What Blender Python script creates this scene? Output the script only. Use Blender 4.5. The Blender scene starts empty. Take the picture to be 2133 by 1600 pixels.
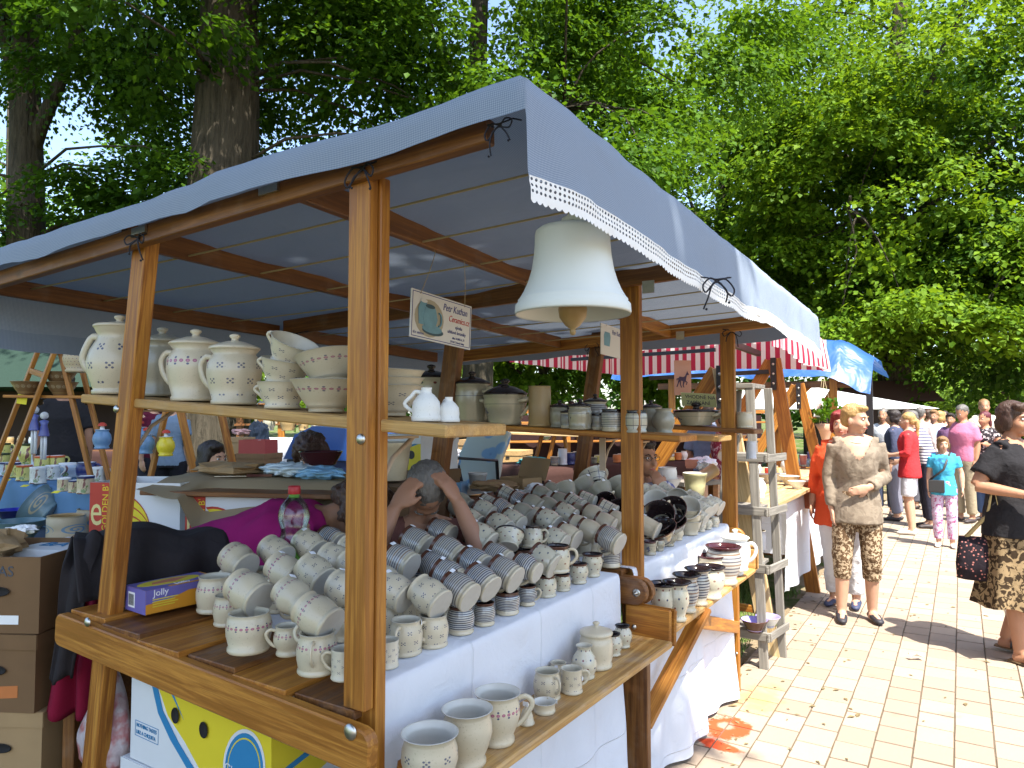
import bpy, bmesh, math, random
import numpy as np
from mathutils import Vector, Matrix, Quaternion, noise as mnoise
random.seed(7); RNG = np.random.default_rng(7)
R = math.radians
SC = bpy.context.scene
COL = SC.collection
# ---------------------------------------------------------------- camera
F, CX, HY, CAMH = 1480.0, 1066.5, 865.0, 1.62      # focal length and horizon in photograph pixels, eye height
PITCH = math.atan((HY - 800) / F); YAW = math.atan(934 / F)
cd = bpy.data.cameras.new('camera'); cam = bpy.data.objects.new('camera', cd); COL.objects.link(cam)
cd.sensor_width = 36; cd.lens = F / 2133 * 36; cd.clip_start = 0.05; cd.clip_end = 2000
cam.location = (0, 0, CAMH); cam.rotation_euler = (math.pi / 2 + PITCH, 0, YAW); SC.camera = cam
# ---------------------------------------------------------------- sky, sun, exposure
SUN = Vector((.398, -.284, .872)).normalized()
w = bpy.data.worlds.new('World'); SC.world = w; w.use_nodes = True
nt = w.node_tree; sky = nt.nodes.new('ShaderNodeTexSky'); sky.sky_type = 'NISHITA'; sky.sun_disc = False
sky.sun_elevation = math.asin(SUN.z); sky.sun_rotation = math.atan2(SUN.x, SUN.y); sky.air_density = 1.0; sky.dust_density = 1.5; sky.ozone_density = 1.0
nt.links.new(sky.outputs[0], nt.nodes['Background'].inputs[0]); nt.nodes['Background'].inputs[1].default_value = 0.15
sd = bpy.data.lights.new('sun', 'SUN'); sun = bpy.data.objects.new('sun', sd); COL.objects.link(sun)
sd.energy = 4.4; sd.angle = R(0.53); sd.color = (1, .95, .86)
sun.rotation_euler = SUN.to_track_quat('Z', 'Y').to_euler()
VS = SC.view_settings; VS.view_transform = 'Standard'; VS.look = 'None'; VS.gamma = 1; VS.use_curve_mapping = False
VS.exposure = 1.6
SC.cycles.max_bounces = 8; SC.cycles.transparent_max_bounces = 8; SC.cycles.diffuse_bounces = 4
SC.cycles.glossy_bounces = 3; SC.cycles.transmission_bounces = 6; SC.cycles.sample_clamp_indirect = 6
# ---------------------------------------------------------------- measuring: pixel + one known coordinate -> point of the place
_fw = Vector((-math.sin(YAW), math.cos(YAW), 0)); _rt = Vector((math.cos(YAW), math.sin(YAW), 0)); _up = Vector((0, 0, 1))
_cf = _fw * math.cos(PITCH) + _up * math.sin(PITCH); _cu = -_fw * math.sin(PITCH) + _up * math.cos(PITCH)
CAM = Vector((0, 0, CAMH))
def ray(x, y): return _cf + _rt * ((x - CX) / F) + _cu * ((800 - y) / F)
def aX(x, y, X): d = ray(x, y); return CAM + d * (X / d.x)
def aY(x, y, Y): d = ray(x, y); return CAM + d * (Y / d.y)
def aZ(x, y, Z): d = ray(x, y); return CAM + d * ((Z - CAMH) / d.z)
def aD(x, y, D): return CAM + ray(x, y) * D
# ---------------------------------------------------------------- node helpers
class NT:
    def __init__(s, m): s.t = m.node_tree; s.n = s.t.nodes; s.l = s.t.links
    def new(s, typ, **kw):
        n = s.n.new(typ)
        for k, v in kw.items():
            if k.startswith('_'): n.inputs[k[1:].replace('_', ' ')].default_value = v
            else: setattr(n, k, v)
        return n
    def put(s, sock, v):
        if isinstance(v, bpy.types.NodeSocket): s.l.new(v, sock)
        elif isinstance(v, tuple) and len(v) == 3 and sock.type == 'RGBA': sock.default_value = (*v, 1)
        else: sock.default_value = v
    def m(s, op, a, b=0.0, c=None, clamp=False):
        n = s.n.new('ShaderNodeMath'); n.operation = op; n.use_clamp = clamp
        s.put(n.inputs[0], a); s.put(n.inputs[1], b)
        if c is not None: s.put(n.inputs[2], c)
        return n.outputs[0]
    def mix(s, f, a, b, mode='MIX'):
        n = s.n.new('ShaderNodeMix'); n.data_type = 'RGBA'; n.blend_type = mode
        s.put(n.inputs[0], f); s.put(n.inputs[6], a); s.put(n.inputs[7], b); return n.outputs[2]
    def noise(s, vec, scale, detail=3, rough=.5, dist=0.0):
        n = s.n.new('ShaderNodeTexNoise'); n.inputs['Scale'].default_value = scale; n.inputs['Detail'].default_value = detail
        n.inputs['Roughness'].default_value = rough; n.inputs['Distortion'].default_value = dist
        if vec is not None: s.l.new(vec, n.inputs['Vector'])
        return n.outputs[0]
    def mapping(s, vec, scale=(1, 1, 1), loc=(0, 0, 0), rot=(0, 0, 0)):
        n = s.n.new('ShaderNodeMapping'); s.l.new(vec, n.inputs[0]); n.inputs['Scale'].default_value = scale
        n.inputs['Location'].default_value = loc; n.inputs['Rotation'].default_value = rot; return n.outputs[0]
    def ramp(s, f, stops):
        n = s.n.new('ShaderNodeValToRGB'); s.put(n.inputs[0], f); e = n.color_ramp.elements
        while len(e) < len(stops): e.new(.5)
        for i, (p, c) in enumerate(stops): e[i].position = p; e[i].color = (*c, 1) if len(c) == 3 else c
        return n.outputs[0]
    def step(s, f, lo, hi):
        n = s.n.new('ShaderNodeMapRange'); n.interpolation_type = 'SMOOTHSTEP'
        s.put(n.inputs[0], f); n.inputs[1].default_value = lo; n.inputs[2].default_value = hi; return n.outputs[0]
    def co(s, k='Object'): return s.n.new('ShaderNodeTexCoord').outputs[k]
    def uv(s):
        x = s.n.new('ShaderNodeSeparateXYZ'); s.l.new(s.co('UV'), x.inputs[0]); return x.outputs[0], x.outputs[1]
    def xyz(s, v):
        x = s.n.new('ShaderNodeSeparateXYZ'); s.l.new(v, x.inputs[0]); return x.outputs
    def rnd(s): return s.n.new('ShaderNodeObjectInfo').outputs['Random']
    def bump(s, h, strength=.3, dist=.01):
        n = s.n.new('ShaderNodeBump'); n.inputs['Strength'].default_value = strength; n.inputs['Distance'].default_value = dist
        s.l.new(h, n.inputs['Height']); return n.outputs[0]
MATS = {}
def newmat(name, col=(.5, .5, .5), rough=.6, metal=0.0, spec=.5, **kw):
    m = bpy.data.materials.new(name); m.use_nodes = True; k = NT(m); b = m.node_tree.nodes['Principled BSDF']
    b.inputs['Base Color'].default_value = (*col, 1); b.inputs['Roughness'].default_value = rough; b.inputs['Metallic'].default_value = metal
    b.inputs['Specular IOR Level'].default_value = spec
    for a, v in kw.items(): b.inputs[a.replace('_', ' ')].default_value = v
    MATS[name] = m; return m, k, b
def plain(name, col, rough=.6, var=.12, scale=12, bump=0.0, **kw):
    """one colour with a little noise, so nothing is quite uniform"""
    if name in MATS: return MATS[name]
    m, k, b = newmat(name, col, rough, **kw)
    n = k.noise(k.co(), scale, 4, .6)
    d = tuple(c * (1 - var) for c in col); e = tuple(min(1, c * (1 + var)) for c in col)
    k.l.new(k.mix(n, d, e), b.inputs['Base Color'])
    if bump: k.l.new(k.bump(k.noise(k.co(), scale * 4, 3), bump, .004), b.inputs['Normal'])
    return m
# ---------------------------------------------------------------- mesh collecting
class MB:
    def __init__(s): s.v = []; s.f = []; s.mi = []; s.uv = []; s.sm = []
    def add(s, vs, fs, mi=0, sm=False, uvs=None):
        o = len(s.v); s.v.extend([tuple(p) for p in vs])
        for i, f in enumerate(fs):
            s.f.append([a + o for a in f]); s.mi.append(mi); s.sm.append(sm); s.uv.append(uvs[i] if uvs else None)
        return s
    def box(s, c, d, M=None, mi=0):
        c = Vector(c); x, y, z = [a / 2 for a in d]
        vs = [c + Vector((a * x, b * y, e * z)) for a in (-1, 1) for b in (-1, 1) for e in (-1, 1)]
        if M is not None: vs = [M @ p for p in vs]
        return s.add(vs, [(0, 1, 3, 2), (4, 6, 7, 5), (0, 4, 5, 1), (2, 3, 7, 6), (0, 2, 6, 4), (1, 5, 7, 3)], mi)
    def rings(s, rr, mi=0, sm=True, cap=(True, True), closed=True, uvv=None):
        """loft a list of rings (same count)"""
        n = len(rr[0]); vs = [p for r in rr for p in r]; fs = []; uvs = []
        m = n if closed else n - 1
        for i in range(len(rr) - 1):
            for j in range(m):
                fs.append((i * n + j, i * n + (j + 1) % n, (i + 1) * n + (j + 1) % n, (i + 1) * n + j))
                if uvv: uvs.append([(j / n, uvv[i]), ((j + 1) / n, uvv[i]), ((j + 1) / n, uvv[i + 1]), (j / n, uvv[i + 1])])
        s.add(vs, fs, mi, sm, uvs or None)
        o = len(s.v) - len(vs)
        if cap[0]: s.f.append([o + j for j in range(n)][::-1]); s.mi.append(mi); s.sm.append(False); s.uv.append(None)
        if cap[1]: s.f.append([o + (len(rr) - 1) * n + j for j in range(n)]); s.mi.append(mi); s.sm.append(False); s.uv.append(None)
        return s
    def lathe(s, prof, seg=24, mi=0, M=None, cap=(False, False), squash=1.0):
        h0 = min(p[1] for p in prof); h1 = max(p[1] for p in prof); H = max(h1 - h0, 1e-6); rr = []
        for r, z in prof:
            ring = [Vector((r * math.cos(2 * math.pi * j / seg), r * squash * math.sin(2 * math.pi * j / seg), z)) for j in range(seg)]
            rr.append([M @ p for p in ring] if M is not None else ring)
        return s.rings(rr, mi, True, cap, True, [(z - h0) / H for r, z in prof])
    def tube(s, pts, rad, seg=8, mi=0, cap=True, flat=None, up=None):
        pts = [Vector(p) for p in pts]; n = len(pts)
        rad = [rad] * n if not isinstance(rad, (list, tuple)) else rad
        rr = []; prev = None
        for i, p in enumerate(pts):
            t = (pts[min(i + 1, n - 1)] - pts[max(i - 1, 0)]).normalized()
            if prev is None:
                a = Vector(up) if up is not None else (Vector((0, 0, 1)) if abs(t.z) < .9 else Vector((0, 1, 0)))
                x = t.cross(a).normalized()
            else: x = (prev - t * prev.dot(t)).normalized()
            prev = x; y = t.cross(x)
            r = rad[i]; ra, rb = r if isinstance(r, (tuple, list)) else (r, r * (flat or 1))
            rr.append([p + x * (ra * math.cos(2 * math.pi * j / seg)) + y * (rb * math.sin(2 * math.pi * j / seg)) for j in range(seg)])
        return s.rings(rr, mi, True, (cap, cap))
    def ball(s, c, r, seg=12, rows=8, mi=0, M=None):
        c = Vector(c); r = Vector(r) if isinstance(r, (tuple, list, Vector)) else Vector((r, r, r)); rr = []
        for i in range(rows + 1):
            a = math.pi * (i + .02) / (rows + .04) - math.pi / 2
            ring = [Vector((r.x * math.cos(a) * math.cos(2 * math.pi * j / seg), r.y * math.cos(a) * math.sin(2 * math.pi * j / seg), r.z * math.sin(a))) for j in range(seg)]
            rr.append([(M @ p if M is not None else p) + c for p in ring])
        return s.rings(rr, mi, True)
    def grid(s, fn, nu, nv, mi=0, sm=True, uvs=True):
        vs = [fn(i / nu, j / nv) for i in range(nu + 1) for j in range(nv + 1)]; fs = []; uu = []
        for i in range(nu):
            for j in range(nv):
                a = i * (nv + 1) + j; fs.append((a, a + nv + 1, a + nv + 2, a + 1))
                uu.append([(i / nu, j / nv), ((i + 1) / nu, j / nv), ((i + 1) / nu, (j + 1) / nv), (i / nu, (j + 1) / nv)])
        return s.add(vs, fs, mi, sm, uu if uvs else None)
    def prism(s, poly, h, mi=0, M=None):
        """extrude a 2D outline (x,y) by h along z"""
        n = len(poly); vs = [Vector((x, y, 0)) for x, y in poly] + [Vector((x, y, h)) for x, y in poly]
        if M is not None: vs = [M @ p for p in vs]
        return s.add(vs, [list(range(n))[::-1], list(range(n, 2 * n))] + [(i, (i + 1) % n, n + (i + 1) % n, n + i) for i in range(n)], mi)
    def mesh(s, name, mats):
        me = bpy.data.meshes.new(name); me.from_pydata(s.v, [], s.f)
        for m in (mats if isinstance(mats, (list, tuple)) else [mats]): me.materials.append(m)
        me.polygons.foreach_set('material_index', s.mi); me.polygons.foreach_set('use_smooth', s.sm)
        if any(u is not None for u in s.uv):
            l = me.uv_layers.new(name='UVMap').data; k = 0
            for f, u in zip(s.f, s.uv):
                for i in range(len(f)):
                    if u is not None: l[k].uv = u[i]
                    k += 1
        me.update(); return me
# ---------------------------------------------------------------- objects, things, parts
WM = {}
def link(o, M, parent=None):
    COL.objects.link(o); WM[o] = M.copy()
    if parent is not None:
        o.parent = parent; o.matrix_local = WM[parent].inverted() @ M
    else: o.matrix_local = M
    return o
def T(p): return Matrix.Translation(Vector(p))
def frame(p, rz=0, rx=0, ry=0, s=1): return T(p) @ Matrix.Rotation(rz, 4, 'Z') @ Matrix.Rotation(ry, 4, 'Y') @ Matrix.Rotation(rx, 4, 'X') @ Matrix.Scale(s, 4)
def axes(p, x, y):
    """frame at p with local x along x and local y near y"""
    x = Vector(x).normalized(); z = x.cross(Vector(y)).normalized(); y = z.cross(x)
    return Matrix(((x.x, y.x, z.x, p[0]), (x.y, y.y, z.y, p[1]), (x.z, y.z, z.z, p[2]), (0, 0, 0, 1)))
def tag(o, label=None, cat=None, group=None, kind=None):
    if label: o['label'] = label
    if cat: o['category'] = cat
    if group: o['group'] = group
    if kind: o['kind'] = kind
    return o
def thing(name, label, cat, M=None, group=None):
    o = bpy.data.objects.new(name, None); o.empty_display_size = .05
    link(o, M if M is not None else Matrix()); return tag(o, label, cat, group)
def put(name, mb, mats, M=None, parent=None):
    me = mb if isinstance(mb, bpy.types.Mesh) else mb.mesh(name, mats)
    return link(bpy.data.objects.new(name, me), M if M is not None else (WM[parent] if parent is not None else Matrix()), parent)
def world(name, mb, mats, parent):
    """mesh given in world coordinates, re-based onto its parent"""
    inv = WM[parent].inverted(); mb.v = [tuple(inv @ Vector(p)) for p in mb.v]
    return put(name, mb, mats, WM[parent], parent)
def bevel_mesh(me, w=.003, seg=1):
    bm = bmesh.new(); bm.from_mesh(me)
    bmesh.ops.bevel(bm, geom=[e for e in bm.edges if e.calc_face_angle(0) > .5], offset=w, segments=seg, affect='EDGES', profile=.7)
    bm.to_mesh(me); bm.free(); return me
def board(name, p0, p1, w, t, side, mat, parent=None, bev=.003, rnd=(0, 0), ext=(0, 0)):
    """a plank from p0 to p1; w along `side`, t across; rnd: rounded ends"""
    p0, p1 = Vector(p0), Vector(p1); d = (p1 - p0).normalized(); p0 = p0 - d * ext[0]; p1 = p1 + d * ext[1]
    L = (p1 - p0).length; M = axes((p0 + p1) / 2, d, side); b = MB(); h = L / 2; ww = w / 2
    pts = []
    def end(sg, on):
        if on:
            r = ww * .98 * on; e = ww - r
            return [(sg * (h - r + r * math.cos(a)), sg * (r * math.sin(a) + math.copysign(e, a))) for a in [math.pi * (i / 9 - .5) for i in range(10)]]
        return [(sg * h, -sg * ww), (sg * h, sg * ww)]
    pts = end(1, rnd[1]) + end(-1, rnd[0])
    b.prism([(x, y) for x, y in pts], t, 0, T((0, 0, -t / 2)))
    me = b.mesh(name, mat)
    if bev: bevel_mesh(me, bev)
    return put(name, me, None, M, parent)
WORK = bpy.data.scenes.new('workbench')            # a side scene: modifiers and lettering are turned into plain meshes there
def bake(o):
    WORK.collection.objects.link(o); WORK.view_layers[0].update(); dg = WORK.view_layers[0].depsgraph; dg.update()
    me = bpy.data.meshes.new_from_object(o.evaluated_get(dg)); WORK.collection.objects.unlink(o); bpy.data.objects.remove(o); return me
def text(name, body, size, mat, M, parent, extrude=.0006, align='LEFT', sx=1.0, shear=0.0):
    c = bpy.data.curves.new(name, 'FONT'); c.body = body; c.size = size; c.extrude = extrude; c.align_x = align; c.shear = shear; c.resolution_u = 3
    me = bake(bpy.data.objects.new(name, c))
    me.materials.clear(); me.materials.append(mat)
    for v in me.vertices: v.co.x *= sx
    return put(name, me, None, M, parent)
def smooth(pts, n=4):
    P_ = [Vector(p) for p in pts]; S_ = []
    for i in range(len(P_) - 1):
        p0, p1, p2, p3 = P_[max(i - 1, 0)], P_[i], P_[i + 1], P_[min(i + 2, len(P_) - 1)]
        for q in range(n):
            t = q / n; S_.append(.5 * ((2 * p1) + (p2 - p0) * t + (2 * p0 - 5 * p1 + 4 * p2 - p3) * t * t + (3 * p1 - p0 - 3 * p2 + p3) * t ** 3))
    return S_ + [P_[-1]]
ORD = ['first', 'second', 'third', 'fourth', 'fifth', 'sixth', 'seventh', 'eighth', 'ninth', 'tenth', 'eleventh', 'twelfth', 'thirteenth', 'fourteenth', 'fifteenth', 'sixteenth', 'seventeenth', 'eighteenth', 'nineteenth', 'twentieth']
# ================================================================ materials
def wood(name, c0, c1, rough=.5, sc=1.0, knots=True, wear=0.0):
    m, k, b = newmat(name, c1, rough)
    o = k.co(); r = k.rnd()
    off = k.n.new('ShaderNodeVectorMath'); off.operation = 'ADD'; k.l.new(o, off.inputs[0])
    cb = k.n.new('ShaderNodeCombineXYZ'); [k.l.new(k.m('MULTIPLY', r, 7.3 + i * 3.1), cb.inputs[i]) for i in range(3)]
    k.l.new(cb.outputs[0], off.inputs[1]); v = off.outputs[0]
    g = k.noise(k.mapping(v, (1.6 * sc, 34 * sc, 34 * sc)), 1.6, 5, .62, .7)
    fine = k.noise(k.mapping(v, (5, 190, 190)), 1.5, 3, .6)
    big = k.noise(v, 2.3, 2)
    c = k.ramp(g, [(.36, tuple(x * .8 for x in c0)), (.46, c0), (.54, tuple((a + d) / 2 for a, d in zip(c0, c1))), (.64, c1)])
    c = k.mix(k.m('MULTIPLY', k.step(fine, .42, .7), .5), c, tuple(x * .45 for x in c0))
    c = k.mix(k.step(big, .35, .75), c, tuple(x * .72 for x in c1), 'MIX') if False else k.mix(k.m('MULTIPLY', big, .35), c, tuple(x * .7 for x in c0))
    if knots:
        vo = k.n.new('ShaderNodeTexVoronoi'); vo.inputs['Scale'].default_value = 3.1; k.l.new(k.mapping(v, (1.0, 2.0, 2.0)), vo.inputs['Vector'])
        kn = k.step(k.m('ADD', vo.outputs['Distance'], k.m('MULTIPLY', k.m('SUBTRACT', g, .5), .12)), .125, .03); c = k.mix(k.m('MULTIPLY', kn, .85), c, tuple(x * .25 for x in c0))
    if wear: c = k.mix(k.m('MULTIPLY', k.step(k.noise(v, 9, 4, .6), .5, .7), wear), c, (.42, .37, .3))
    c = k.mix(k.m('MULTIPLY', r, .35), c, tuple(x * .75 for x in c1))
    k.l.new(c, b.inputs['Base Color'])
    k.l.new(k.ramp(g, [(.2, (rough - .12,) * 3), (.8, (rough + .15,) * 3)]), b.inputs['Roughness'])
    k.l.new(k.bump(fine, .18, .002), b.inputs['Normal']); return m
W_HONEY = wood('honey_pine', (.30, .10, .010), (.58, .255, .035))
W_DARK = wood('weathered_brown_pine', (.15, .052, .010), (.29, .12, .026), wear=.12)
W_PALE = wood('pale_worn_pine', (.40, .2, .05), (.66, .40, .13), wear=.3)
W_GREY = wood('grey_weathered_wood', (.17, .155, .13), (.34, .315, .27), .8)
W_CHALK = wood('light_pine', (.5, .34, .15), (.72, .55, .30))
METAL = plain('zinc_bolt', (.55, .54, .5), .35, .2, 60, metal=1.0)
BLACKM = plain('black_painted_steel', (.018, .016, .018), .45)
def cloth(name, col, trans=.25, rough=.9, var=.08, check=None, scale=6, wr=.25):
    m, k, b = newmat(name, col, rough, spec=.15)
    n = k.noise(k.co(), scale, 4, .6); c = k.mix(n, tuple(x * (1 - var) for x in col), tuple(min(1, x * (1 + var)) for x in col))
    if check:
        u, v = k.uv(); nu, nv, c2 = check
        a = k.m('GREATER_THAN', k.m('FRACT', k.m('MULTIPLY', u, nu)), .5); d = k.m('GREATER_THAN', k.m('FRACT', k.m('MULTIPLY', v, nv)), .5)
        c = k.mix(k.m('MULTIPLY', k.m('ADD', a, d), .5), c, c2)
    k.l.new(c, b.inputs['Base Color'])
    k.l.new(k.bump(k.noise(k.co(), scale * 2.2, 3, .5, .6), wr, .02), b.inputs['Normal'])
    if trans:
        t = k.n.new('ShaderNodeBsdfTranslucent'); k.l.new(c, t.inputs[0]); x = k.n.new('ShaderNodeMixShader'); x.inputs[0].default_value = trans
        out = k.n['Material Output']; k.l.new(b.outputs[0], x.inputs[1]); k.l.new(t.outputs[0], x.inputs[2]); k.l.new(x.outputs[0], out.inputs[0])
    return m
C_CANOPY = cloth('blue_check_canopy', (.17, .22, .305), .12, check=(1.0, 1.0, (.345, .395, .47)), scale=2.2, wr=.55, var=.15)
C_WHITE = cloth('white_table_linen', (.74, .76, .81), .12, scale=3.5)
_k = NT(C_WHITE); _b = C_WHITE.node_tree.nodes['Principled BSDF']; _x = _k.xyz(_k.co())      # ironed fold lines and weave
_f = [_k.step(_k.m('ABSOLUTE', _k.m('SUBTRACT', _k.m('FRACT', _k.m('DIVIDE', _k.m('ADD', _x[i], .07), d)), .5)), .014, .0) for i, d in ((1, .37), (2, .33))]
_h = _k.m('ADD', _k.m('MULTIPLY', _k.m('MAXIMUM', _f[0], _f[1]), .35), _k.m('ADD', _k.m('MULTIPLY', _k.noise(_k.co(), 7, 4, .55, .8), .9), _k.m('MULTIPLY', _k.noise(_k.co(), 160, 2), .06)))
_k.l.new(_k.bump(_h, .5, .025), _b.inputs['Normal'])
C_LACE = cloth('white_lace', (.82, .82, .8), .2)
CORD = plain('black_cord', (.012, .012, .02), .8)
ROPE = plain('tan_rope', (.42, .34, .19), .85)
PAPER = plain('price_paper', (.82, .83, .86), .7, .04)
INK = plain('dark_print', (.03, .03, .09), .6)
# ---- pottery
CREAM = (.57, .50, .36); CREAM2 = (.60, .55, .43)
def pot_mat(name, kind, base=CREAM, rough=.34, n=(7, 4), coat=.25):
    m, k, b = newmat(name, base, rough); b.inputs['Coat Weight'].default_value = coat; b.inputs['Coat Roughness'].default_value = .12
    u, v = k.uv(); o = k.co()
    sp = k.noise(o, 260, 2); big = k.noise(o, 9, 3)
    c = k.mix(k.step(sp, .62, .74), k.mix(big, tuple(x * .88 for x in base), tuple(x * 1.1 for x in base)), tuple(x * .72 for x in base))
    F_ = lambda x: k.m('FRACT', x)
    def cell(nu, nv, stagger=True):
        V_ = k.m('MULTIPLY', v, nv); row = k.m('FLOOR', V_)
        U_ = k.m('MULTIPLY', u, nu)
        if stagger: U_ = k.m('ADD', U_, k.m('MULTIPLY', k.m('MODULO', row, 2), .5))
        return k.m('SUBTRACT', F_(U_), .5), k.m('SUBTRACT', F_(V_), .5), k.m('FLOOR', U_), row
    def dist(x, y, cx=0.0, cy=0.0):
        a = k.m('SUBTRACT', x, cx); d = k.m('SUBTRACT', y, cy); return k.m('SQRT', k.m('ADD', k.m('MULTIPLY', a, a), k.m('MULTIPLY', d, d)))
    def inside(lo, hi): return k.m('MULTIPLY', k.m('GREATER_THAN', v, lo), k.m('LESS_THAN', v, hi))
    BL = (.035, .045, .12); PI = (.33, .09, .16); BR = (.10, .035, .02)
    if kind == 'cross':
        x, y, _, _ = cell(*n); ax = k.m('ABSOLUTE', x); ay = k.m('ABSOLUTE', y)
        d = k.m('MINIMUM', dist(ax, ay, .12, .12), dist(ax, ay)); mk = k.m('MULTIPLY', k.step(d, .075, .045), inside(.15, .86))
        c = k.mix(mk, c, BL)
    elif kind == 'band':
        nu, v0 = n; x = k.m('SUBTRACT', F_(k.m('MULTIPLY', u, nu)), .5); y = k.m('MULTIPLY', k.m('SUBTRACT', v, v0), nu * .42)
        d = k.m('MINIMUM', k.step(dist(x, y), .38, .28), 1.0); hole = k.step(dist(x, y), .16, .1)
        c = k.mix(d, c, PI); c = k.mix(k.m('MULTIPLY', hole, .6), c, (.5, .25, .3))
        x2 = k.m('SUBTRACT', F_(k.m('ADD', k.m('MULTIPLY', u, nu / 2), .25)), .5); y2 = k.m('SUBTRACT', k.m('ABSOLUTE', y), .62)
        c = k.mix(k.step(dist(k.m('MULTIPLY', x2, 2.0), y2), .26, .16), c, BL)
    elif kind == 'stripe':
        w_ = k.m('ADD', k.m('MULTIPLY', v, n[0]), k.m('MULTIPLY', k.noise(o, 14, 2), .25)); fr = F_(w_)
        mk = k.m('MULTIPLY', k.m('LESS_THAN', fr, .42), inside(.2, .93)); alt = k.m('MODULO', k.m('FLOOR', w_), 3)
        c = k.mix(mk, k.mix(inside(.2, .93), c, (.40, .40, .38)), k.mix(k.m('LESS_THAN', alt, .5), n[1], n[2]))
    elif kind == 'dots':
        x, y, cu, rw = cell(*n); mk = k.m('MULTIPLY', k.step(dist(x, y), .15, .10), inside(.14, .9))
        alt = k.m('MODULO', k.m('ADD', cu, rw), 2); c = k.mix(mk, c, k.mix(k.m('LESS_THAN', alt, .5), (.16, .03, .03), (.03, .05, .11)))
    elif kind == 'grid':
        x, y, _, _ = cell(*n, False); mk = k.m('MAXIMUM', k.m('GREATER_THAN', k.m('ABSOLUTE', x), .465), k.m('GREATER_THAN', k.m('ABSOLUTE', y), .45))
        c = k.mix(k.m('MULTIPLY', mk, inside(.16, .9)), c, (.045, .045, .09))
    elif kind == 'bloom':
        x = k.m('SUBTRACT', F_(k.m('MULTIPLY', u, n[0])), .5); y = k.m('MULTIPLY', k.m('SUBTRACT', v, n[1]), 1.25)
        nz = k.noise(o, 42, 3, .6, 1.0); d = k.m('ADD', dist(k.m('MULTIPLY', x, 1.6), y), k.m('MULTIPLY', k.m('SUBTRACT', nz, .5), .75))
        c = k.mix(k.step(d, .2, .15), c, (.045, .05, .10))
        rg = k.m('MULTIPLY', k.m('GREATER_THAN', v, n[1] + .26), k.m('LESS_THAN', v, n[1] + .275)); c = k.mix(rg, c, (.05, .045, .06))
    elif kind == 'swirl':
        x = k.m('SUBTRACT', F_(k.m('MULTIPLY', u, n[0])), .5); y = k.m('MULTIPLY', k.m('SUBTRACT', v, n[1]), n[2])
        an = k.m('ARCTAN2', y, x); d = dist(x, y); sp_ = F_(k.m('ADD', k.m('MULTIPLY', d, 5.0), k.m('DIVIDE', an, 6.2832)))
        mk = k.m('MULTIPLY', k.m('LESS_THAN', sp_, .42), k.m('LESS_THAN', d, .42)); c = k.mix(mk, c, n[3])
    elif kind == 'leafy':
        nz = k.noise(o, 16, 3, .5, .8); c = k.mix(k.step(nz, .52, .56), c, (.16, .05, .05)); c = k.mix(k.step(k.noise(o, 23, 2), .6, .64), c, (.12, .2, .05))
    r_ = k.rnd(); c = k.mix(k.m('MULTIPLY', r_, .30), c, k.mix(k.m('FRACT', k.m('MULTIPLY', r_, 7.0)), (base[0] * .62, base[1] * .58, base[2] * .5), (base[0] * .72, base[1] * .74, base[2] * .76)))
    k.l.new(c, b.inputs['Base Color']); k.l.new(k.m('ADD', k.m('MULTIPLY', big, .16), rough - .08), b.inputs['Roughness'])
    k.l.new(k.bump(k.m('ADD', k.noise(o, 60, 3), k.m('MULTIPLY', k.noise(k.mapping(o, (1, 1, 22)), 9, 2), .8)), .10, .003), b.inputs['Normal']); return m
G_IN = plain('cream_glaze_inside', (.50, .46, .36), .35, .1, 20)
G_WIN = plain('pale_glaze_inside', (.56, .54, .48), .35, .08, 20)
G_BASE = plain('unglazed_stoneware_base', (.47, .44, .38), .75, .12, 40)
G_BLACK = plain('black_brown_glaze', (.018, .011, .012), .12, .3, 14)
G_PLUM = plain('plum_brown_glaze', (.055, .014, .018), .12, .3, 14)
G_BROWN = plain('brown_rim_glaze', (.075, .028, .016), .25, .3, 30)
G_TAN = plain('tan_stoneware', (.34, .23, .10), .35, .15, 12)
PM = {
 'plain': pot_mat('cream_stoneware', 'none'), 'white': pot_mat('white_bisque', 'none', (.72, .72, .68), .5, coat=0), 'cross': pot_mat('cream_with_dot_clusters', 'cross', CREAM, n=(8, 3.6)),
 'cross2': pot_mat('cream_with_sparse_dot_clusters', 'cross', CREAM2, n=(9, 5)), 'band': pot_mat('cream_with_flower_band', 'band', CREAM, n=(26, .70)),
 'bandlow': pot_mat('cream_with_bold_flower_band', 'band', CREAM, n=(22, .72)),
 'stripe': pot_mat('blue_striped_stoneware', 'stripe', CREAM, .25, (13, (.02, .03, .075), (.045, .03, .03)), .5), 'stripeb': pot_mat('brown_striped_stoneware', 'stripe', CREAM, .25, (11, (.03, .035, .09), (.17, .08, .05)), .5),
 'dots': pot_mat('cream_with_red_dots', 'dots', (.53, .49, .37), .2, (9, 4), .6), 'grid': pot_mat('cream_with_blue_grid', 'grid', (.50, .47, .37), .25, (9, 3), .5),
 'bloom': pot_mat('cream_with_blue_flower', 'bloom', (.36, .325, .235), .22, (2, .42), .6), 'sage': pot_mat('sage_stoneware', 'none', (.33, .31, .235), .3)}
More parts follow.
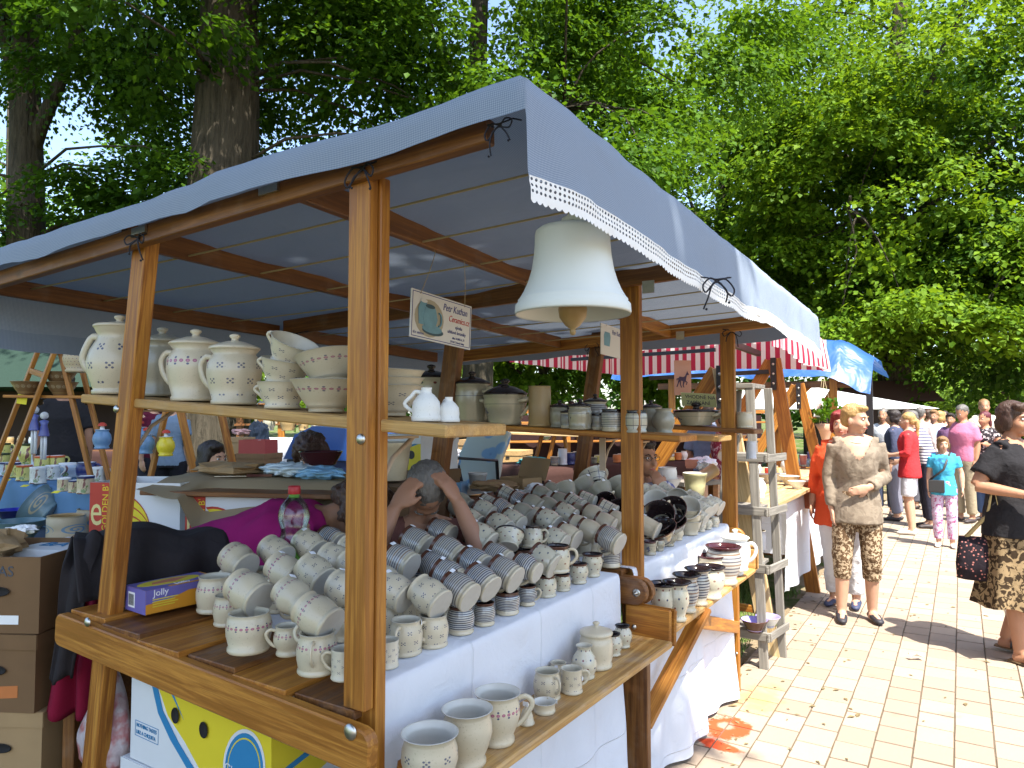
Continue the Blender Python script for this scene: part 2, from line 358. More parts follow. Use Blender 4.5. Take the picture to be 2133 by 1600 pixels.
# ================================================================ ground, walkway
def ground_mat():
    m, k, b = newmat('grass_and_soil', (.1, .12, .04), .95, spec=.1); o = k.co()
    a = k.noise(o, .9, 5, .6); f = k.noise(o, 45, 4, .7); g = k.mix(f, (.035, .06, .012), (.12, .17, .04))
    s_ = k.mix(f, (.17, .125, .075), (.33, .26, .17)); x = k.xyz(o)
    near = k.m('MULTIPLY', k.step(x[0], -2.1, -1.45), k.step(k.noise(o, 2.2, 3), .3, .5))
    k.l.new(k.mix(k.m('MAXIMUM', k.step(a, .52, .62), near), g, s_), b.inputs['Base Color'])
    k.l.new(k.bump(f, .6, .03), b.inputs['Normal']); return m
b = MB(); b.grid(lambda u, v: Vector((-420 + 840 * u, -420 + 840 * v, 0)), 4, 4)
gr = put('ground', b, ground_mat()); tag(gr, kind='structure')
WX0, WX1, WY0, WY1 = -1.22, 3.1, 1.2, 60
def paver_mat():
    m, k, b = newmat('concrete_paver', (.3, .27, .22), .9, spec=.2); o = k.co('Object')
    at = k.n.new('ShaderNodeAttribute'); at.attribute_name = 'tint'
    n = k.noise(o, 30, 4, .7); ge = k.n.new('ShaderNodeNewGeometry').outputs['Position']; big = k.noise(ge, 1.1, 4, .6)
    c = k.mix(k.rnd(), (.30, .225, .165), (.39, .31, .23)); c = k.mix(k.m('MULTIPLY', n, .35), c, (.24, .2, .16))
    c = k.mix(k.m('MULTIPLY', k.step(big, .5, .75), .3), c, (.25, .22, .18))
    c = k.mix(k.m('MULTIPLY', k.step(k.noise(ge, 7, 3), .66, .75), .35), c, (.2, .17, .13))
    # spray paint left on the stones
    p = k.xyz(ge); u = k.m('SUBTRACT', p[0], -1.02); v_ = p[1]; nz = k.noise(ge, 9, 4, .65)
    def blot(cx, cy, rx, ry, th):
        a = k.m('DIVIDE', k.m('SUBTRACT', p[0], cx), rx); d = k.m('DIVIDE', k.m('SUBTRACT', p[1], cy), ry)
        e = k.m('SQRT', k.m('ADD', k.m('MULTIPLY', a, a), k.m('MULTIPLY', d, d))); return k.step(k.m('ADD', e, k.m('MULTIPLY', k.m('SUBTRACT', nz, .5), 1.7)), 1.0, th)
    ring = k.m('MULTIPLY', blot(-1.05, 3.72, .13, .16, .75), k.m('SUBTRACT', 1.0, k.m('MULTIPLY', blot(-1.06, 3.74, .05, .06, .5), .8)))
    ring2 = blot(-1.04, 3.50, .13, .055, .7)
    c = k.mix(k.m('MULTIPLY', k.m('MAXIMUM', ring, ring2), .95), c, (.60, .06, .012))
    c = k.mix(k.m('MULTIPLY', blot(-1.0, 4.18, .16, .3, .3), .4), c, (.6, .30, .03))
    k.l.new(c, b.inputs['Base Color']); k.l.new(k.bump(n, .35, .006), b.inputs['Normal']); return m
PAVE = paver_mat()
sand = plain('joint_sand', (.12, .09, .058), .95, .25, 30)
b = MB(); b.grid(lambda u, v: Vector((WX0 + (WX1 - WX0) * u, WY0 + (WY1 - WY0) * v, .0205)), 2, 4)
walk = put('walkway', b, sand); tag(walk, kind='structure')
PW, PL, PG = .165, .205, .010
pb = MB(); pb.box((0, 0, .011), (PW - PG + .003, PL - PG - .003, .022)); pme = pb.mesh('paver', PAVE); bevel_mesh(pme, .0025)
cells = []
nx = int((WX1 - WX0) / PW); ny = int((14 - WY0) / PL)
for i in range(nx):
    for j in range(ny):
        x = WX0 + PW * (i + .5); y = WY0 + PL * (j + .5) + (PL / 2 if i % 2 else 0)
        v = Vector((x, y, 0)) - CAM; d = v.dot(_cf); px, py = CX + F * v.dot(_rt) / d, 800 - F * v.dot(_cu) / d
        cells.append((d if (-60 < px < 2200 and py < 1680) else 900 + d, x, y))
cells.sort(); far = MB()
for q, (d, x, y) in enumerate(cells):
    if d > 1000 : continue
    z = .004 + random.uniform(-.0015, .0015)
    if q < 300 and d < 900:
        o = put('paver', pme, None, T((x, y, z)) @ Matrix.Rotation(random.uniform(-.012, .012), 4, 'Z') @ Matrix.Rotation(random.uniform(-.008, .008), 4, 'X'), walk)
    else: far.box((x, y, z + .011), (PW - PG + .003, PL - PG - .006, .022))
o = put('distant_pavers', far, PAVE, None, walk); tag(o, kind='stuff')
b = MB(); b.grid(lambda u, v: Vector((WX0 + (WX1 - WX0) * u, 14 + 46 * v, .024)), 2, 4); put('far_paving', b, PAVE, None, walk)
# short grass tufts beside the stalls
def tufts(name, label, spots, n, h, mat):
    vs = []; fs = []
    for (x0, x1, y0, y1) in spots:
        for i in range(n):
            x = random.uniform(x0, x1); y = random.uniform(y0, y1)
            if mnoise.noise(Vector((x * 1.3, y * 1.3, 3))) < -.1: continue
            for q in range(5):
                a = random.uniform(0, 6.28); hh = h * random.uniform(.5, 1.3); dx, dy = math.cos(a), math.sin(a); o = len(vs); ww = .004
                lx, ly = dx * hh * .6, dy * hh * .6; px, py = x + random.uniform(-.03, .03), y + random.uniform(-.03, .03)
                vs += [(px - dy * ww, py + dx * ww, 0), (px + dy * ww, py - dx * ww, 0), (px + lx, py + ly, hh)]; fs.append((o, o + 1, o + 2))
    me = bpy.data.meshes.new(name); me.from_pydata(vs, [], fs); me.materials.append(mat)
    return tag(put(name, me, None), label, 'grass', kind='stuff')
GRASS = plain('grass_blades', (.13, .2, .04), .8, .5, 3)
tufts('grass', 'short grass growing on the soil behind and between the stalls', [(-2.6, -1.3, 4.6, 7.2), (-3.4, -2.2, .8, 2.6), (-9, -2.3, 4.5, 12), (-16, -8, 2, 16)], 3200, .06, GRASS)

# fallen leaves and grit on the stones
vs = []; fs = []
for i in range(420):
    x = random.uniform(WX0, 1.6) if i % 3 else random.uniform(WX0 - .1, WX0 + .35); y = random.uniform(2.6, 9.5); r_ = random.uniform(.006, .02) if i % 4 else random.uniform(.015, .03); a = random.uniform(0, 6.28); o = len(vs); z = .0285
    for q, (l_, w_) in enumerate(((1, 0), (.1, .45), (-1, 0), (.1, -.45))): vs.append((x + r_ * (l_ * math.cos(a) - w_ * math.sin(a)), y + r_ * (l_ * math.sin(a) + w_ * math.cos(a)), z + (.004 if q % 2 else 0)))
    fs.append((o, o + 1, o + 2, o + 3))
me = bpy.data.meshes.new('leaf_litter'); me.from_pydata(vs, [], fs); me.materials.append(plain('dry_leaf', (.16, .12, .05), .9, .5, 3)); tag(put('leaf_litter', me, None), 'scattered dry leaf scraps on the paving', 'litter', kind='stuff')
b = MB(); b.grid(lambda u, v: Vector((.09 * u, .045 * v, .03 + .012 * math.sin(u * 4 + v * 3))), 6, 4); tag(put('paper_scrap', b, plain('paper_scrap', (.75, .75, .75), .8), frame(aZ(1898, 1376, .03), .5)), 'small white paper scrap lying on the sunny paving', 'paper')
# ================================================================ trees
def bark():
    m, k, b = newmat('bark', (.1, .08, .06), .95, spec=.1); o = k.co()
    n = k.noise(k.mapping(o, (9, 9, 1.3)), 1.6, 5, .65, .6); f = k.noise(o, 40, 3)
    k.l.new(k.mix(f, k.ramp(n, [(.35, (.018, .014, .010)), (.6, (.10, .08, .058))]), (.06, .055, .04)), b.inputs['Base Color'])
    k.l.new(k.bump(n, 1.0, .06), b.inputs['Normal']); return m
BARK = bark()
def leafmat(name, c0, c1, tr=.42):
    m, k, b = newmat(name, c0, .55, spec=.16); at = k.n.new('ShaderNodeAttribute'); at.attribute_name = 'tint'
    c = k.mix(at.outputs['Fac'], c0, c1); k.l.new(c, b.inputs['Base Color'])
    t = k.n.new('ShaderNodeBsdfTranslucent'); k.l.new(k.mix(.5, c, (c1[0] * 1.7, c1[1] * 1.45, c1[2] * .4)), t.inputs[0])
    x = k.n.new('ShaderNodeMixShader'); x.inputs[0].default_value = tr
    k.l.new(b.outputs[0], x.inputs[1]); k.l.new(t.outputs[0], x.inputs[2]); k.l.new(x.outputs[0], k.n['Material Output'].inputs[0]); return m
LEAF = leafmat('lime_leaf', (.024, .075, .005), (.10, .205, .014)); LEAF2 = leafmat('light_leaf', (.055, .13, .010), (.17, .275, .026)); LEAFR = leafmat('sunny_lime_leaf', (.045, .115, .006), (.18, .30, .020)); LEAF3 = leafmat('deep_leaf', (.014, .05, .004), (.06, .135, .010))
def leaves(P, D, n, L, W, size, droop, rg):
    """P: spray origins, D: outward directions. n leaves on each flat drooping spray"""
    m = len(P); D = D / np.linalg.norm(D, axis=1)[:, None]; up = np.array([0, 0, 1.0])
    S = np.cross(D, up); S /= np.linalg.norm(S, axis=1)[:, None] + 1e-9; N = np.cross(S, D)
    u = rg.random((m, n)); v = rg.uniform(-1, 1, (m, n)) * (1 - .65 * u) * W; uu = u * L
    pos = P[:, None] + D[:, None] * uu[..., None] + S[:, None] * v[..., None]
    pos[..., 2] -= droop * (u ** 2) * L + .25 * np.abs(v) + rg.normal(0, .05, (m, n)) * L
    pos = pos.reshape(-1, 3); q = len(pos)
    ax = np.repeat(D, n, 0) * .8 + np.repeat(S, n, 0) * np.sign(v).reshape(-1, 1) * .7 + rg.normal(0, .45, (q, 3)); ax[:, 2] -= .45 + droop * .5
    ax /= np.linalg.norm(ax, axis=1)[:, None]
    nn = np.repeat(N, n, 0) + rg.normal(0, .38, (q, 3)); sd_ = np.cross(ax, nn); sd_ /= np.linalg.norm(sd_, axis=1)[:, None] + 1e-9; nn = np.cross(sd_, ax)
    s = (size * rg.uniform(.65, 1.25, q))[:, None]
    a = pos; t = pos + ax * s; l = pos + ax * s * .38 + sd_ * s * .42 + nn * s * .10; r = pos + ax * s * .38 - sd_ * s * .42 + nn * s * .10
    vs = np.stack([a, l, t, r], 1).reshape(-1, 3); return vs, q
def leaf_mesh(name, chunks, mat, rg):
    V_ = np.concatenate([c[0] for c in chunks]); q = sum(c[1] for c in chunks)
    i = np.arange(q) * 4; f = np.stack([i, i + 1, i + 2, i, i + 2, i + 3], 1).reshape(-1)
    me = bpy.data.meshes.new(name); me.vertices.add(len(V_)); me.vertices.foreach_set('co', V_.astype(np.float32).ravel())
    me.loops.add(len(f)); me.loops.foreach_set('vertex_index', f.astype(np.int32)); me.polygons.add(q * 2)
    me.polygons.foreach_set('loop_start', (np.arange(q * 2) * 3).astype(np.int32)); me.polygons.foreach_set('loop_total', np.full(q * 2, 3, np.int32))
    at = me.attributes.new('tint', 'FLOAT', 'POINT'); at.data.foreach_set('value', np.repeat(np.clip(rg.normal(.5, .28, q), 0, 1), 4).astype(np.float32))
    me.materials.append(mat); me.update(calc_edges=True); return me
def tree(name, label, base, lean, th, tr, limbs, clouds, mat, seed, group, lsize=.10, spray=(26, .95, .5), droop=.55, fill=.55):
    """trunk: height th, radius tr; limbs: list of (start fraction, end point offset); clouds: (centre offset, radii, spray count)"""
    rg = np.random.default_rng(seed); rn = random.Random(seed); base = Vector(base)
    root = thing(name, label, 'tree', T(base), group)
    b = MB(); lean = Vector(lean); top = Vector((lean.x, lean.y, th))
    def tp(t): return Vector((lean.x * t + .12 * math.sin(t * 5 + seed), lean.y * t + .1 * math.cos(t * 4 + seed) - .1, th * t))
    n = 14
    b.tube([tp(i / n) for i in range(n + 1)], [tr * (1.35 if i == 0 else 1) * (1 - .62 * (i / n)) for i in range(n + 1)], 18)
    ends = [tp(q / 10) for q in range(3, 11)]
    for f, e in limbs:
        a = tp(f); e = Vector(e); r0 = tr * (1 - .62 * f) * .55; mid = (a + e) / 2 + Vector((0, 0, .12 * (e - a).length)); pts = []
        for i in range(9):
            t = i / 8; pts.append(a * (1 - t) ** 2 + mid * 2 * t * (1 - t) + e * t * t + Vector((rn.uniform(-.1, .1), rn.uniform(-.1, .1), rn.uniform(-.08, .08))) * (t * (e - a).length * .25))
        b.tube(pts, [max(.012, r0 * (1 - .85 * i / 8)) for i in range(9)], 8); ends += pts[3:]
    ch = []
    for c, rad, cnt in clouds:
        c = np.array(c, float); rad = np.array(rad, float); d = rg.normal(size=(cnt, 3)); d /= np.linalg.norm(d, axis=1)[:, None]
        rr = rg.random(cnt) ** (.38); P = c + d * rad * rr[:, None]
        # clump: pull sprays towards a set of clump centres so that light and dark masses form
        nc = max(4, cnt // 16); d2 = rg.normal(size=(nc, 3)); d2 /= np.linalg.norm(d2, axis=1)[:, None]; CC = c + d2 * rad * (rg.random(nc) ** .33)[:, None]
        ii = rg.integers(0, nc, cnt); P = CC[ii] + (P - CC[ii]) * .0 + rg.normal(0, .125, (cnt, 3)) * rad * np.array([1, 1, .36])
        D = P - c; D[:, 2] = D[:, 2] * .3; D += rg.normal(0, .25, D.shape) * np.linalg.norm(rad) * .3
        ch.append(leaves(P, D, spray[0], spray[1], spray[2], lsize, droop, rg))
        fl = rg.random(cnt) < fill; ch.append(leaves(c + (P[fl] - c) * .62, D[fl], 16, spray[1], spray[2] * 1.2, lsize * 1.6, droop, rg))
        for q in range(min(len(CC), 10)):           # twigs that carry the clumps
            e = Vector(CC[q]); s_ = min(ends, key=lambda p: (p - e).length) if ends else tp(.8)
            dl = (e - s_).length; m_ = (s_ + e) / 2 + Vector((rn.uniform(-.2, .2), rn.uniform(-.2, .2), .10)) * dl * .8; b.tube([s_, s_.lerp(m_, .55) + Vector((0, 0, .06 * dl)), m_, m_.lerp(e, .6) + Vector((0, 0, .03 * dl)), e], [.034, .026, .02, .014, .007], 5)
    put('trunk', b, BARK, T(base), root); put('crown', leaf_mesh('crown', ch, mat, rg), None, T(base), root); return root
def gp(x, D): p = aD(x, HY, D); return (p.x, p.y, 0)
AV = 'lime trees over the market'
tree('lime_tree', 'lime tree with thick furrowed trunk behind the blue canopy', gp(445, 11.6), (.15, .1), 14, .72,
     [(.60, (1.6, .4, 12.5)), (.62, (-2.6, -1.2, 11.5)), (.66, (3.2, 2, 12)), (.7, (-2.5, 2, 13)), (.75, (.5, -2.5, 12))],
     [((0, .5, 12.4), (5.2, 5.2, 3.8), 1000), ((2.4, 1.6, 6.6), (1.7, 1.7, 1.2), 90), ((-2.4, -.4, 8.3), (1.9, 1.9, 1.5), 150), ((1.2, -1.6, 7.2), (1.2, 1.0, .7), 40), ((.4, -2.2, 9.2), (2.4, 1.6, 1.2), 120)], LEAF3, 11, AV, .095)
tree('lime_tree', 'dark forked lime tree at the left edge of the market', gp(40, 13.0), (-.5, .3), 12, .42,
     [(.52, (1.6, 1.2, 11.5)), (.52, (-1.0, -.6, 12)), (.7, (-2.5, 1.4, 11)), (.72, (1.6, -2, 11))],
     [((0, .6, 11.6), (4.8, 4.8, 3.6), 900), ((2.4, 1.6, 5.2), (2.0, 2.2, 2.0), 330), ((-1.9, -.3, 4.6), (1.9, 2.0, 2.0), 260), ((.5, .6, 3.6), (2.0, 1.5, 1.2), 160), ((2.2, 1.4, 8.2), (1.6, 1.6, 1.4), 160)], LEAF3, 12, AV, .095)
tree('lime_tree', 'tall lime tree whose boughs hang above the canopy ridge', gp(980, 14.5), (.4, .2), 12, .36,
     [(.35, (-2, -1, 6.8)), (.4, (2.5, -.5, 7.2)), (.5, (-2.5, 1.5, 9)), (.55, (2, 2, 10)), (.6, (0, -2.5, 10))],
     [((0, 0, 10), (5.4, 5.4, 4.4), 1050), ((-1.2, -1.6, 6.2), (3.0, 2.6, 1.7), 300), ((2.2, -.8, 6.3), (2.8, 2.6, 1.8), 300), ((-.4, -3.2, 8.6), (3.0, 1.4, 1.4), 260), ((3.4, 2.0, 9.6), (2.6, 2.4, 2.6), 460), ((2.4, .8, 7.6), (2.0, 1.8, 1.4), 200)], LEAF, 13, AV, .10)
tree('lime_tree', 'broad sunlit lime tree right of the stalls with bare upper trunk', gp(1850, 21), (.6, .2), 14.5, .50,
     [(.28, (-4.6, -1, 5.2)), (.33, (3.5, -2.0, 6)), (.4, (-4.5, -2, 9.5)), (.45, (3.5, 1, 10)), (.55, (-3.5, 1.5, 12)), (.6, (2.6, -2, 13)), (.38, (-.5, -4.5, 7))],
     [((0, .4, 11.5), (6.0, 6, 5.4), 1250), ((-2.8, -1.4, 6.0), (3.8, 3.6, 2.7), 520), ((2.8, -1, 6.0), (3.8, 3.6, 2.8), 560), ((.2, -3.2, 4.6), (2.8, 2.4, 1.8), 300), ((-1.2, -2.4, 9), (2.8, 2.8, 2.4), 260)], LEAFR, 14, AV, .14, (24, 1.25, .62))
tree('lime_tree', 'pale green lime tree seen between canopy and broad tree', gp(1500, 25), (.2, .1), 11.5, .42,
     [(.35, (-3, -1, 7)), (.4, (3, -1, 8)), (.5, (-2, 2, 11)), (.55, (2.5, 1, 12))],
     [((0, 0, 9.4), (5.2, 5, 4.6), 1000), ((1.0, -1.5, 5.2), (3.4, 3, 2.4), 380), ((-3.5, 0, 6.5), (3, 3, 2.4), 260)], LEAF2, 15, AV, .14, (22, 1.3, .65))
tree('lime_tree', 'dark lime tree at the right edge beyond the walkway', gp(2230, 19), (0, 0), 14, .42,
     [(.3, (-2.5, -1, 6)), (.4, (2.5, 0, 8)), (.5, (-2, 1.5, 10))], [((0, 0, 8.6), (4.8, 4.8, 5.0), 900), ((-1.4, -1.5, 4.2), (2.6, 2.4, 1.9), 300)], LEAF3, 16, AV, .14, (22, 1.2, .6))
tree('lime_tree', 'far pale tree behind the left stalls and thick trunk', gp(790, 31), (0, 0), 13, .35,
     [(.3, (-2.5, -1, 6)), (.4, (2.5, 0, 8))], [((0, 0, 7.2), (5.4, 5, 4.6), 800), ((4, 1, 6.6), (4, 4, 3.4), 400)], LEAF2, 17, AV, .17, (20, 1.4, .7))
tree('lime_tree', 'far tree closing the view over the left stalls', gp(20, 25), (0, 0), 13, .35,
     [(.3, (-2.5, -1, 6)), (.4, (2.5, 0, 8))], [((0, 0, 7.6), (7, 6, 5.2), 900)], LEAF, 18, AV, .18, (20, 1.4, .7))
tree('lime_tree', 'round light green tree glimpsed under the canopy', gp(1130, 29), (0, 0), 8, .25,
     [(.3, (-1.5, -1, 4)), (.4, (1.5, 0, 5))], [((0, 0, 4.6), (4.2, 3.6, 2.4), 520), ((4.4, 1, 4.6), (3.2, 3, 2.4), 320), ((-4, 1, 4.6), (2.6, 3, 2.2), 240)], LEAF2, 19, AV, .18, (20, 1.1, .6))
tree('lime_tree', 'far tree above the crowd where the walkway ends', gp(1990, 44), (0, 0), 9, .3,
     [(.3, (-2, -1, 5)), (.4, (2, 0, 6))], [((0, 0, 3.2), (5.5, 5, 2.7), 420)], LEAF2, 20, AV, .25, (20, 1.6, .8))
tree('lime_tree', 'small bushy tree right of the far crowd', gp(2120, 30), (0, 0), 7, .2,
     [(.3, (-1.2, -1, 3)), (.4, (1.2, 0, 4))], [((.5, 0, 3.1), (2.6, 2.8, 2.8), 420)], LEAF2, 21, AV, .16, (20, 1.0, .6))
# the trees on the camera's side of the walkway, whose shade lies over the near stall
tree('lime_tree', 'lime tree behind the viewer shading the near stall', (4.2, -3.4, 0), (-.4, .5), 11, .4,
     [(.4, (-2.5, 1.5, 7)), (.5, (1, 2, 8)), (.5, (-2, -1.5, 9))], [((-1.6, .95, 8.4), (3.4, 2.6, 2.0), 1000), ((-4.2, .9, 8.6), (2.6, 2.6, 2.0), 700), ((-6.2, 3.0, 8.8), (2.8, 2.8, 2.0), 800), ((-8.0, 4.4, 9.0), (2.4, 2.4, 1.8), 500)], LEAF, 22, AV, .17, (20, .55, .4))

rg = np.random.default_rng(99); n = 2600; a_ = rg.uniform(-1.45, 2.2, n); d_ = rg.uniform(52, 66, n)
P_ = np.stack([np.sin(-a_) * d_, np.cos(a_) * d_, rg.random(n) ** 1.2 * 11 + .3 + 2 * np.sin(a_ * 9)], 1); D_ = -P_.copy(); D_[:, 2] = 0; D_ += rg.normal(0, 12, D_.shape)
wd_ = put('distant_woods', leaf_mesh('distant_woods', [leaves(P_, D_, 16, 2.2, 1.3, .75, .4, rg)], LEAF3, rg), None); tag(wd_, 'belt of distant trees closing the park behind the market', 'woods', kind='stuff')
# ================================================================ the ceramics stall
X0 = -1.155
YN, YP2, YP3 = 1.20, 2.76, 4.23
stall = thing('market_stall', 'honey coloured wooden market stall stocked with cream ceramics', 'stall', T((-1.7, 2.7, 0)))
EX, EY, EZ = Vector((1, 0, 0)), Vector((0, 1, 0)), Vector((0, 0, 1))
def bolt(p, n, r=.011, par=None, name='bolt'):
    n = Vector(n).normalized(); b = MB(); M = n.to_track_quat('Z', 'Y').to_matrix().to_4x4(); M.translation = Vector(p)
    b.lathe([(r * 1.0, 0), (r * .95, .003), (r * .7, .006), (r * .3, .008), (.0002, .0083)], 12, 0)
    return put(name, b, METAL, M, par or stall)
def screw_nut(p, n, par=None):
    n = Vector(n).normalized(); b = MB(); M = n.to_track_quat('Z', 'Y').to_matrix().to_4x4(); M.translation = Vector(p)
    b.lathe([(.016, 0), (.016, .002), (.0085, .0022)], 14); b.lathe([(.0085, .002), (.0085, .009), (.004, .0092), (.004, .016), (.0002, .0162)], 6)
    return put('nut', b, METAL, M, par or stall)
# posts (front, then leaning back posts)
board('post', (X0, YN + .020, 0), (X0 + .005, YN + .020, 2.17), .070, .032, EX, W_HONEY, stall)
board('post_facing', (X0 - .003, YN - .0115, .965), (X0 - .001, YN - .0115, 2.168), .066, .030, EX, W_HONEY, stall)
board('post', (X0 + .002, YP2, 0), (X0, YP2, 2.27), .086, .036, EX, W_HONEY, stall, rnd=(0, 1))
board('post', (X0, YP3, 0), (X0 - .004, YP3, 2.235), .082, .038, EX, W_HONEY, stall, rnd=(0, 1))
board('post', (-2.375, YN + .02, 0), (-2.085, YN + .02, 2.17), .070, .046, EX, W_HONEY, stall)
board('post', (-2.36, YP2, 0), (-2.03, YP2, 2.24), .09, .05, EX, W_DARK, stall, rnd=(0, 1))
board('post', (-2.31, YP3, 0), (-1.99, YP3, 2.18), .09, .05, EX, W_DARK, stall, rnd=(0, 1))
# roof beams across, and rafters along
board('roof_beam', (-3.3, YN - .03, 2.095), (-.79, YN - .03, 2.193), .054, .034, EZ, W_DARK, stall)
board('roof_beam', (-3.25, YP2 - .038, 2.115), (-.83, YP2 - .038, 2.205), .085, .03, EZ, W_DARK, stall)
board('roof_beam', (-3.2, YP3 - .04, 2.045), (-.80, YP3 - .04, 2.165), .08, .03, EZ, W_HONEY, stall)
for x, z, dz in ((-1.42, 2.205, -.03), (-2.18, 2.18, -.03), (-3.22, 2.135, -.04)):
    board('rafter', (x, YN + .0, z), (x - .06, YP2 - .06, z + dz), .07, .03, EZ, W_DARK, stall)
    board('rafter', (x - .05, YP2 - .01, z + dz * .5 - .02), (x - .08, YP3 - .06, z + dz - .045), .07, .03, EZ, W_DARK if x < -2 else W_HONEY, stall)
# table frame: rails across the ends, bolted to the posts
zl, zr = .957, .897
board('end_rail', (-2.40, YN - .048, zl), (-1.075, YN - .048, zr), .098, .032, EZ, W_HONEY, stall, rnd=(.55, .7), bev=.004)
board('end_rail', (-2.38, YP2 - .14, .93), (-1.035, YP2 - .14, .935), .10, .032, EZ, W_DARK, stall, rnd=(1, 1), bev=.004)
board('end_rail', (-2.38, YP2 - .085, .93), (-1.03, YP2 - .085, .93), .10, .032, EZ, W_DARK, stall, rnd=(1, 1), bev=.004)
board('end_rail', (-2.36, YP3 - .05, .92), (-1.06, YP3 - .05, .92), .10, .032, EZ, W_HONEY, stall, rnd=(1, 1), bev=.004)
for i in range(6):
    xx = -2.275 + i * .203; y0 = YN - .03 - .012 * (i % 3) if i < 5 else YN - .02
    zt = 1.0125 - i * .0105
    board('table_plank', (xx, y0, zt - .011), (xx + .004, 2.62, 1.0 - .012), .198, .022, EX, W_DARK if i % 2 else W_HONEY, stall, bev=.002)
for i in range(6):
    xx = -2.275 + i * .203
    board('table_plank', (xx, 2.66, .989), (xx, YP3 - .07, .985), .198, .022, EX, W_DARK, stall, bev=.002)
# lower display shelf with end boards, braces
SH = .78
board('lower_shelf', (-1.045, YN + .10, SH - .014), (-1.015, 2.60, SH - .016), .17, .024, EX, W_PALE, stall, bev=.005)
board('lower_shelf', (-1.06, 2.68, SH - .014), (-1.06, 4.06, SH - .016), .17, .024, EX, W_PALE, stall, bev=.005)
board('shelf_end_board', (-1.13, YN + .085, SH - .005), (-.95, YN + .085, SH - .04), .105, .02, EZ, W_HONEY, stall, bev=.006)
board('shelf_end_board', (-1.13, 2.625, SH + .038), (-.945, 2.625, SH + .034), .135, .018, EZ, W_HONEY, stall, bev=.006)
board('shelf_end_board', (-1.13, 2.655, SH + .036), (-.935, 2.655, SH + .03), .14, .016, EZ, W_HONEY, stall, bev=.006)
board('shelf_end_board', (-1.13, 4.075, SH + .045), (-.965, 4.075, SH + .045), .14, .018, EZ, W_PALE, stall, bev=.02)
board('brace', (-1.105, 2.74, .38), (-.985, 3.16, .765), .07, .022, EX, W_HONEY, stall)
board('brace', (-1.0, 3.10, .72), (-1.115, 4.2, .40), .065, .022, EZ, W_HONEY, stall)
board('brace', (-1.10, YN + .05, .38), (-.99, 1.45, .765), .06, .022, EX, W_HONEY, stall)
board('lower_post', (-1.115, 2.70, 0), (-1.115, 2.70, .86), .10, .036, EX, W_DARK, stall)
# upper shelves with brackets
board('upper_shelf', (-2.43, YN + .13, 1.675), (-.93, YN + .13, 1.585), .24, .028, EY, W_PALE, stall, bev=.004)
board('upper_shelf', (-2.12, YP2 + .10, 1.575), (-.945, YP2 + .10, 1.525), .22, .026, EY, W_HONEY, stall, bev=.004)
board('upper_shelf', (-1.62, YP2 + .33, 1.545), (-.86, YP2 + .33, 1.52), .19, .024, EY, W_PALE, stall, bev=.004)
board('upper_shelf', (-2.12, YP3 + .06, 1.575), (-1.0, YP3 + .06, 1.525), .22, .026, EY, W_DARK, stall, bev=.004)
BRK = plain('painted_bracket', (.45, .36, .27), .6)
def bracket(x, y, z, par=stall):
    b = MB(); b.box((0, 0, -.07), (.03, .006, .15)); b.box((0, .07, -.006), (.03, .14, .006)); b.tube([(0, .004, -.14), (0, .06, -.055), (0, .135, -.008)], .006, 6); return put('bracket', b, BRK, T((x, y, z)), par)
for x, y, z in ((X0 - .01, YN + .045, 1.572), (-2.2, YN + .055, 1.64), (X0, YP2 + .02, 1.512), (-2.15, YP2 + .03, 1.55), (X0, YP3 + .022, 1.51), (-1.4, YP2 + .24, 1.51)): bracket(x, y, z)
# bolts
bolt(aY(752, 915, YN - .027), -EY, .013); bolt(aY(243, 852, YN - .004), -EY, .012); bolt(aY(183, 1296, YN - .065), -EY, .014); bolt(aY(730, 1525, YN - .065), -EY, .018)
screw_nut((-1.075, YP2 - .157, .935), -EY); screw_nut((X0, YP2 - .02, 2.215), -EY); screw_nut((X0, YP3 - .02, 2.17), -EY); screw_nut((-2.0, YP3 - .03, 2.13), -EY)
bolt((-1.09, 2.615, .80), -EY, .01); bolt((-.99, 3.13, .72), EX, .008); bolt((-1.03, 3.40, .64), EX, .007); bolt((X0 + .03, YP3 - .022, .25), -EY, .008)
b = MB(); b.tube([(0, 0, 0), (0, -.03, 0)], .006, 8); b.ball((0, -.022, .012), (.006, .004, .012), 8, 6); b.ball((0, -.022, -.012), (.006, .004, .012), 8, 6); b.lathe([(.017, 0), (.017, .002)], 12, 0, Matrix.Rotation(math.pi / 2, 4, 'X'), (True, True))
put('wing_nut', b, METAL, T(aY(745, 1590, YN - .005)), stall)
for (x, y) in ((600, 385), (330, 470)):                              # hinge plates on the near beam
    b = MB(); b.box((0, 0, 0), (.07, .008, .02)); put('hinge_plate', b, METAL, T(aY(x - 40, y + 10, YN - .052)) @ Matrix.Rotation(R(-2), 4, 'Y'), stall)
for x, y, z in ((-1.05, YP2 - .02, 2.135), (-1.42, YP3 - .03, 2.10), (-1.42, YP2 - .02, 2.13), (-2.2, YP2 - .02, 2.1)):
    b = MB(); b.box((0, 0, 0), (.05, .006, .05)); put('corner_plate', b, METAL, T((x, y - .05, z)), stall)

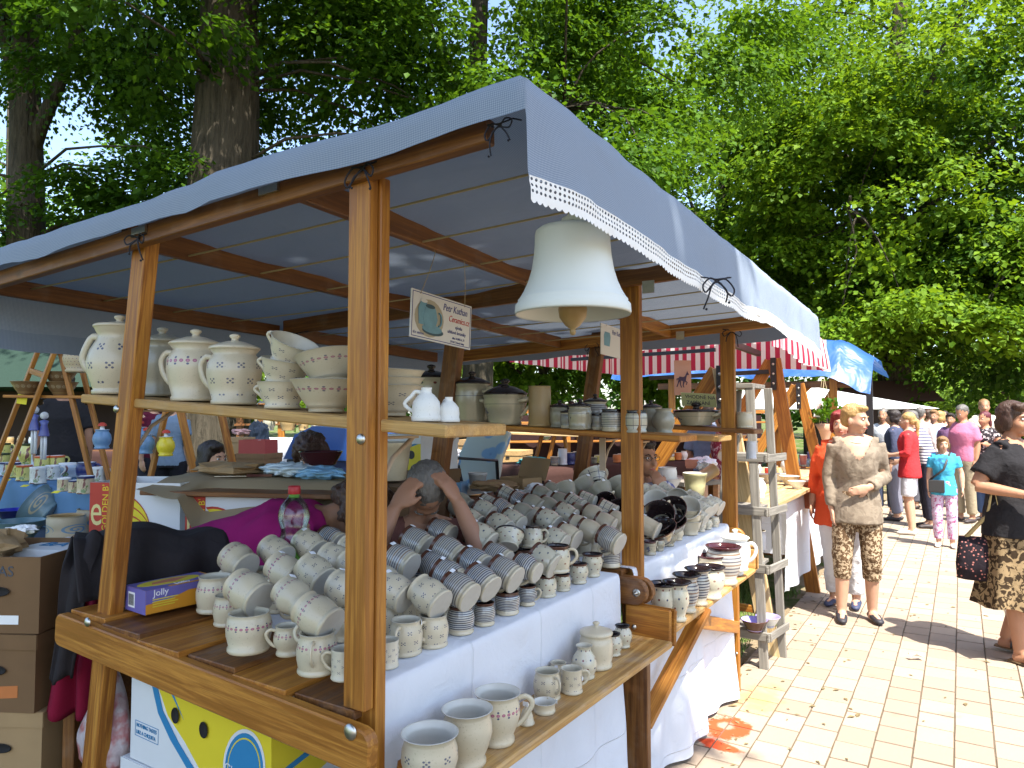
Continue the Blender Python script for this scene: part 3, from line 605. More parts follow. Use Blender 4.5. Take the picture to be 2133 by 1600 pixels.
# ---------------------------------------------------------------- canopy
canopy = thing('canopy', 'blue checked cloth canopy with white lace hem over the ceramics stall', 'canopy', T((-1.7, 1.13, 2.2)))
XF, XB, YA, YB = -.675, -3.36, 1.118, 4.33
def roofz(x, y): return 2.272 + (x - XF) * .026 - .022 * (y - YA) - .0045 * max(0, y - 3.4) ** 2
def nz(x, y, z, s): return mnoise.noise(Vector((x * s, y * s, z * s)))
ysl = [(YA - .008, .085), (YA - .007, .065), (YA - .005, .045), (YA, .02), (YA + .012, .006)] + [(YA + .03 + (YB - YA - .06) * i / 64, 0) for i in range(65)] + [(YB - .012, .006), (YB, .02), (YB + .005, .05), (YB + .007, .09), (YB + .008, .13)]
def hem(y): return .205 + .010 * math.sin(y * 3.1 + .6) + .006 * math.sin(y * 7.7) + .03 * max(0, 1.5 - y)
xsl = [(XB - .012, .30), (XB - .012, .22), (XB - .008, .14), (XB - .004, .06), (XB, .02), (XB + .015, .005)] + [(XB + .04 + (XF - XB - .08) * i / 46, 0) for i in range(47)] + [(XF - .02, .004), (XF, .018), (XF + .006, .05), (XF + .01, .10), (XF + .013, .15), (XF + .016, .2), (XF + .018, 1.0)]
vs = []; NU = len(ysl); NV = len(xsl)
acc = lambda sl: list(np.cumsum([0] + [math.hypot(b_[0] - a_[0], min(b_[1], .215) - min(a_[1], .215)) / .0048 for a_, b_ in zip(sl, sl[1:])]))
ARX, ARY = acc(xsl), acc(ysl)      # thread counts, so the check keeps its size
for y, dy in ysl:
    for i, (x, dx) in enumerate(xsl):
        if dx >= 1.0: dx = hem(y)
        elif dx >= .15 and i > 30: dx = hem(y) * dx / .215
        d = max(dx, dy * (1 + .25 * nz(x, 0, 5, 2.2)))
        fold = .006 * math.sin(y * 11 + 1.5 * math.sin(y * 5)) * min(1, dx / .2) if x > -1 else .012 * math.sin(y * 9) * min(1, dx / .2)
        zz = roofz(x, y) - d + .016 * nz(x, y, 0, 2.3) * (1 if d < .01 else .3) + .006 * nz(x, y, 2, 9)
        if d < .01:                                     # cloth sags between the beams, rides over them
            bay = (y - YN) / (YP2 - YN) if y < YP2 else (y - YP2) / (YP3 - YP2)
            zz -= .035 * math.sin(math.pi * min(max(bay, 0), 1)) * math.sin(math.pi * min(1, max(0, (x - XB) / (XF - XB))))
        yy = y + (.010 * nz(x, 1, 0, 3) + .008 * math.sin(x * 11 + 2 * math.sin(x * 3))) * min(1, dy / .1)
        vs.append(Vector((x + fold, yy, zz)))
fs = []; uvs = []
for i in range(NU - 1):
    for j in range(NV - 1):
        a = i * NV + j; fs.append((a, a + 1, a + NV + 1, a + NV)); uvs.append([(ARX[j], ARY[i]), (ARX[j + 1], ARY[i]), (ARX[j + 1], ARY[i + 1]), (ARX[j], ARY[i + 1])])
b = MB(); b.add(vs, fs, 0, True, uvs); world('cloth_sheet', b, C_CANOPY, canopy)
# lace along the front hem: real scallops, open-work holes in the material
m, k, bs = newmat('openwork_lace', (.82, .81, .78), .85, spec=.1); u, v = k.uv()
fx = k.m('SUBTRACT', k.m('FRACT', k.m('MULTIPLY', u, 210)), .5); vr = k.m('MULTIPLY', v, 4.0); fy = k.m('SUBTRACT', k.m('FRACT', vr), .5)
dd = k.m('SQRT', k.m('ADD', k.m('MULTIPLY', fx, fx), k.m('MULTIPLY', fy, fy))); hole = k.m('MULTIPLY', k.m('LESS_THAN', dd, .27), k.m('GREATER_THAN', v, .2))
tp_ = k.n.new('ShaderNodeBsdfTransparent'); mx = k.n.new('ShaderNodeMixShader'); k.l.new(hole, mx.inputs[0]); k.l.new(bs.outputs[0], mx.inputs[1]); k.l.new(tp_.outputs[0], mx.inputs[2]); k.l.new(mx.outputs[0], k.n['Material Output'].inputs[0])
b = MB()
def lace(u, v):
    y = YA - .008 + (YB - YA + .016) * u; zt = roofz(XF + .018, y) - hem(y) + .004; sc = .006 * abs(math.sin(u * 150 * math.pi)) if v < .01 else 0
    fold = .006 * math.sin(y * 11 + 1.5 * math.sin(y * 5)); return Vector((XF + .02 + fold + .004 * nz(0, y, v, 14), y, zt - .046 * (1 - v) - sc + .004 * nz(3, y, 0, 10)))
b.grid(lace, 600, 4); world('lace_trim', b, m, canopy)
def bow(p, face, s=1.0, name='tie_cord', tails=2, sd=1):
    """a shoelace bow: two loops and hanging tails"""
    rn = random.Random(sd); p = Vector(p); f = Vector(face).normalized(); r = f.cross(EZ).normalized(); b = MB()
    def W(x, y, z): return p + r * (x * s) + f * (y * s) + EZ * (z * s)
    b.ball(p, .006 * s, 8, 6)
    for sg in (-1, 1):
        L = rn.uniform(.045, .065); dz = rn.uniform(-.03, .005)
        b.tube(smooth([W(0, 0, 0), W(sg * L * .5, .012, .012 + dz * .3), W(sg * L, .014, dz), W(sg * L * .8, .012, -.02 + dz), W(sg * .012, .006, -.008), W(0, 0, 0)]), .0026 * s, 6)
        tl = rn.uniform(.05, .09); b.tube(smooth([W(0, 0, 0), W(sg * .02, .012, -.02), W(sg * .03, .012, -tl * .6), W(sg * rn.uniform(.02, .05), .01, -tl)]), .0026 * s, 6); b.ball(W(sg * .035, .01, -tl), .004 * s, 6, 5)
    b.tube([W(-.05, -.04, .02), W(-.045, .0, .012), W(0, .004, .005), W(.045, .0, .012), W(.05, -.04, .02)], .0026 * s, 6)
    return world(name, b, CORD, canopy)
bow(aY(757, 352, YN - .05), -EY, .8, sd=3); bow(aY(288, 497, YN - .05), -EY, .85, sd=5); bow(aY(1042, 262, YN - .06), -EY, .65, sd=8); bow(aX(1492, 586, XF + .06), (.6, -.8, 0), 1.0, sd=4)
bow((X0 + .03, YP3 - .04, 2.11), (.5, -.8, 0), 1.0, sd=11); bow((-2.02, YP3 - .04, 2.08), -EY, 1.0, sd=14); bow((-3.1, YP2 - .1, 2.06), -EY, 1.2, sd=15)
b = MB()
for i, y in enumerate((1.42, 1.72, 2.06, 2.4, 3.02, 3.32, 3.62, 3.95)):
    pts = [Vector((XB + .1 + (XF - XB - .16) * t, y + .05 * (t - .5), roofz(XB + .1 + (XF - XB - .16) * t, y) - .062 - .012 * math.sin(t * math.pi))) for t in [q / 10 for q in range(11)]]
    b2 = MB(); b2.tube(pts, .0032, 6); world('roof_rope', b2, ROPE, canopy)
# ---------------------------------------------------------------- table linen
def linen(name, label, y0, y1, x0, xf, zt, zb, seed, sl=0.0):
    """top sheet folded over the front edge, hanging in soft folds"""
    def fn(u, v):
        prof = [(x0, zt), (x0 + .3, zt), (xf - .3, zt), (xf - .012, zt), (xf - .002, zt - .004), (xf + .003, zt - .02)] + [(xf + .004, zt - .02 - (zt - .02 - zb) * q / 18) for q in range(1, 19)]
        t = v * (len(prof) - 1); i = min(int(t), len(prof) - 2); f = t - i; x = prof[i][0] * (1 - f) + prof[i + 1][0] * f; z = prof[i][1] * (1 - f) + prof[i + 1][1] * f
        dr = max(0, (zt - z)) / (zt - zb); ya = y0 + sl * max(0, xf - x); y = ya + (y1 - ya) * u
        x += dr ** 1.2 * (.030 * math.sin(y * 11 + seed + 1.2 * math.sin(y * 4 + seed)) + .02 * math.sin(y * 23 + seed)) + .01 * dr * nz(y, z, seed, 5)
        z += .0025 * nz(x, y, seed, 7) * (1 if dr == 0 else 0) + (.03 * nz(y, 1, seed, 3) * dr if dr > .9 else 0)
        return Vector((x, y + .02 * dr * math.sin(z * 6 + seed), z))
    b = MB(); b.grid(fn, 70, 46); return tag(put(name, b, C_WHITE), label, 'tablecloth', 'white cloths on the ceramics stall')
linen('tablecloth', 'white cloth hanging in shade from the near table, behind the large cream pots', YN + .045, 2.575, -2.3, -1.135, 1.0065, .06, 0, .26)
linen('tablecloth', 'white cloth on the far table with sun falling on its front', 2.70, 4.09, -2.28, -1.13, 1.0035, .05, 2)
# ================================================================ pottery
def prof(kind):
    """outer wall bottom->rim, inner wall rim->bottom (unit: metres at scale 1)"""
    P = {
     'mug': ([(.041, 0), (.0435, .003), (.0435, .008), (.0405, .011), (.0415, .014), (.0455, .035), (.0455, .052), (.041, .072), (.0375, .079), (.0385, .084), (.0405, .0885)],),
     'wide': ([(.042, 0), (.0445, .003), (.0445, .009), (.041, .012), (.047, .035), (.048, .055), (.044, .07), (.041, .074), (.043, .0805)],),
     'cyl': ([(.040, 0), (.042, .003), (.042, .007), (.0395, .010), (.040, .03), (.0405, .06), (.0395, .078), (.041, .084), (.041, .089)],),
     'tulip': ([(.033, 0), (.0355, .003), (.0355, .010), (.031, .014), (.036, .024), (.0435, .042), (.0435, .056), (.0375, .074), (.036, .080), (.0385, .087)],),
     'taper': ([(.033, 0), (.0345, .003), (.0345, .008), (.033, .011), (.038, .04), (.041, .075), (.043, .09)],),
     'vase': ([(.026, 0), (.029, .003), (.029, .009), (.024, .014), (.029, .03), (.037, .055), (.037, .075), (.031, .095), (.030, .101), (.038, .110), (.045, .115)],),
     'kettle': ([(.034, 0), (.037, .003), (.037, .010), (.033, .015), (.042, .035), (.049, .06), (.048, .078), (.043, .092), (.044, .097), (.050, .104)],),
     'jug': ([(0.056, 0), (0.06, 0.003), (0.06, 0.0106), (0.056, 0.0129), (0.058, 0.0167), (0.07, 0.0532), (0.074, 0.0836), (0.066, 0.114), (0.052, 0.1383), (0.048, 0.152), (0.052, 0.1581), (0.058, 0.171)],),
     'urn': ([(0.058, 0), (0.061, 0.0035), (0.061, 0.0114), (0.058, 0.0141), (0.068, 0.0528), (0.074, 0.088), (0.072, 0.1144), (0.06, 0.1364), (0.056, 0.1408), (0.066, 0.154)],),
     'crock': ([(0.072, 0), (0.075, 0.0031), (0.076, 0.0156), (0.079, 0.078), (0.08, 0.1248), (0.076, 0.1482), (0.078, 0.1521), (0.08, 0.1638)],),
     'caserole': ([(.060, 0), (.063, .004), (.062, .01), (.075, .05), (.083, .085), (.080, .10), (.083, .105), (.083, .112)],),
     'lowdish': ([(.055, 0), (.058, .003), (.058, .008), (.072, .03), (.080, .045), (.083, .05)],),
     'bowl': ([(.042, 0), (.045, .003), (.044, .01), (.060, .03), (.078, .06), (.086, .076), (.092, .082)],),
     'cupbowl': ([(.045, 0), (.048, .003), (.048, .010), (.045, .013), (.057, .035), (.064, .06), (.066, .068), (.070, .074)],),
     'dish': ([(.032, 0), (.034, .003), (.034, .009), (.032, .011), (.0335, .024), (.037, .032)],),
     'jar': ([(.038, 0), (.041, .003), (.041, .008), (.038, .011), (.043, .03), (.043, .06), (.041, .072), (.038, .076), (.041, .082)],),
     'round': ([(.034, 0), (.037, .003), (.037, .009), (.033, .013), (.042, .03), (.047, .052), (.043, .075), (.033, .09), (.031, .095), (.036, .104)],),
     'gourd': ([(.033, 0), (.036, .003), (.036, .009), (.033, .012), (.043, .03), (.045, .048), (.037, .072), (.024, .09), (.022, .097), (.025, .104), (.029, .108)],),
     'oil': ([(.036, 0), (.038, .003), (.038, .012), (.036, .015), (.037, .03), (.034, .05), (.022, .066), (.014, .072), (.013, .080), (.014, .086)],),
     'tankard': ([(.048, 0), (.050, .004), (.050, .012), (.047, .016), (.047, .10), (.047, .15), (.045, .16), (.047, .168)],),
     'flowerpot': ([(.08, 0), (.084, .004), (.10, .10), (.11, .19), (.118, .195), (.118, .22)],),
     'tallcup': ([(.028, 0), (.03, .002), (.036, .06), (.044, .12), (.05, .16)],),
    }
    o = P[kind][0]; t = max(.0035, o[-1][0] * .07); inn = [(o[-1][0] - t * .5, o[-1][1] + t * .3), (o[-1][0] - t, o[-1][1] - t * .2)]
    for r, z in o[::-1]:
        if z < o[-1][1] - .006 and z > o[-1][1] * .14: inn.append((r - t, z))
    zb = o[-1][1] * .12; inn += [(o[3][0] * .8, zb + .001), (.0005, zb)]
    return o, inn
PCACHE = {}
def pot_mesh(kind, deco, inside, rim, seg=28):
    key = (kind, deco, inside.name, rim.name if rim else None, seg)
    if key not in PCACHE:
        o, i = prof(kind); b = MB(); b.lathe(o, seg, 0, None, (True, False)); b.f[-1]; b.mi[-1] = 2
        if rim:      # dark glaze runs over the rim
            top = o[-1][1]; sel = [p for p in o if p[1] > top - .012]
            b.lathe([(r + .0006, z) for r, z in ([(o[-2][0] * .5 + o[-1][0] * .5, (o[-2][1] + top) / 2)] if len(sel) < 2 else sel)] + [(o[-1][0], top + .0012), (i[0][0], i[0][1] + .0008)], seg, 3)
        b.lathe([o[-1]] + i, seg, 1); PCACHE[key] = b.mesh(kind, [PM[deco] if isinstance(deco, str) else deco, inside, G_BASE, rim or inside])
    return PCACHE[key]
def handle_mesh(kind, mat, seg=8):
    key = ('h', kind, mat.name)
    if key not in PCACHE:
        o, _ = prof(kind); H = o[-1][1]
        def rad(z):
            for (r0, z0), (r1, z1) in zip(o, o[1:]):
                if z0 <= z <= z1: return r0 + (r1 - r0) * ((z - z0) / max(1e-6, z1 - z0))
            return o[-1][0]
        za, zb = H * .84, H * .30; out = H * .30 if H < .13 else H * .24; q = max(.0042, H * .045)
        pts = [(rad(za) - .003, 0, za), (rad(za) + out * .55, 0, za + H * .04), (rad(za) + out, 0, za - H * .10), (rad(zb) + out * .8, 0, (za + zb) / 2 - H * .04), (rad(zb) + out * .32, 0, zb + H * .06), (rad(zb) - .003, 0, zb)]
        # smooth the D
        P_ = [Vector(p) for p in pts]; S_ = []
        for i in range(len(P_) - 1):
            p0, p1, p2, p3 = P_[max(i - 1, 0)], P_[i], P_[i + 1], P_[min(i + 2, len(P_) - 1)]
            for t in (0, .33, .66): S_.append(.5 * ((2 * p1) + (p2 - p0) * t + (2 * p0 - 5 * p1 + 4 * p2 - p3) * t * t + (3 * p1 - p0 - 3 * p2 + p3) * t ** 3))
        S_.append(P_[-1]); b = MB(); b.tube(S_, [(q * 1.25, q * .8)] * len(S_), seg, up=(0, 1, 0)); PCACHE[key] = b.mesh('handle', mat)
    return PCACHE[key]
def lid_mesh(r, mat, key, dome=.35):
    k_ = ('lid', round(r, 4), mat.name, dome)
    if k_ not in PCACHE:
        b = MB(); h = r * dome
        b.lathe([(r * .9, -.004), (r * 1.03, -.002), (r * 1.05, .003), (r * .98, .007), (r * .75, h * .55), (r * .4, h * .9), (r * .16, h), (r * .13, h + r * .08), (r * .22, h + r * .17), (r * .22, h + r * .24), (r * .1, h + r * .30), (.0004, h + r * .31)], 24); PCACHE[k_] = b.mesh('lid', mat)
    return PCACHE[k_]
tb = MB(); tb.box((0, 0, 0), (.016, .0012, .012)); TAGM = tb.mesh('price_tag', PAPER)
def pot(kind, deco, M, label, cat='mug', group=None, inside=None, rim=None, handle=None, lid=None, tagp=None, lugs=False, name=None, dome=.35, seg=28, spout=False):
    inside = inside or G_IN; r = thing(name or ('mug' if cat == 'mug' else cat.replace(' ', '_')), label, cat, M, group)
    put('body', pot_mesh(kind, deco, inside, rim, seg), None, M, r); o, _ = prof(kind)
    hm = PM['plain'] if deco not in ('white',) else PM['white']
    if not isinstance(deco, str): hm = deco
    if handle is not None: put('handle', handle_mesh(kind, hm), None, M @ Matrix.Rotation(handle, 4, 'Z'), r)
    if lugs:
        for s in (0, math.pi):
            key = ('lug', kind, hm.name)
            if key not in PCACHE:
                z = o[-1][1] * .82; x = o[-3][0]; b = MB(); b.tube([(x - .004, -.026, z - .004), (x + .018, -.02, z), (x + .026, 0, z + .002), (x + .018, .02, z), (x - .004, .026, z - .004)], .0065, 8); PCACHE[key] = b.mesh('lug', hm)
            put('lug_handle', PCACHE[key], None, M @ Matrix.Rotation((handle or 0) + s, 4, 'Z'), r)
    if lid is not None: put('lid', lid_mesh(o[-1][0], lid, kind, dome), None, M @ T((0, 0, o[-1][1] + .002)), r)
    if tagp is not None:
        a, zz = tagp; rr = max(p[0] for p in o[-3:]) + .001
        put('price_tag', TAGM, None, M @ Matrix.Rotation(a, 4, 'Z') @ T((0, -rr, o[-1][1] * zz)) @ Matrix.Rotation(R(random.uniform(-14, 14)), 4, 'Y') @ Matrix.Scale(1.0, 4), r)
    return r
def rmax(kind): return max(p[0] for p in prof(kind)[0])
def stand(x, y, w, z, kind, deco, label, rot=None, dy=6, **kw):
    """a pot standing on height z; x, y: pixel of the foot's lower edge, w: width in pixels"""
    p = aZ(x, y - dy, z); f = (p - CAM).dot(_cf); s = w / F * f / (2 * rmax(kind))
    return pot(kind, deco, frame(p, rot if rot is not None else random.uniform(0, 6.28), s=s), label, **kw)
def lying(x, y, z, s, kind, deco, label, yaw=-12, down=24, roll=None, tagged=True, **kw):
    """lies tilted, foot towards the customers; x, y: pixel of the body's middle"""
    p = aZ(x, y, z); a = Vector((math.cos(R(yaw)) * math.cos(R(down)), math.sin(R(yaw)) * math.cos(R(down)), -math.sin(R(down))))
    zax = -a; q = zax.to_track_quat('Z', 'Y').to_matrix().to_4x4(); H = prof(kind)[0][-1][1]
    M = T(p) @ q @ Matrix.Rotation(roll if roll is not None else random.uniform(-.4, .4), 4, 'Z') @ Matrix.Scale(s, 4) @ T((0, 0, -H / 2))
    if tagged and 'tagp' not in kw:
        up_ = (M.to_3x3().inverted() @ EZ); kw['tagp'] = (math.atan2(up_.y, up_.x) + math.pi / 2 + random.uniform(-.3, .3), .93)
    return pot(kind, deco, M, label, **kw)
TZ = 1.0085
DECO = {'band': 'flower band', 'bandlow': 'purple flower band', 'cross': 'dot clusters', 'cross2': 'tiny dots', 'stripe': 'blue stripes', 'stripeb': 'brown stripes', 'dots': 'red dots', 'grid': 'grid lines', 'plain': 'plain glaze', 'sage': 'sage glaze', 'bloom': 'blue flower', 'white': 'white finish'}
HB = lambda: random.uniform(1.9, 3.2)
# --- standing row along the table edge, from the near post outward
G1 = 'mugs standing along the front of the near table'
rows = [(447, 1278, 74, 'mug', 'band', 'beside the rubber glove box'), (476, 1306, 62, 'mug', 'band', 'half hidden behind the large banded mug'), (518, 1360, 93, 'wide', 'band', 'largest of its row, left of the near post'), (600, 1369, 60, 'tulip', 'bandlow', 'with narrow foot, between two wider banded mugs'),
 (660, 1405, 84, 'mug', 'band', 'at the plank edge, a tilted mug resting in its mouth'), (718, 1418, 58, 'cyl', 'cross2', 'half hidden by the near post'), (716, 1338, 60, 'tulip', 'bandlow', 'behind the near post'), (805, 1394, 52, 'cyl', 'cross2', 'with handle, just right of the near post'),
 (845, 1366, 71, 'mug', 'cross', 'second right of the near post'), (902, 1350, 65, 'mug', 'cross', 'third right of the near post'), (836, 1318, 60, 'mug', 'cross', 'behind the dotted mugs right of the near post'), (795, 1322, 54, 'mug', 'cross', 'close behind the near post'),
 (960, 1323, 57, 'mug', 'stripe', 'first of the striped row at the table edge'), (1009, 1306, 46, 'mug', 'stripe', 'second of the striped row at the table edge'), (1057, 1283, 53, 'wide', 'stripe', 'third and widest of the striped row at the table edge'), (1099, 1266, 40, 'tulip', 'stripe', 'last and smallest of the striped row at the table edge'),
 (1138, 1247, 44, 'mug', 'dots', 'first of the dotted row at the table edge'), (1172, 1235, 34, 'mug', 'dots', 'narrow one, second of the dotted row at the table edge'), (1206, 1220, 40, 'tulip', 'dots', 'dark inside, third of the dotted row at the table edge'), (1234, 1206, 44, 'kettle', 'dots', 'dark inside with handle, near the middle post'), (1272, 1186, 42, 'cyl', 'stripe', 'against the middle post')]
for x, y, w_, kd, dc, where in rows:
    dark = dc in ('stripe', 'dots')
    stand(x, y, w_, TZ + (.004 if x < 740 else 0), kd, dc, f'upright mug with {DECO[dc]}, {where}', group=G1, inside=G_BLACK if dark else G_IN, rim=G_BROWN if dark else None,
          handle=(R(10) if x in (805, 1234, 1272) else HB()), tagp=((R(-40), .9) if x in (845, 1234) else None))
pot('mug', 'dots', frame(aZ(1161, 1190, TZ + .082), R(15), s=.98), 'dotted mug with dark rim standing on top of another mug, handle to the right', group=G1, inside=G_BLACK, rim=G_BROWN, handle=R(10))
pot('mug', 'dots', frame(aZ(1108, 1142, TZ + .10), R(25), R(-14), s=.92), 'dotted mug with dark lip and handle tipped back among lying mugs', group=G1, inside=G_BLACK, rim=G_BLACK, handle=R(10), tagp=(R(-50), .95))
pot('cupbowl', 'dots', frame(aZ(1058, 1140, TZ + .12), R(200), R(40), s=.82), 'dotted bowl with black inside tipped towards the viewer', 'bowl', inside=G_BLACK, rim=G_BLACK)
# --- lying mugs stacked on them
blocks = [
 ('lying left of near post', [(497, 1170, 1.135, 1.16, 'wide', 'band'), (519, 1234, 1.135, 1.18, 'mug', 'band'), (575, 1151, 1.15, 1.10, 'mug', 'cross'), (593, 1190, 1.14, 1.08, 'mug', 'band'), (613, 1246, 1.13, 1.10, 'tulip', 'band'), (645, 1137, 1.16, 1.12, 'mug', 'cross'), (657, 1194, 1.145, 1.10, 'mug', 'cross'), (700, 1168, 1.15, 1.1, 'mug', 'cross'), (662, 1284, 1.128, 1.08, 'mug', 'band'), (690, 1124, 1.16, 1.0, 'mug', 'stripeb'), (738, 1182, 1.14, 1.05, 'mug', 'cross'), (722, 1228, 1.13, 1.05, 'mug', 'cross'), (735, 1146, 1.15, 1.0, 'mug', 'cross')]),
 ('lying right of near post', [(823, 1231, 1.135, 1.02, 'mug', 'cross'), (895, 1242, 1.13, 1.04, 'mug', 'cross'), (835, 1168, 1.155, 1.08, 'mug', 'stripeb'), (868, 1131, 1.17, 1.12, 'mug', 'stripe'), (933, 1150, 1.16, 1.12, 'mug', 'stripe'), (920, 1109, 1.17, 1.08, 'mug', 'stripe'), (935, 1200, 1.14, 1.0, 'mug', 'stripe'), (957, 1229, 1.13, 1.02, 'mug', 'stripe'), (990, 1173, 1.145, 1.02, 'mug', 'stripe'), (1003, 1211, 1.13, 1.0, 'mug', 'stripe'), (1035, 1161, 1.14, 1.0, 'mug', 'stripe'), (1052, 1194, 1.13, 1.04, 'mug', 'stripe'), (1098, 1183, 1.13, .98, 'tulip', 'stripe'), (800, 1210, 1.13, 1.0, 'mug', 'cross'), (905, 1180, 1.12, 1.0, 'mug', 'stripe')]),
 ('lying before middle post', [(978, 1086, 1.17, 1.18, 'mug', 'dots'), (1002, 1121, 1.155, 1.22, 'mug', 'dots'), (1040, 1096, 1.16, 1.12, 'mug', 'dots'), (1008, 1064, 1.185, 1.05, 'mug', 'dots'), (1068, 1086, 1.165, 1.08, 'mug', 'dots'), (1134, 1166, 1.13, 1.04, 'mug', 'dots'), (1142, 1085, 1.155, 1.12, 'mug', 'dots'), (1178, 1071, 1.16, 1.1, 'mug', 'dots'), (1158, 1124, 1.13, 1.0, 'mug', 'dots'), (1184, 1116, 1.13, 1.02, 'mug', 'plain'), (1206, 1096, 1.14, 1.02, 'mug', 'plain'), (1228, 1106, 1.13, 1.05, 'mug', 'plain')]),
 ('lying in the back heap', [(960, 1053, 1.20, 1.2, 'wide', 'sage'), (1018, 1050, 1.19, 1.0, 'cyl', 'grid'), (1058, 1032, 1.21, 1.05, 'cyl', 'grid'), (1048, 1060, 1.19, 1.0, 'cyl', 'stripeb'), (1085, 1044, 1.20, 1.05, 'cyl', 'stripeb'), (1110, 1052, 1.19, 1.08, 'mug', 'sage'), (1128, 1030, 1.205, 1.0, 'mug', 'sage'), (1142, 1056, 1.18, 1.05, 'mug', 'sage'), (1168, 1046, 1.185, 1.05, 'mug', 'sage'), (1150, 1022, 1.21, 1.0, 'mug', 'sage'), (1198, 1050, 1.18, 1.05, 'cyl', 'grid'), (1235, 1073, 1.15, 1.05, 'mug', 'plain'), (1222, 1042, 1.18, 1.0, 'cyl', 'grid'), (1265, 1062, 1.155, 1.05, 'cyl', 'grid'), (1272, 1123, 1.125, 1.08, 'mug', 'stripe'), (1260, 1090, 1.14, 1.0, 'mug', 'plain'), (1286, 1086, 1.135, 1.0, 'mug', 'plain'), (1090, 1070, 1.17, 1.05, 'mug', 'sage'), (1120, 1078, 1.15, 1.0, 'mug', 'plain'), (1205, 1070, 1.15, 1.0, 'mug', 'sage')])]
for g, lst in blocks:
    for i, (x, y, z, s, kd, dc) in enumerate(sorted(lst, key=lambda t: t[0])):
        dark = dc not in ('band', 'cross')
        lying(x, y, z + .005, s * .98, kd, dc, f'{"grey" if dc in ("sage", "grid") else "cream"} mug with {DECO[dc]}, {ORD[i]} from left of those {g}', yaw=2 + random.uniform(-8, 8), down=23 + random.uniform(-6, 5), group='mugs ' + g, inside=G_BLACK if dark else G_IN, rim=G_BROWN if dark else None, handle=random.uniform(-1.9, -1.2), tagged=random.random() < .6)
# hidden bottom layer the heap rests on (seen through the gaps)
rn = random.Random(4); n_ = 0
for i, yy in enumerate(np.arange(1.52, 2.56, .104)):
    for j, xx in enumerate((-1.36, -1.47, -1.58, -1.70, -1.82, -1.94, -2.06)):
        if yy < 1.75 and j < 3 and False: continue
        if (i + j) % 1: continue
        t = yy; dc = 'cross' if t < 1.85 else ('stripe' if t < 2.1 else ('dots' if t < 2.35 else 'sage'))
        if xx > -1.45 and yy > 2.3: continue
        p = Vector((xx + rn.uniform(-.008, .008), yy + rn.uniform(-.008, .008) + (.05 if j % 2 else 0), TZ))
        dark = dc != 'cross'
        pot('mug', dc, frame(p, rn.uniform(0, 6.28), s=.97), f'upright mug with {DECO[dc]} under the heap, {ORD[j + 1]} row back, {ORD[i]} from near post', group='mugs under the lying ones', inside=G_BLACK if dark else G_IN, rim=G_BROWN if dark else None, seg=18)
# --- far table
G2 = 'cups and bowls on the far table'
for x, y, w_, kd, dc, ins, where in [(1354, 1158, 26, 'cyl', 'bloom', G_PLUM, 'first right of the middle post'), (1373, 1150, 24, 'tulip', 'bloom', G_PLUM, 'second right of the middle post'), (1394, 1140, 26, 'tulip', 'bloom', G_PLUM, 'third right of the middle post'), (1412, 1128, 24, 'tulip', 'plain', G_PLUM, 'beside the white bowls'),
      (1460, 1110, 22, 'tulip', 'cross2', G_WIN, 'left of the three small ones at the table end'), (1474, 1105, 20, 'tulip', 'cross2', G_WIN, 'middle of the three small ones at the table end'), (1489, 1100, 20, 'tulip', 'cross2', G_WIN, 'at the far end of the table')]:
    stand(x, y, w_, 1.006, kd, dc, f'upright {DECO[dc]} cup, {where}', dy=3, cat='cup', group=G2, inside=ins, rim=ins if ins is G_PLUM else None, handle=HB(), seg=20)
for q, (z, dx) in enumerate(((1.006, 0), (1.045, 1), (1.075, 2))):
    pot('cupbowl', 'plain', frame(aZ(1436, 1113, 1.006) + Vector((0, 0, z - 1.006)), .3 * q, R(4 * q), s=.92), ('lowest', 'middle', 'top')[q] + ' bowl of the pale nested stack on the far table', 'bowl', G2, G_WIN, seg=24)
for i, (x, y, z, s, dc, ins, rz, rx, nm) in enumerate([(1372, 1082, 1.12, .98, 'bloom', G_BLACK, 15, 50, 'front'), (1400, 1070, 1.12, .95, 'bloom', G_BLACK, 12, 52, 'right'), (1375, 1112, 1.07, .95, 'bloom', G_BLACK, 10, 25, 'lower'), (1400, 1100, 1.06, .9, 'bloom', G_BLACK, 10, 22, 'lower right'), (1261, 1052, 1.16, .95, 'plain', G_BLACK, 15, 55, 'left of the middle post'), (1290, 1065, 1.15, .9, 'plain', G_BLACK, 15, 50, 'behind the middle post'), (1322, 1072, 1.13, .9, 'bloom', G_BLACK, 15, 48, 'just right of the middle post')]):
    pot('bowl' if i < 4 else 'cupbowl', dc, T(aZ(x, y, z)) @ Matrix.Rotation(R(rz), 4, 'Z') @ Matrix.Rotation(R(rx), 4, 'X') @ Matrix.Rotation(R(-12), 4, 'Y') @ Matrix.Scale(s, 4) @ T((0, 0, -.05)), f'tipped black lined bowl, {nm} one of the dark bowls', 'bowl', G2, ins, G_BROWN, handle=R(60), tagp=(R(160), .95) if i % 2 == 0 else None)
for i, (x, y, z, rx, nm) in enumerate([(1432, 1064, 1.13, 52, 'largest, over the nested stack'), (1366, 1050, 1.15, 50, 'behind the black lined bowls'), (1412, 1038, 1.15, 100, 'upside down behind the others')]):
    pot('cupbowl', 'plain', T(aZ(x, y, z)) @ Matrix.Rotation(R(15), 4, 'Z') @ Matrix.Rotation(R(rx), 4, 'X') @ Matrix.Scale(1.0, 4) @ T((0, 0, -.04)), f'pale grey bowl tipped on its side, {nm}', 'bowl', G2, G_WIN)
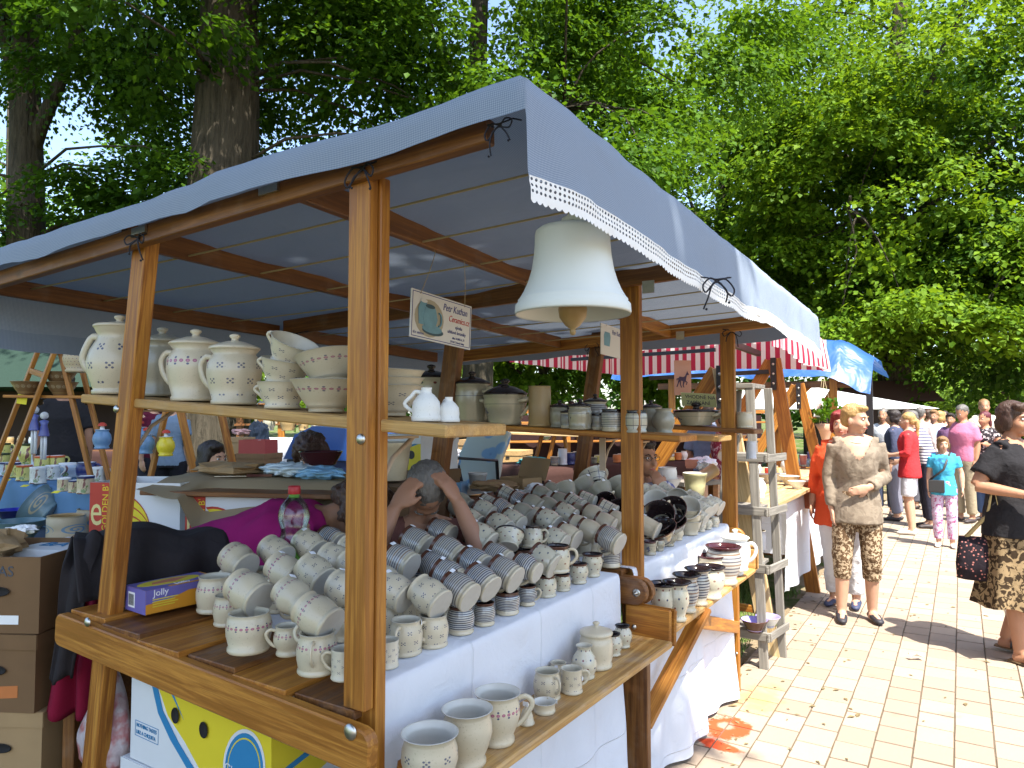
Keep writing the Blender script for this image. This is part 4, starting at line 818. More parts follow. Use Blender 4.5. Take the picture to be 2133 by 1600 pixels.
lst = [(1352, 1098, 1.11, 1.0, 'cyl', 'plain'), (1354, 1027, 1.17, 1.05, 'cyl', 'cross2'), (1372, 1030, 1.165, 1.05, 'cyl', 'cross2'), (1390, 1024, 1.17, 1.05, 'cyl', 'cross2'), (1462, 1062, 1.11, 1.0, 'mug', 'cross2'), (1474, 1055, 1.115, 1.0, 'mug', 'cross2'), (1488, 1052, 1.115, 1.02, 'mug', 'cross2'), (1445, 1040, 1.14, 1.0, 'mug', 'cross2'), (1455, 1078, 1.08, .95, 'mug', 'cross2')]
for i, (x, y, z, s, kd, dc) in enumerate(lst): lying(x, y, z, s, kd, dc, f'pale lying cup on the far table, {ORD[i]} counted from the black lined bowls outward', group='lying cups on the far table', yaw=random.uniform(-20, 5), cat='cup', tagged=i % 3 == 0, handle=-1.5)
for i, yy in enumerate(np.arange(2.84, 4.0, .115)):
    for j, xx in enumerate((-1.42, -1.56, -1.70, -1.84)):
        dc = ('sage', 'plain', 'cross2')[(i + j) % 3]
        pot('mug', dc, frame((xx + rn.uniform(-.01, .01), yy + (.05 if j % 2 else 0), 1.005), rn.uniform(0, 6), s=.98), f'upright mug under the far heap, {ORD[j + 1]} row back, {ORD[i]} from middle post', group='mugs under the far table heap', inside=G_WIN, seg=16)
# more lying pots on the back of the far table
for i, (x, y, z, s, kd, dc) in enumerate([(1218, 1022, 1.19, 1.2, 'cupbowl', 'sage'), (1255, 1030, 1.18, 1.1, 'cupbowl', 'sage'), (1178, 1032, 1.19, 1.1, 'cupbowl', 'sage'), (1290, 1022, 1.19, 1.2, 'cupbowl', 'sage'), (1312, 1030, 1.18, 1.1, 'cupbowl', 'sage'), (1240, 1005, 1.21, 1.1, 'bowl', 'grid')]):
    lying(x, y, z, s, kd, dc, f'wide sage bowl lying at the back of the tables, {ORD[i]} of those', yaw=-20 - 4 * i, down=40, cat='bowl', group='sage bowls at the back', inside=G_BLACK if i % 2 else G_IN, handle=-1.4)
# --- lower shelf of the near bay
G3 = 'pots on the lower shelf'; LZ = SH - .002
def low(x, y, w_, kd, dc, label, cat='pot', dy=8, **kw): return stand(x, y, w_, LZ, kd, dc, label, dy=dy, cat=cat, group=G3, **kw)
pot('kettle', 'cross', frame(aZ(895, 1533, .905) - Vector((0, 0, .127)), R(100), s=1.3), 'large cream pot with blue dot clusters, nearest on the lower shelf', 'pot', G3, G_WIN, handle=R(10))
low(973, 1598, 108, 'kettle', 'plain', 'large cream pot with few blue specks, second from near on the lower shelf', inside=G_WIN, handle=R(110)); low(1036, 1553, 98, 'kettle', 'band', 'large cream pot with pink flower band on the lower shelf', inside=G_WIN, handle=R(75))
low(1134, 1491, 50, 'dish', 'plain', 'tiny cream dish with ring handle on the lower shelf', 'dish', inside=G_WIN, handle=R(35), tagp=(R(60), .95))
low(1140, 1462, 58, 'mug', 'cross', 'round cream jug with blue dot clusters, handle to the left', 'jug', inside=G_IN, handle=R(212)); low(1191, 1449, 46, 'cyl', 'cross', 'slim cream mug with dot clusters and tag on its handle, lower shelf', 'mug', inside=G_IN, handle=R(10), tagp=(R(80), .6))
low(1163, 1425, 38, 'mug', 'cross', 'small cream pot half hidden behind the slim mug on the lower shelf', inside=G_IN, tagp=(R(-60), .9)); low(1217, 1419, 55, 'gourd', 'dots', 'bottle shaped cream jug with round blue marks on the lower shelf', 'jug', inside=G_IN, handle=R(60))
low(1242, 1396, 70, 'jar', 'plain', 'plain cream lidded pot on the lower shelf', inside=G_IN, lid=PM['plain'], dome=.42)
low(1277, 1372, 40, 'round', 'dots', 'small dotted vase with dark mouth behind the lidded pot', 'vase', inside=G_BLACK, rim=G_BLACK); low(1297, 1355, 40, 'round', 'dots', 'small dotted vase with dark mouth at the end of the lower shelf', 'vase', inside=G_BLACK, rim=G_BLACK, tagp=(R(30), .97))
p = aZ(1097, 1508, LZ); hb = thing('hand_bell', 'small cream ceramic hand bell with price tag on the lower shelf', 'bell', T(p))
b = MB(); b.lathe([(.020, 0), (.022, .002), (.0215, .006), (.0195, .008), (.017, .022), (.012, .036), (.006, .044), (.0055, .048), (.007, .052), (.005, .057), (.0003, .058)], 20); put('body', b, PM['plain'], T(p), hb); put('price_tag', TAGM, None, T(p + Vector((0, -.006, .055))), hb)
# --- lower shelf of the far bay: dark lined vases
for x, y, w_, kd, dc, where in [(1381, 1297, 60, 'vase', 'dots', 'nearest, half hidden by the end board'), (1410, 1296, 62, 'vase', 'dots', 'dotted, second from near'), (1431, 1278, 60, 'vase', 'stripeb', 'brown striped, third from near'), (1455, 1263, 58, 'vase', 'stripe', 'striped, fourth from near'), (1480, 1249, 62, 'kettle', 'dots', 'dotted and broad, fifth from near'), (1482, 1222, 58, 'kettle', 'plain', 'plum lined, behind the broad dotted one'), (1508, 1219, 74, 'kettle', 'stripeb', 'widest, plum lined with faint stripes')]:
    stand(x, y, w_, SH - .002, kd, dc, f'dark lined vase on the far lower shelf, {where}', dy=4, cat='vase', group='dark lined vases on the far lower shelf', inside=G_PLUM if 'plum' in where else G_BLACK, rim=G_PLUM if 'plum' in where else G_BLACK)
stand(1532, 1190, 62, SH + .03, 'urn', 'white', 'white lidded tureen with ear handle at the end of the far lower shelf', dy=4, cat='tureen', inside=G_WIN, lid=PM['white'], handle=R(-20), rot=R(20), tagp=None)
stand(1530, 1200, 40, SH - .002, 'dish', 'white', 'white upturned dish under the tureen', dy=4, cat='dish', inside=G_WIN)
# --- upper shelf over the near end
def sh1(x, kd, dc, w_, label, cat, dyy=0.0, rot=0, **kw):
    p = aY(x, 850, YN + .13 + dyy); p.z = 1.690 - (p.x + 2.43) * .06; f = (p - CAM).dot(_cf); s = w_ / F * f / (2 * rmax(kd)); return pot(kd, dc, frame(p, rot, s=s), label, cat, kw.pop('group', 'jugs and bowls on the near upper shelf'), **kw)
sh1(245, 'jug', 'cross', 120, 'tall cream jug with lid behind the left post', 'jug', 0, inside=G_IN, handle=R(205), lid=PM['plain'], dome=.25)
sh1(335, 'urn', 'sage', 108, 'shaded brownish jug with knob lid at the back of the near upper shelf', 'jug', .09, inside=G_IN, handle=R(205), lid=PM['sage'])
sh1(405, 'urn', 'band', 112, 'cream lidded jug with purple flower band on the near upper shelf', 'jug', -.02, inside=G_IN, handle=R(205), lid=PM['plain'])
sh1(487, 'urn', 'cross', 110, 'cream lidded jug with blue dot clusters on the near upper shelf', 'jug', -.03, inside=G_IN, handle=R(205), lid=PM['plain'])
sh1(588, 'cupbowl', 'cross', 104, 'lowest cup of the leaning stack on the near upper shelf', 'cup', -.04, inside=G_IN, handle=R(200))
q = sh1(588, 'cupbowl', 'cross', 104, 'middle cup of the leaning stack on the near upper shelf', 'cup', -.04, inside=G_IN, handle=R(200)); 
def restack(o, dz, ry, dx=0):
    M = WM[o].copy(); M = T((dx, 0, dz)) @ T(M.translation) @ Matrix.Rotation(ry, 4, 'Y') @ T(-M.translation) @ M; o.matrix_local = M
restack(q, .062, R(12)); q = sh1(590, 'cupbowl', 'cross', 104, 'top cup of the leaning stack, tipped towards the post', 'cup', -.04, inside=G_IN, handle=R(200)); restack(q, .118, R(28), .012)
sh1(680, 'bowl', 'band', 150, 'cream bowl with flower band left of the near post', 'bowl', -.03, inside=G_IN); q = sh1(690, 'bowl', 'band', 140, 'upper cream bowl with flower band leaning left of the near post', 'bowl', -.03, inside=G_IN); restack(q, .075, R(-12))
for i in range(3):
    q = sh1(812, 'bowl', 'cross', 140, ('lowest', 'middle', 'top')[i] + ' cream bowl of the nest right of the near post', 'bowl', .03, inside=G_IN); restack(q, .022 * i, R(2 * i))
sh1(888, 'oil', 'white', 62, 'white ceramic oil jug with cork and handle at the shelf end', 'oil jug', -.06, rot=0, inside=G_TAN, handle=R(205)); sh1(935, 'oil', 'white', 46, 'white ceramic oil bottle with specks at the shelf end', 'oil jug', -.02, inside=G_TAN, handle=R(160))
# --- upper shelf at the middle post and behind
def shx(x, kd, dc, w_, label, cat, Y, z0, z1, dyy=0.0, rot=0, **kw):
    p = aY(x, 860, Y + dyy); t = (p.x + 2.12) / 1.17; p.z = z0 + (z1 - z0) * t; f = (p - CAM).dot(_cf); s = w_ / F * f / (2 * rmax(kd)); return pot(kd, dc, frame(p, rot, s=s), label, cat, 'stoneware on the far upper shelves', **kw)
S2 = (YP2 + .10, 1.589, 1.539)
shx(898, 'crock', 'dots', 84, 'tall crock with dark lid, leftmost on the middle shelf', 'crock', *S2, .05, inside=G_IN, lid=G_BLACK, lugs=True, handle=0); shx(983, 'crock', 'bloom', 78, 'tall crock with blue flower and dark lid on the middle shelf', 'crock', *S2, -.03, rot=R(-60), inside=G_IN, lid=G_BLACK, lugs=True, handle=R(60))
shx(1043, 'crock', 'sage', 60, 'crock with dark lid half hidden at the back of the middle shelf', 'crock', *S2, .10, inside=G_IN, lid=G_BLACK); shx(1052, 'caserole', 'bloom', 92, 'low casserole with blue flower and dark domed lid', 'casserole', *S2, -.06, rot=R(-50), inside=G_IN, lid=G_BLACK, lugs=True, handle=R(50), dome=.4)
tk = shx(1124, 'tankard', G_TAN, 50, 'tall plain tan stoneware cylinder on the middle shelf', 'jar', *S2, -.04, inside=G_TAN)
shx(1166, 'jar', 'sage', 44, 'grey jar with dark lid right of the tan cylinder', 'jar', *S2, .0, inside=G_IN, lid=G_BLACK); shx(1190, 'caserole', 'dots', 60, 'wide dotted pot with brown rim at the back of the middle shelf', 'pot', *S2, .09, inside=G_IN, lid=G_BROWN, dome=.15)
shx(1184, 'jar', 'stripe', 34, 'small striped jar with dark lid behind the flowered sugar bowl', 'jar', *S2, -.05, inside=G_IN, lid=G_BLACK); shx(1208, 'jar', 'bloom', 50, 'small sugar bowl with blue flower and dark lid', 'sugar bowl', *S2, -.09, rot=R(-50), inside=G_IN, lid=G_BLACK)
shx(1240, 'urn', 'stripe', 54, 'grey lidded pot with dark dome left of the middle post', 'pot', *S2, .06, inside=G_IN, lid=G_BLACK); shx(1246, 'jar', 'stripe', 36, 'striped jar half hidden left of the front striped jar', 'jar', *S2, -.03, inside=G_BLACK, rim=G_BLACK)
shx(1276, 'jar', 'stripe', 48, 'wide jar with blue black stripes before the middle post', 'jar', *S2, -.08, inside=G_BLACK, rim=G_BLACK); shx(1324, 'jar', 'grid', 48, 'cream jar with blue grid lines right of the middle post', 'jar', *S2, -.08, inside=G_BLACK, rim=G_BLACK)
S3 = (YP2 + .33, 1.563, 1.533)
shx(1356, 'urn', 'sage', 50, 'round pot with dark lid behind the plain round pot', 'pot', *S3, .03, inside=G_IN, lid=G_BLACK); shx(1382, 'round', 'sage', 47, 'plain glossy round pot with flared lip right of the middle post', 'pot', *S3, -.05, inside=G_IN)
S4 = (YP3 + .06, 1.59, 1.54)
shx(1450, 'lowdish', 'bloom', 92, 'low casserole with blue flower carrying the handwritten card', 'casserole', *S4, -.02, rot=R(-60), inside=G_IN, lid=G_BLACK, lugs=True, handle=R(60), dome=.12)
shx(1517, 'mug', 'plain', 34, 'small plain pot, left of the pair at the end of the far shelf', 'pot', *S4, -.03, inside=G_WIN); shx(1551, 'mug', 'plain', 34, 'small plain pot, right of the pair at the end of the far shelf', 'pot', *S4, -.03, inside=G_WIN)
# card
p = aY(1455, 833, YP3 + .06); M = axes(p, (.86, -.1, -.06), (0, -.35, .9)); cardm = plain('yellow_note_paper', (.62, .63, .33), .8, .05)
cdt = thing('note_card', 'yellow handwritten card standing on the far casserole', 'card', M); b = MB(); b.box((0, 0, 0), (.225, .085, .003)); put('paper', b, cardm, M, cdt)
text('lettering', 'VHODNÉ NA', .033, INK, M @ T((-.085, .008, .002)), cdt); text('lettering', 'ZAPÉKÁNÍ', .033, INK, M @ T((-.08, -.03, .002)), cdt)
# ================================================================ things on and around the stall
# --- ceramic bell under the hem
p = aX(1193, 655, -.80); bell = thing('ceramic_bell', 'large white ceramic bell hanging under the canopy hem', 'bell', T(p))
BW = plain('white_ceramic_bell', (.68, .70, .65), .55, .05, 5)
b = MB(); b.lathe([(.138, .003), (.141, -.002), (.1425, .004), (.141, .022), (.134, .030), (.135, .034), (.131, .038), (.121, .055), (.110, .08), (.101, .11), (.0955, .145), (.093, .175), (.0925, .196), (.091, .205), (.082, .212), (.045, .219), (.001, .221)], 48)
b.lathe([(.138, .003), (.130, .012), (.112, .05), (.096, .10), (.088, .15), (.086, .195), (.001, .205)], 48); put('body', b, BW, T(p), bell)
b = MB(); b.tube([(-.028, 0, .218), (-.022, 0, .236), (0, 0, .245), (.022, 0, .236), (.028, 0, .218)], [(.010, .006)] * 5, 8); put('loop', b, BW, T(p), bell)
b = MB(); b.lathe([(.0004, -.052), (.006, -.05), (.008, -.042), (.006, -.036), (.018, -.028), (.033, -.008), (.036, .012), (.030, .04), (.018, .07), (.012, .12), (.0004, .15)], 20); put('clapper', b, G_TAN, T(p), bell)
b = MB(); b.tube([(-.012, 0, .235), (-.01, 0, .30), (.0, .02, 2.19 - p.z)], .0018, 5); b.tube([(.014, 0, .235), (.012, 0, .30), (.0, .02, 2.19 - p.z)], .0018, 5); put('string', b, ROPE, T(p), bell)
b = MB(); b.box((-.05, -.118, .02), (.014, .001, .014)); put('price_tag', b, PAPER, T(p) @ Matrix.Rotation(R(20), 4, 'Z'), bell)
# --- name board
p = aX(921, 668, -1.46); M = axes(p, (.02, 1, -.035), (0.02, .035, 1)) ; SW, SHH = .325, .155
M = T(p) @ Matrix(((0, 0, 1, 0), (1, 0, 0, 0), (0, 1, 0, 0), (0, 0, 0, 1))) @ Matrix.Rotation(R(-3.2), 4, 'Z')
signw = plain('sign_white', (.70, .70, .68), .5, .04); signb = plain('sign_blue_ink', (.03, .04, .22), .5); signr = plain('sign_red_ink', (.5, .03, .03), .5); mugb = plain('printed_blue_mug', (.16, .33, .42), .5, .3, 30); mugd = plain('printed_dark_teal', (.04, .09, .12), .5); sh_ = plain('printed_sand', (.42, .38, .28), .6)
sg = thing('name_board', 'white painted pottery name board hanging from the rafter', 'sign', M)
b = MB(); b.box((0, 0, 0), (SW, SHH, .004)); put('board', b, signw, M, sg)
b = MB()
for x, y, w_, h_ in ((0, SHH / 2 - .006, SW - .012, .0022), (0, -SHH / 2 + .006, SW - .012, .0022), (-SW / 2 + .006, 0, .0022, SHH - .0142), (SW / 2 - .006, 0, .0022, SHH - .0142)): b.box((x, y, .0024), (w_, h_, .0008))
put('border', b, signb, M, sg)
text('lettering', 'Petr Kuthan', .034, signb, M @ T((.0, .036, .0024)), sg, sx=.82, shear=.2); text('lettering', 'Ceramics.cz', .030, signr, M @ T((.032, .004, .0024)), sg, sx=.8, shear=.25)
text('lettering', 'výroba', .017, signb, M @ T((.07, -.018, .0024)), sg, sx=.85, shear=.2); text('lettering', 'užitkové keramiky', .0165, signb, M @ T((.028, -.036, .0024)), sg, sx=.85, shear=.2)
text('lettering', 'dílna: KUBELA, 72', .0105, signb, M @ T((.055, -.054, .0024)), sg, sx=.9); text('lettering', '374 01 Trhové Sviny', .0105, signb, M @ T((.045, -.067, .0024)), sg, sx=.9); text('lettering', 'IČO: 10323244', .0095, signb, M @ T((-.15, -.063, .0024)), sg, sx=.9)
def disc(cx, cy, rx, ry, z, n=20): return [(cx + rx * math.cos(2 * math.pi * i / n), cy + ry * math.sin(2 * math.pi * i / n)) for i in range(n)], z
for nm, poly, z, mt in [('printed_picture', *disc(-.07, -.005, .075, .062, .0022), sh_), ('printed_picture', *disc(-.05, -.045, .055, .014, .0028), mugd), ('printed_picture', *disc(-.055, -.038, .052, .014, .0034), mugb),
     ('printed_picture', [(-.125, -.03), (-.085, -.03), (-.078, .02), (-.088, .045), (-.118, .045), (-.13, .02)], .0040, mugb), ('printed_picture', [(-.095, -.035), (-.042, -.035), (-.03, -.005), (-.04, .026), (-.048, .034), (-.092, .034), (-.105, -.005)], .0046, mugb), ('printed_picture', *disc(-.07, .034, .024, .007, .0052), mugd), ('printed_picture', *disc(-.103, .047, .017, .006, .0052), signw)]:
    b = MB(); b.prism(poly, .0004, 0, T((0, 0, z))); put(nm, b, mt, M, sg)
b = MB(); b.tube([(-.023 + .013 * math.cos(a), -.003 + .022 * math.sin(a), .0055) for a in np.linspace(-1.7, 1.7, 9)], .003, 6); put('printed_picture', b, mugb, M, sg)
for sx_ in (-.12, .12):
    b = MB(); lo = M @ Vector((sx_, SHH / 2 - .01, .003)); hi = Vector((lo.x + .02, lo.y + (.05 if sx_ < 0 else -.03), 2.15)); b.tube([lo, (lo + hi) / 2 + Vector((0, .004, 0)), hi], .0011, 5); b.tube([hi, hi + Vector((-.02, 0, .03)), hi + Vector((-.022, 0, .07))], .0011, 5); world('string', b, ROPE, sg)
# second, smaller board further in
p = aX(1279, 713, -1.5); M = T(p) @ Matrix(((0, 0, 1, 0), (1, 0, 0, 0), (0, 1, 0, 0), (0, 0, 0, 1))) @ Matrix.Rotation(R(-2), 4, 'Z')
sg = thing('name_board', 'small second name board half hidden behind the middle post', 'sign', M); b = MB(); b.box((0, 0, 0), (.32, .155, .004)); put('board', b, signw, M, sg)
text('lettering', 'Petr Kuthan', .034, signb, M @ T((-.03, .036, .0024)), sg, sx=.82, shear=.2); b = MB(); b.prism([(-.125, -.03), (-.06, -.03), (-.05, .02), (-.06, .04), (-.118, .04), (-.13, .02)], .0004, 0, T((0, 0, .003))); put('printed_picture', b, mugb, M, sg)
for s_ in (-.1, .1):
    b = MB(); lo = M @ Vector((s_, .07, .003)); b.tube([lo, Vector((lo.x, lo.y, 2.08))], .001, 4); world('string', b, ROPE, sg)
# --- rubber glove box
pA, pB, pC = aZ(303, 1283, 1.018), aZ(402, 1262, 1.016), aZ(238, 1268, 1.018)
ux = (pB - pA); ux.z = 0; ux.normalize(); uy = Vector((-ux.y, ux.x, 0)); L_, D_, H_ = .245, .125, .072
M = axes(pA + Vector((0, 0, .001)), ux, uy); jb = thing('glove_box', 'purple and orange cardboard box of rubber gloves beside the left post', 'box', M)
pur = plain('carton_purple', (.14, .12, .38), .5, .1); ora = plain('carton_orange', (.62, .27, .02), .5, .1); yel = plain('carton_yellow', (.66, .55, .04), .5, .1); redp = plain('print_red', (.5, .07, .03), .5); wht = plain('print_white', (.8, .8, .8), .6, .03); blk = plain('print_black', (.02, .02, .02), .6)
b = MB(); b.box((L_ / 2, D_ / 2, H_ / 2), (L_, D_, H_)); me = b.mesh('carton', ora); bevel_mesh(me, .0015); put('carton', me, None, M, jb)
def sheet(par, M, poly, mt, name='print', t=.0005): b = MB(); b.prism(poly, t, 0, M); return put(name, b, mt, WM[par], par)
FRONT = Matrix(((1, 0, 0, 0), (0, 0, -1, 0), (0, 1, 0, 0), (0, 0, 0, 1)))    # x right, y up on the -y face
LEFT = Matrix(((0, 0, -1, 0), (-1, 0, 0, D_), (0, 1, 0, 0), (0, 0, 0, 1)))   # the -x end
TOP = T((0, 0, H_))
def lay(X, z): return X @ T((0, 0, z))
for X, poly, mt, z in [(LEFT, [(0, 0), (D_, 0), (D_, H_), (0, H_)], pur, .0004), (LEFT, [(.02, .012), (.06, .012), (.06, .058), (.02, .058)], wht, .001), (FRONT, [(0, .052), (L_ * .72, .052), (L_ * .72, H_), (0, H_)], pur, .0004), (FRONT, [(0, .03), (.0, .052), (L_ * .55, .052), (L_ * .35, .038)], pur, .0003),
     (FRONT, *[disc(L_ * .8, .035, .036, .034, 0)[0]], yel, .0009), (FRONT, [(L_ * .72, .02), (L_ * .86, .012), (L_ * .9, .05), (L_ * .82, .06), (L_ * .74, .045)], redp, .0014), (FRONT, [(L_ * .7, .04), (L_ * .74, .058), (L_ * .77, .05)], blk, .0016), (TOP, [(0, 0), (L_ * .95, 0), (L_ * .95, D_), (0, D_)], pur, .0004), (TOP, disc(L_ * .45, D_ * .6, .10, .04, 0)[0], yel, .0009), (TOP, [(L_ * .2, D_ * .5), (L_ * .5, D_ * .45), (L_ * .75, D_ * .7), (L_ * .5, D_ * .8), (L_ * .25, D_ * .68)], plain('print_pink_glove', (.55, .2, .12), .5), .0014), (TOP, [(L_ * .3, 0), (L_ * .8, 0), (L_ * .8, .012), (L_ * .3, .012)], ora, .0014)]: sheet(jb, lay(X, z), poly, mt)
for i in range(9): sheet(jb, lay(LEFT, .0016), [(.024 + i * .0036, .018), (.0255 + i * .0036, .018), (.0255 + i * .0036, .052), (.024 + i * .0036, .052)], blk)
text('lettering', 'Jolly', .028, wht, M @ lay(FRONT, .001) @ T((.022, .052, 0)), jb); text('lettering', 'Jolly', .03, wht, M @ lay(TOP, .0016) @ T((.1, .012, 0)), jb)
for i in range(4): sheet(jb, lay(FRONT, .0008), [(.02, .04 - i * .007), (.10 - .01 * (i % 2), .04 - i * .007), (.10 - .01 * (i % 2), .043 - i * .007), (.02, .043 - i * .007)], yel)
# --- soda bottle
p = aD(612, 1092, 2.5); p.z = 1.008; bt = thing('plastic_bottle', 'clear ribbed plastic bottle with red cap and green label', 'bottle', T(p))
m, k, bs = newmat('clear_plastic', (.75, .9, .75), .08); tr_ = k.n.new('ShaderNodeBsdfTransparent'); tr_.inputs[0].default_value = (.90, .97, .90, 1); fr_ = k.n.new('ShaderNodeFresnel'); fr_.inputs[0].default_value = 1.5; mx_ = k.n.new('ShaderNodeMixShader'); gl_ = k.n.new('ShaderNodeBsdfGlossy'); gl_.inputs['Roughness'].default_value = .08; k.l.new(k.m('ADD', k.m('MULTIPLY', fr_.outputs[0], .8), .04), mx_.inputs[0]); k.l.new(tr_.outputs[0], mx_.inputs[1]); k.l.new(gl_.outputs[0], mx_.inputs[2]); k.l.new(mx_.outputs[0], k.n['Material Output'].inputs[0]); PET = m
b = MB(); b.lathe([(.030, .0), (.046, .004), (.052, .02), (.0525, .10), (.05, .12), (.0525, .15), (.054, .165), (.046, .19), (.043, .205), (.047, .225), (.054, .245), (.054, .27), (.046, .295), (.03, .315), (.02, .328), (.0155, .336), (.0155, .352)], 32, cap=(True, False)); put('bottle_body', b, PET, T(p), bt)
b = MB(); b.lathe([(.0535, .06), (.0536, .06), (.0536, .15), (.0535, .15)], 32); put('label', b, plain('bottle_label_green', (.16, .5, .05), .5, .25, 25), T(p), bt)
b = MB(); b.lathe([(.0537, .062), (.0539, .062), (.0539, .10), (.0537, .10)], 32); put('label_band', b, plain('bottle_label_red', (.55, .06, .03), .5), T(p), bt)
b = MB(); b.lathe([(.021, .335), (.0215, .336), (.0215, .360), (.019, .364), (.0004, .3645)], 24); put('cap', b, plain('red_cap', (.45, .02, .03), .4), T(p), bt)
b = MB(); b.lathe([(.0162, .322), (.018, .322), (.018, .334), (.0162, .334)], 20); put('neck_ring', b, plain('cap_ring_green', (.2, .45, .08), .4), T(p), bt)
# --- cartons
def carton(name, label, M, d, mat, open_top=False, group=None, holes=(), t=.006):
    """d = (lx, ly, lz), frame at the bottom centre; walls with real thickness; hand holes are ovals set on the face, their inner shade painted black"""
    r = thing(name, label, 'box', M, group); lx, ly, lz = d; b = MB()
    b.box((0, -ly / 2 + t / 2, lz / 2), (lx, t, lz)); b.box((0, ly / 2 - t / 2, lz / 2), (lx, t, lz)); b.box((-lx / 2 + t / 2, 0, lz / 2), (t, ly - 2 * t, lz)); b.box((lx / 2 - t / 2, 0, lz / 2), (t, ly - 2 * t, lz)); b.box((0, 0, t / 2 + .001), (lx - 2 * t, ly - 2 * t, t))
    put('carton', b, mat, M, r)
    if not open_top:
        b = MB(); b.box((0, 0, lz + t / 2), (lx + .004, ly + .004, t)); b.box((0, -ly / 2 - .004, lz - .02), (lx + .01, .004, .05)); b.box((lx / 2 + .004, 0, lz - .02), (.004, ly + .004, .05)); put('lid', b, mat, M, r)
    for face, x, z, rx, rz in holes:  # uncut face: a near-black oval carries the shade inside each hand hole
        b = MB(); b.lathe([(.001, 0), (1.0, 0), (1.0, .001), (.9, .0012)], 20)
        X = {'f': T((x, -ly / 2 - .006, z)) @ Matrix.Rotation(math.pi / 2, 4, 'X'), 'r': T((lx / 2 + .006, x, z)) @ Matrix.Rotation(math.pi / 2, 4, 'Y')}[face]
        b.v = [tuple(X @ Vector((v[0] * (rx if face == 'f' else rz), v[1] * (rz if face == 'f' else rx), v[2]))) for v in b.v]; put('hand_hole', b, plain('painted_hole_shade', (.012, .01, .01), .9), M, r)
    return r
KRAFT = plain('brown_cardboard', (.165, .09, .038), .85, .2, 9); KRAFT2 = plain('pale_cardboard', (.34, .22, .105), .85, .15, 9); CWHITE = plain('white_cardboard', (.66, .67, .68), .7, .06, 8); CYEL = plain('printed_yellow', (.70, .56, .02), .6, .06); CBLUE = plain('printed_blue', (.02, .20, .42), .6, .08); CRED = plain('printed_red', (.45, .04, .02), .6, .1); CORG = plain('printed_dull_orange', (.5, .16, .04), .7, .15)
# banana carton under the near table
YF = 1.225; pl = aY(275, 1400, YF); pr = aY(566, 1500, YF); wd = pr.x - pl.x; zc = .60
M = T(((pl.x + pr.x) / 2, YF + .2, zc)); bc = carton('fruit_carton', 'white carton with yellow banana print under the near table', M, (wd, .40, .335), CWHITE, holes=[('f', -.085, .175, .018, .022), ('f', .045, .165, .018, .022), ('r', -.02, .12, .03, .022)])
def onface(poly): return [((aY(x, y, YF).x - M.translation.x), aY(x, y, YF).z - zc) for x, y in poly]
FX = T((0, -.2, 0)) @ FRONT
sheet(bc, lay(FX, .0005), onface([(288, 1378), (310, 1378), (330, 1430), (350, 1490), (385, 1545), (415, 1600), (566, 1600), (566, 1530), (520, 1505), (470, 1480), (420, 1448), (370, 1410), (330, 1378)]), CYEL)
for poly in ([(286, 1378), (300, 1378), (328, 1425), (340, 1480), (372, 1545), (405, 1600), (390, 1600), (355, 1540), (330, 1485), (318, 1430)], [(318, 1378), (345, 1378), (378, 1412), (428, 1446), (478, 1478), (530, 1505), (566, 1512), (566, 1522), (525, 1513), (470, 1488), (420, 1458), (368, 1424)], [(330, 1395), (352, 1420), (384, 1500), (360, 1450)]): sheet(bc, lay(FX, .0011), onface(poly), CBLUE)
oc = [(510 + 44 * math.cos(a), 1600 + 82 * math.sin(a)) for a in np.linspace(math.pi, 2 * math.pi, 18)]
for sc_, mt, z in ((1.0, CWHITE, .0017), (.90, CBLUE, .0022), (.78, CYEL, .0027), (.74, CBLUE, .0032)): sheet(bc, lay(FX, z), onface([(510 + (x - 510) * sc_, 1600 + (y - 1600) * sc_) for x, y in oc]), mt)
q = onface([(486, 1612)])[0]; text('lettering', 'Chiquita', .036, CWHITE, M @ lay(FX, .0038) @ T((q[0] - .035, q[1] + .002, 0)) @ Matrix.Rotation(R(-10), 4, 'Z'), bc)
q = onface([(285, 1512)])[0]; MT = M @ lay(FX, .001) @ T((q[0], q[1], 0)) @ Matrix.Rotation(R(-1), 4, 'Z'); text('lettering', 'NOTHING TASTES', .0155, CBLUE, MT, bc, sx=.8); text('lettering', 'LIKE A CHIQUITA', .0155, CBLUE, MT @ T((0, -.02, 0)), bc, sx=.8)
for x0, x1, y0, y1 in ((-.006, .112, .016, .0175), (-.006, .112, -.027, -.0255), (-.006, -.0045, -.0255, .016), (.1105, .112, -.0255, .016)): sheet(bc, M.inverted() @ MT, [(x0, y0), (x1, y0), (x1, y1), (x0, y1)], CBLUE)
RX = Matrix(((0, 0, 1, wd / 2), (1, 0, 0, 0), (0, 1, 0, 0), (0, 0, 0, 1)))
sheet(bc, lay(RX, .0005), [(-.2, .02), (.1, .10), (.19, .2), (.1, .22), (-.05, .235), (-.2, .225)], CYEL)
for poly in ([(-.2, .225), (-.06, .24), (.1, .22), (.1, .232), (-.05, .252), (-.2, .238)], [(-.2, .09), (-.05, .12), (.12, .20), (.1, .21), (-.06, .135), (-.2, .105)]): sheet(bc, lay(RX, .0011), poly, CBLUE)
carton('fruit_carton', 'white carton below the banana printed one under the table', T(((pl.x + pr.x) / 2 - .02, YF + .2, .28)), (wd + .03, .40, .31), CWHITE)
carton('fruit_carton', 'brown carton on the grass under the near table', T(((pl.x + pr.x) / 2 - .02, YF + .22, .0)), (wd + .03, .40, .275), KRAFT)
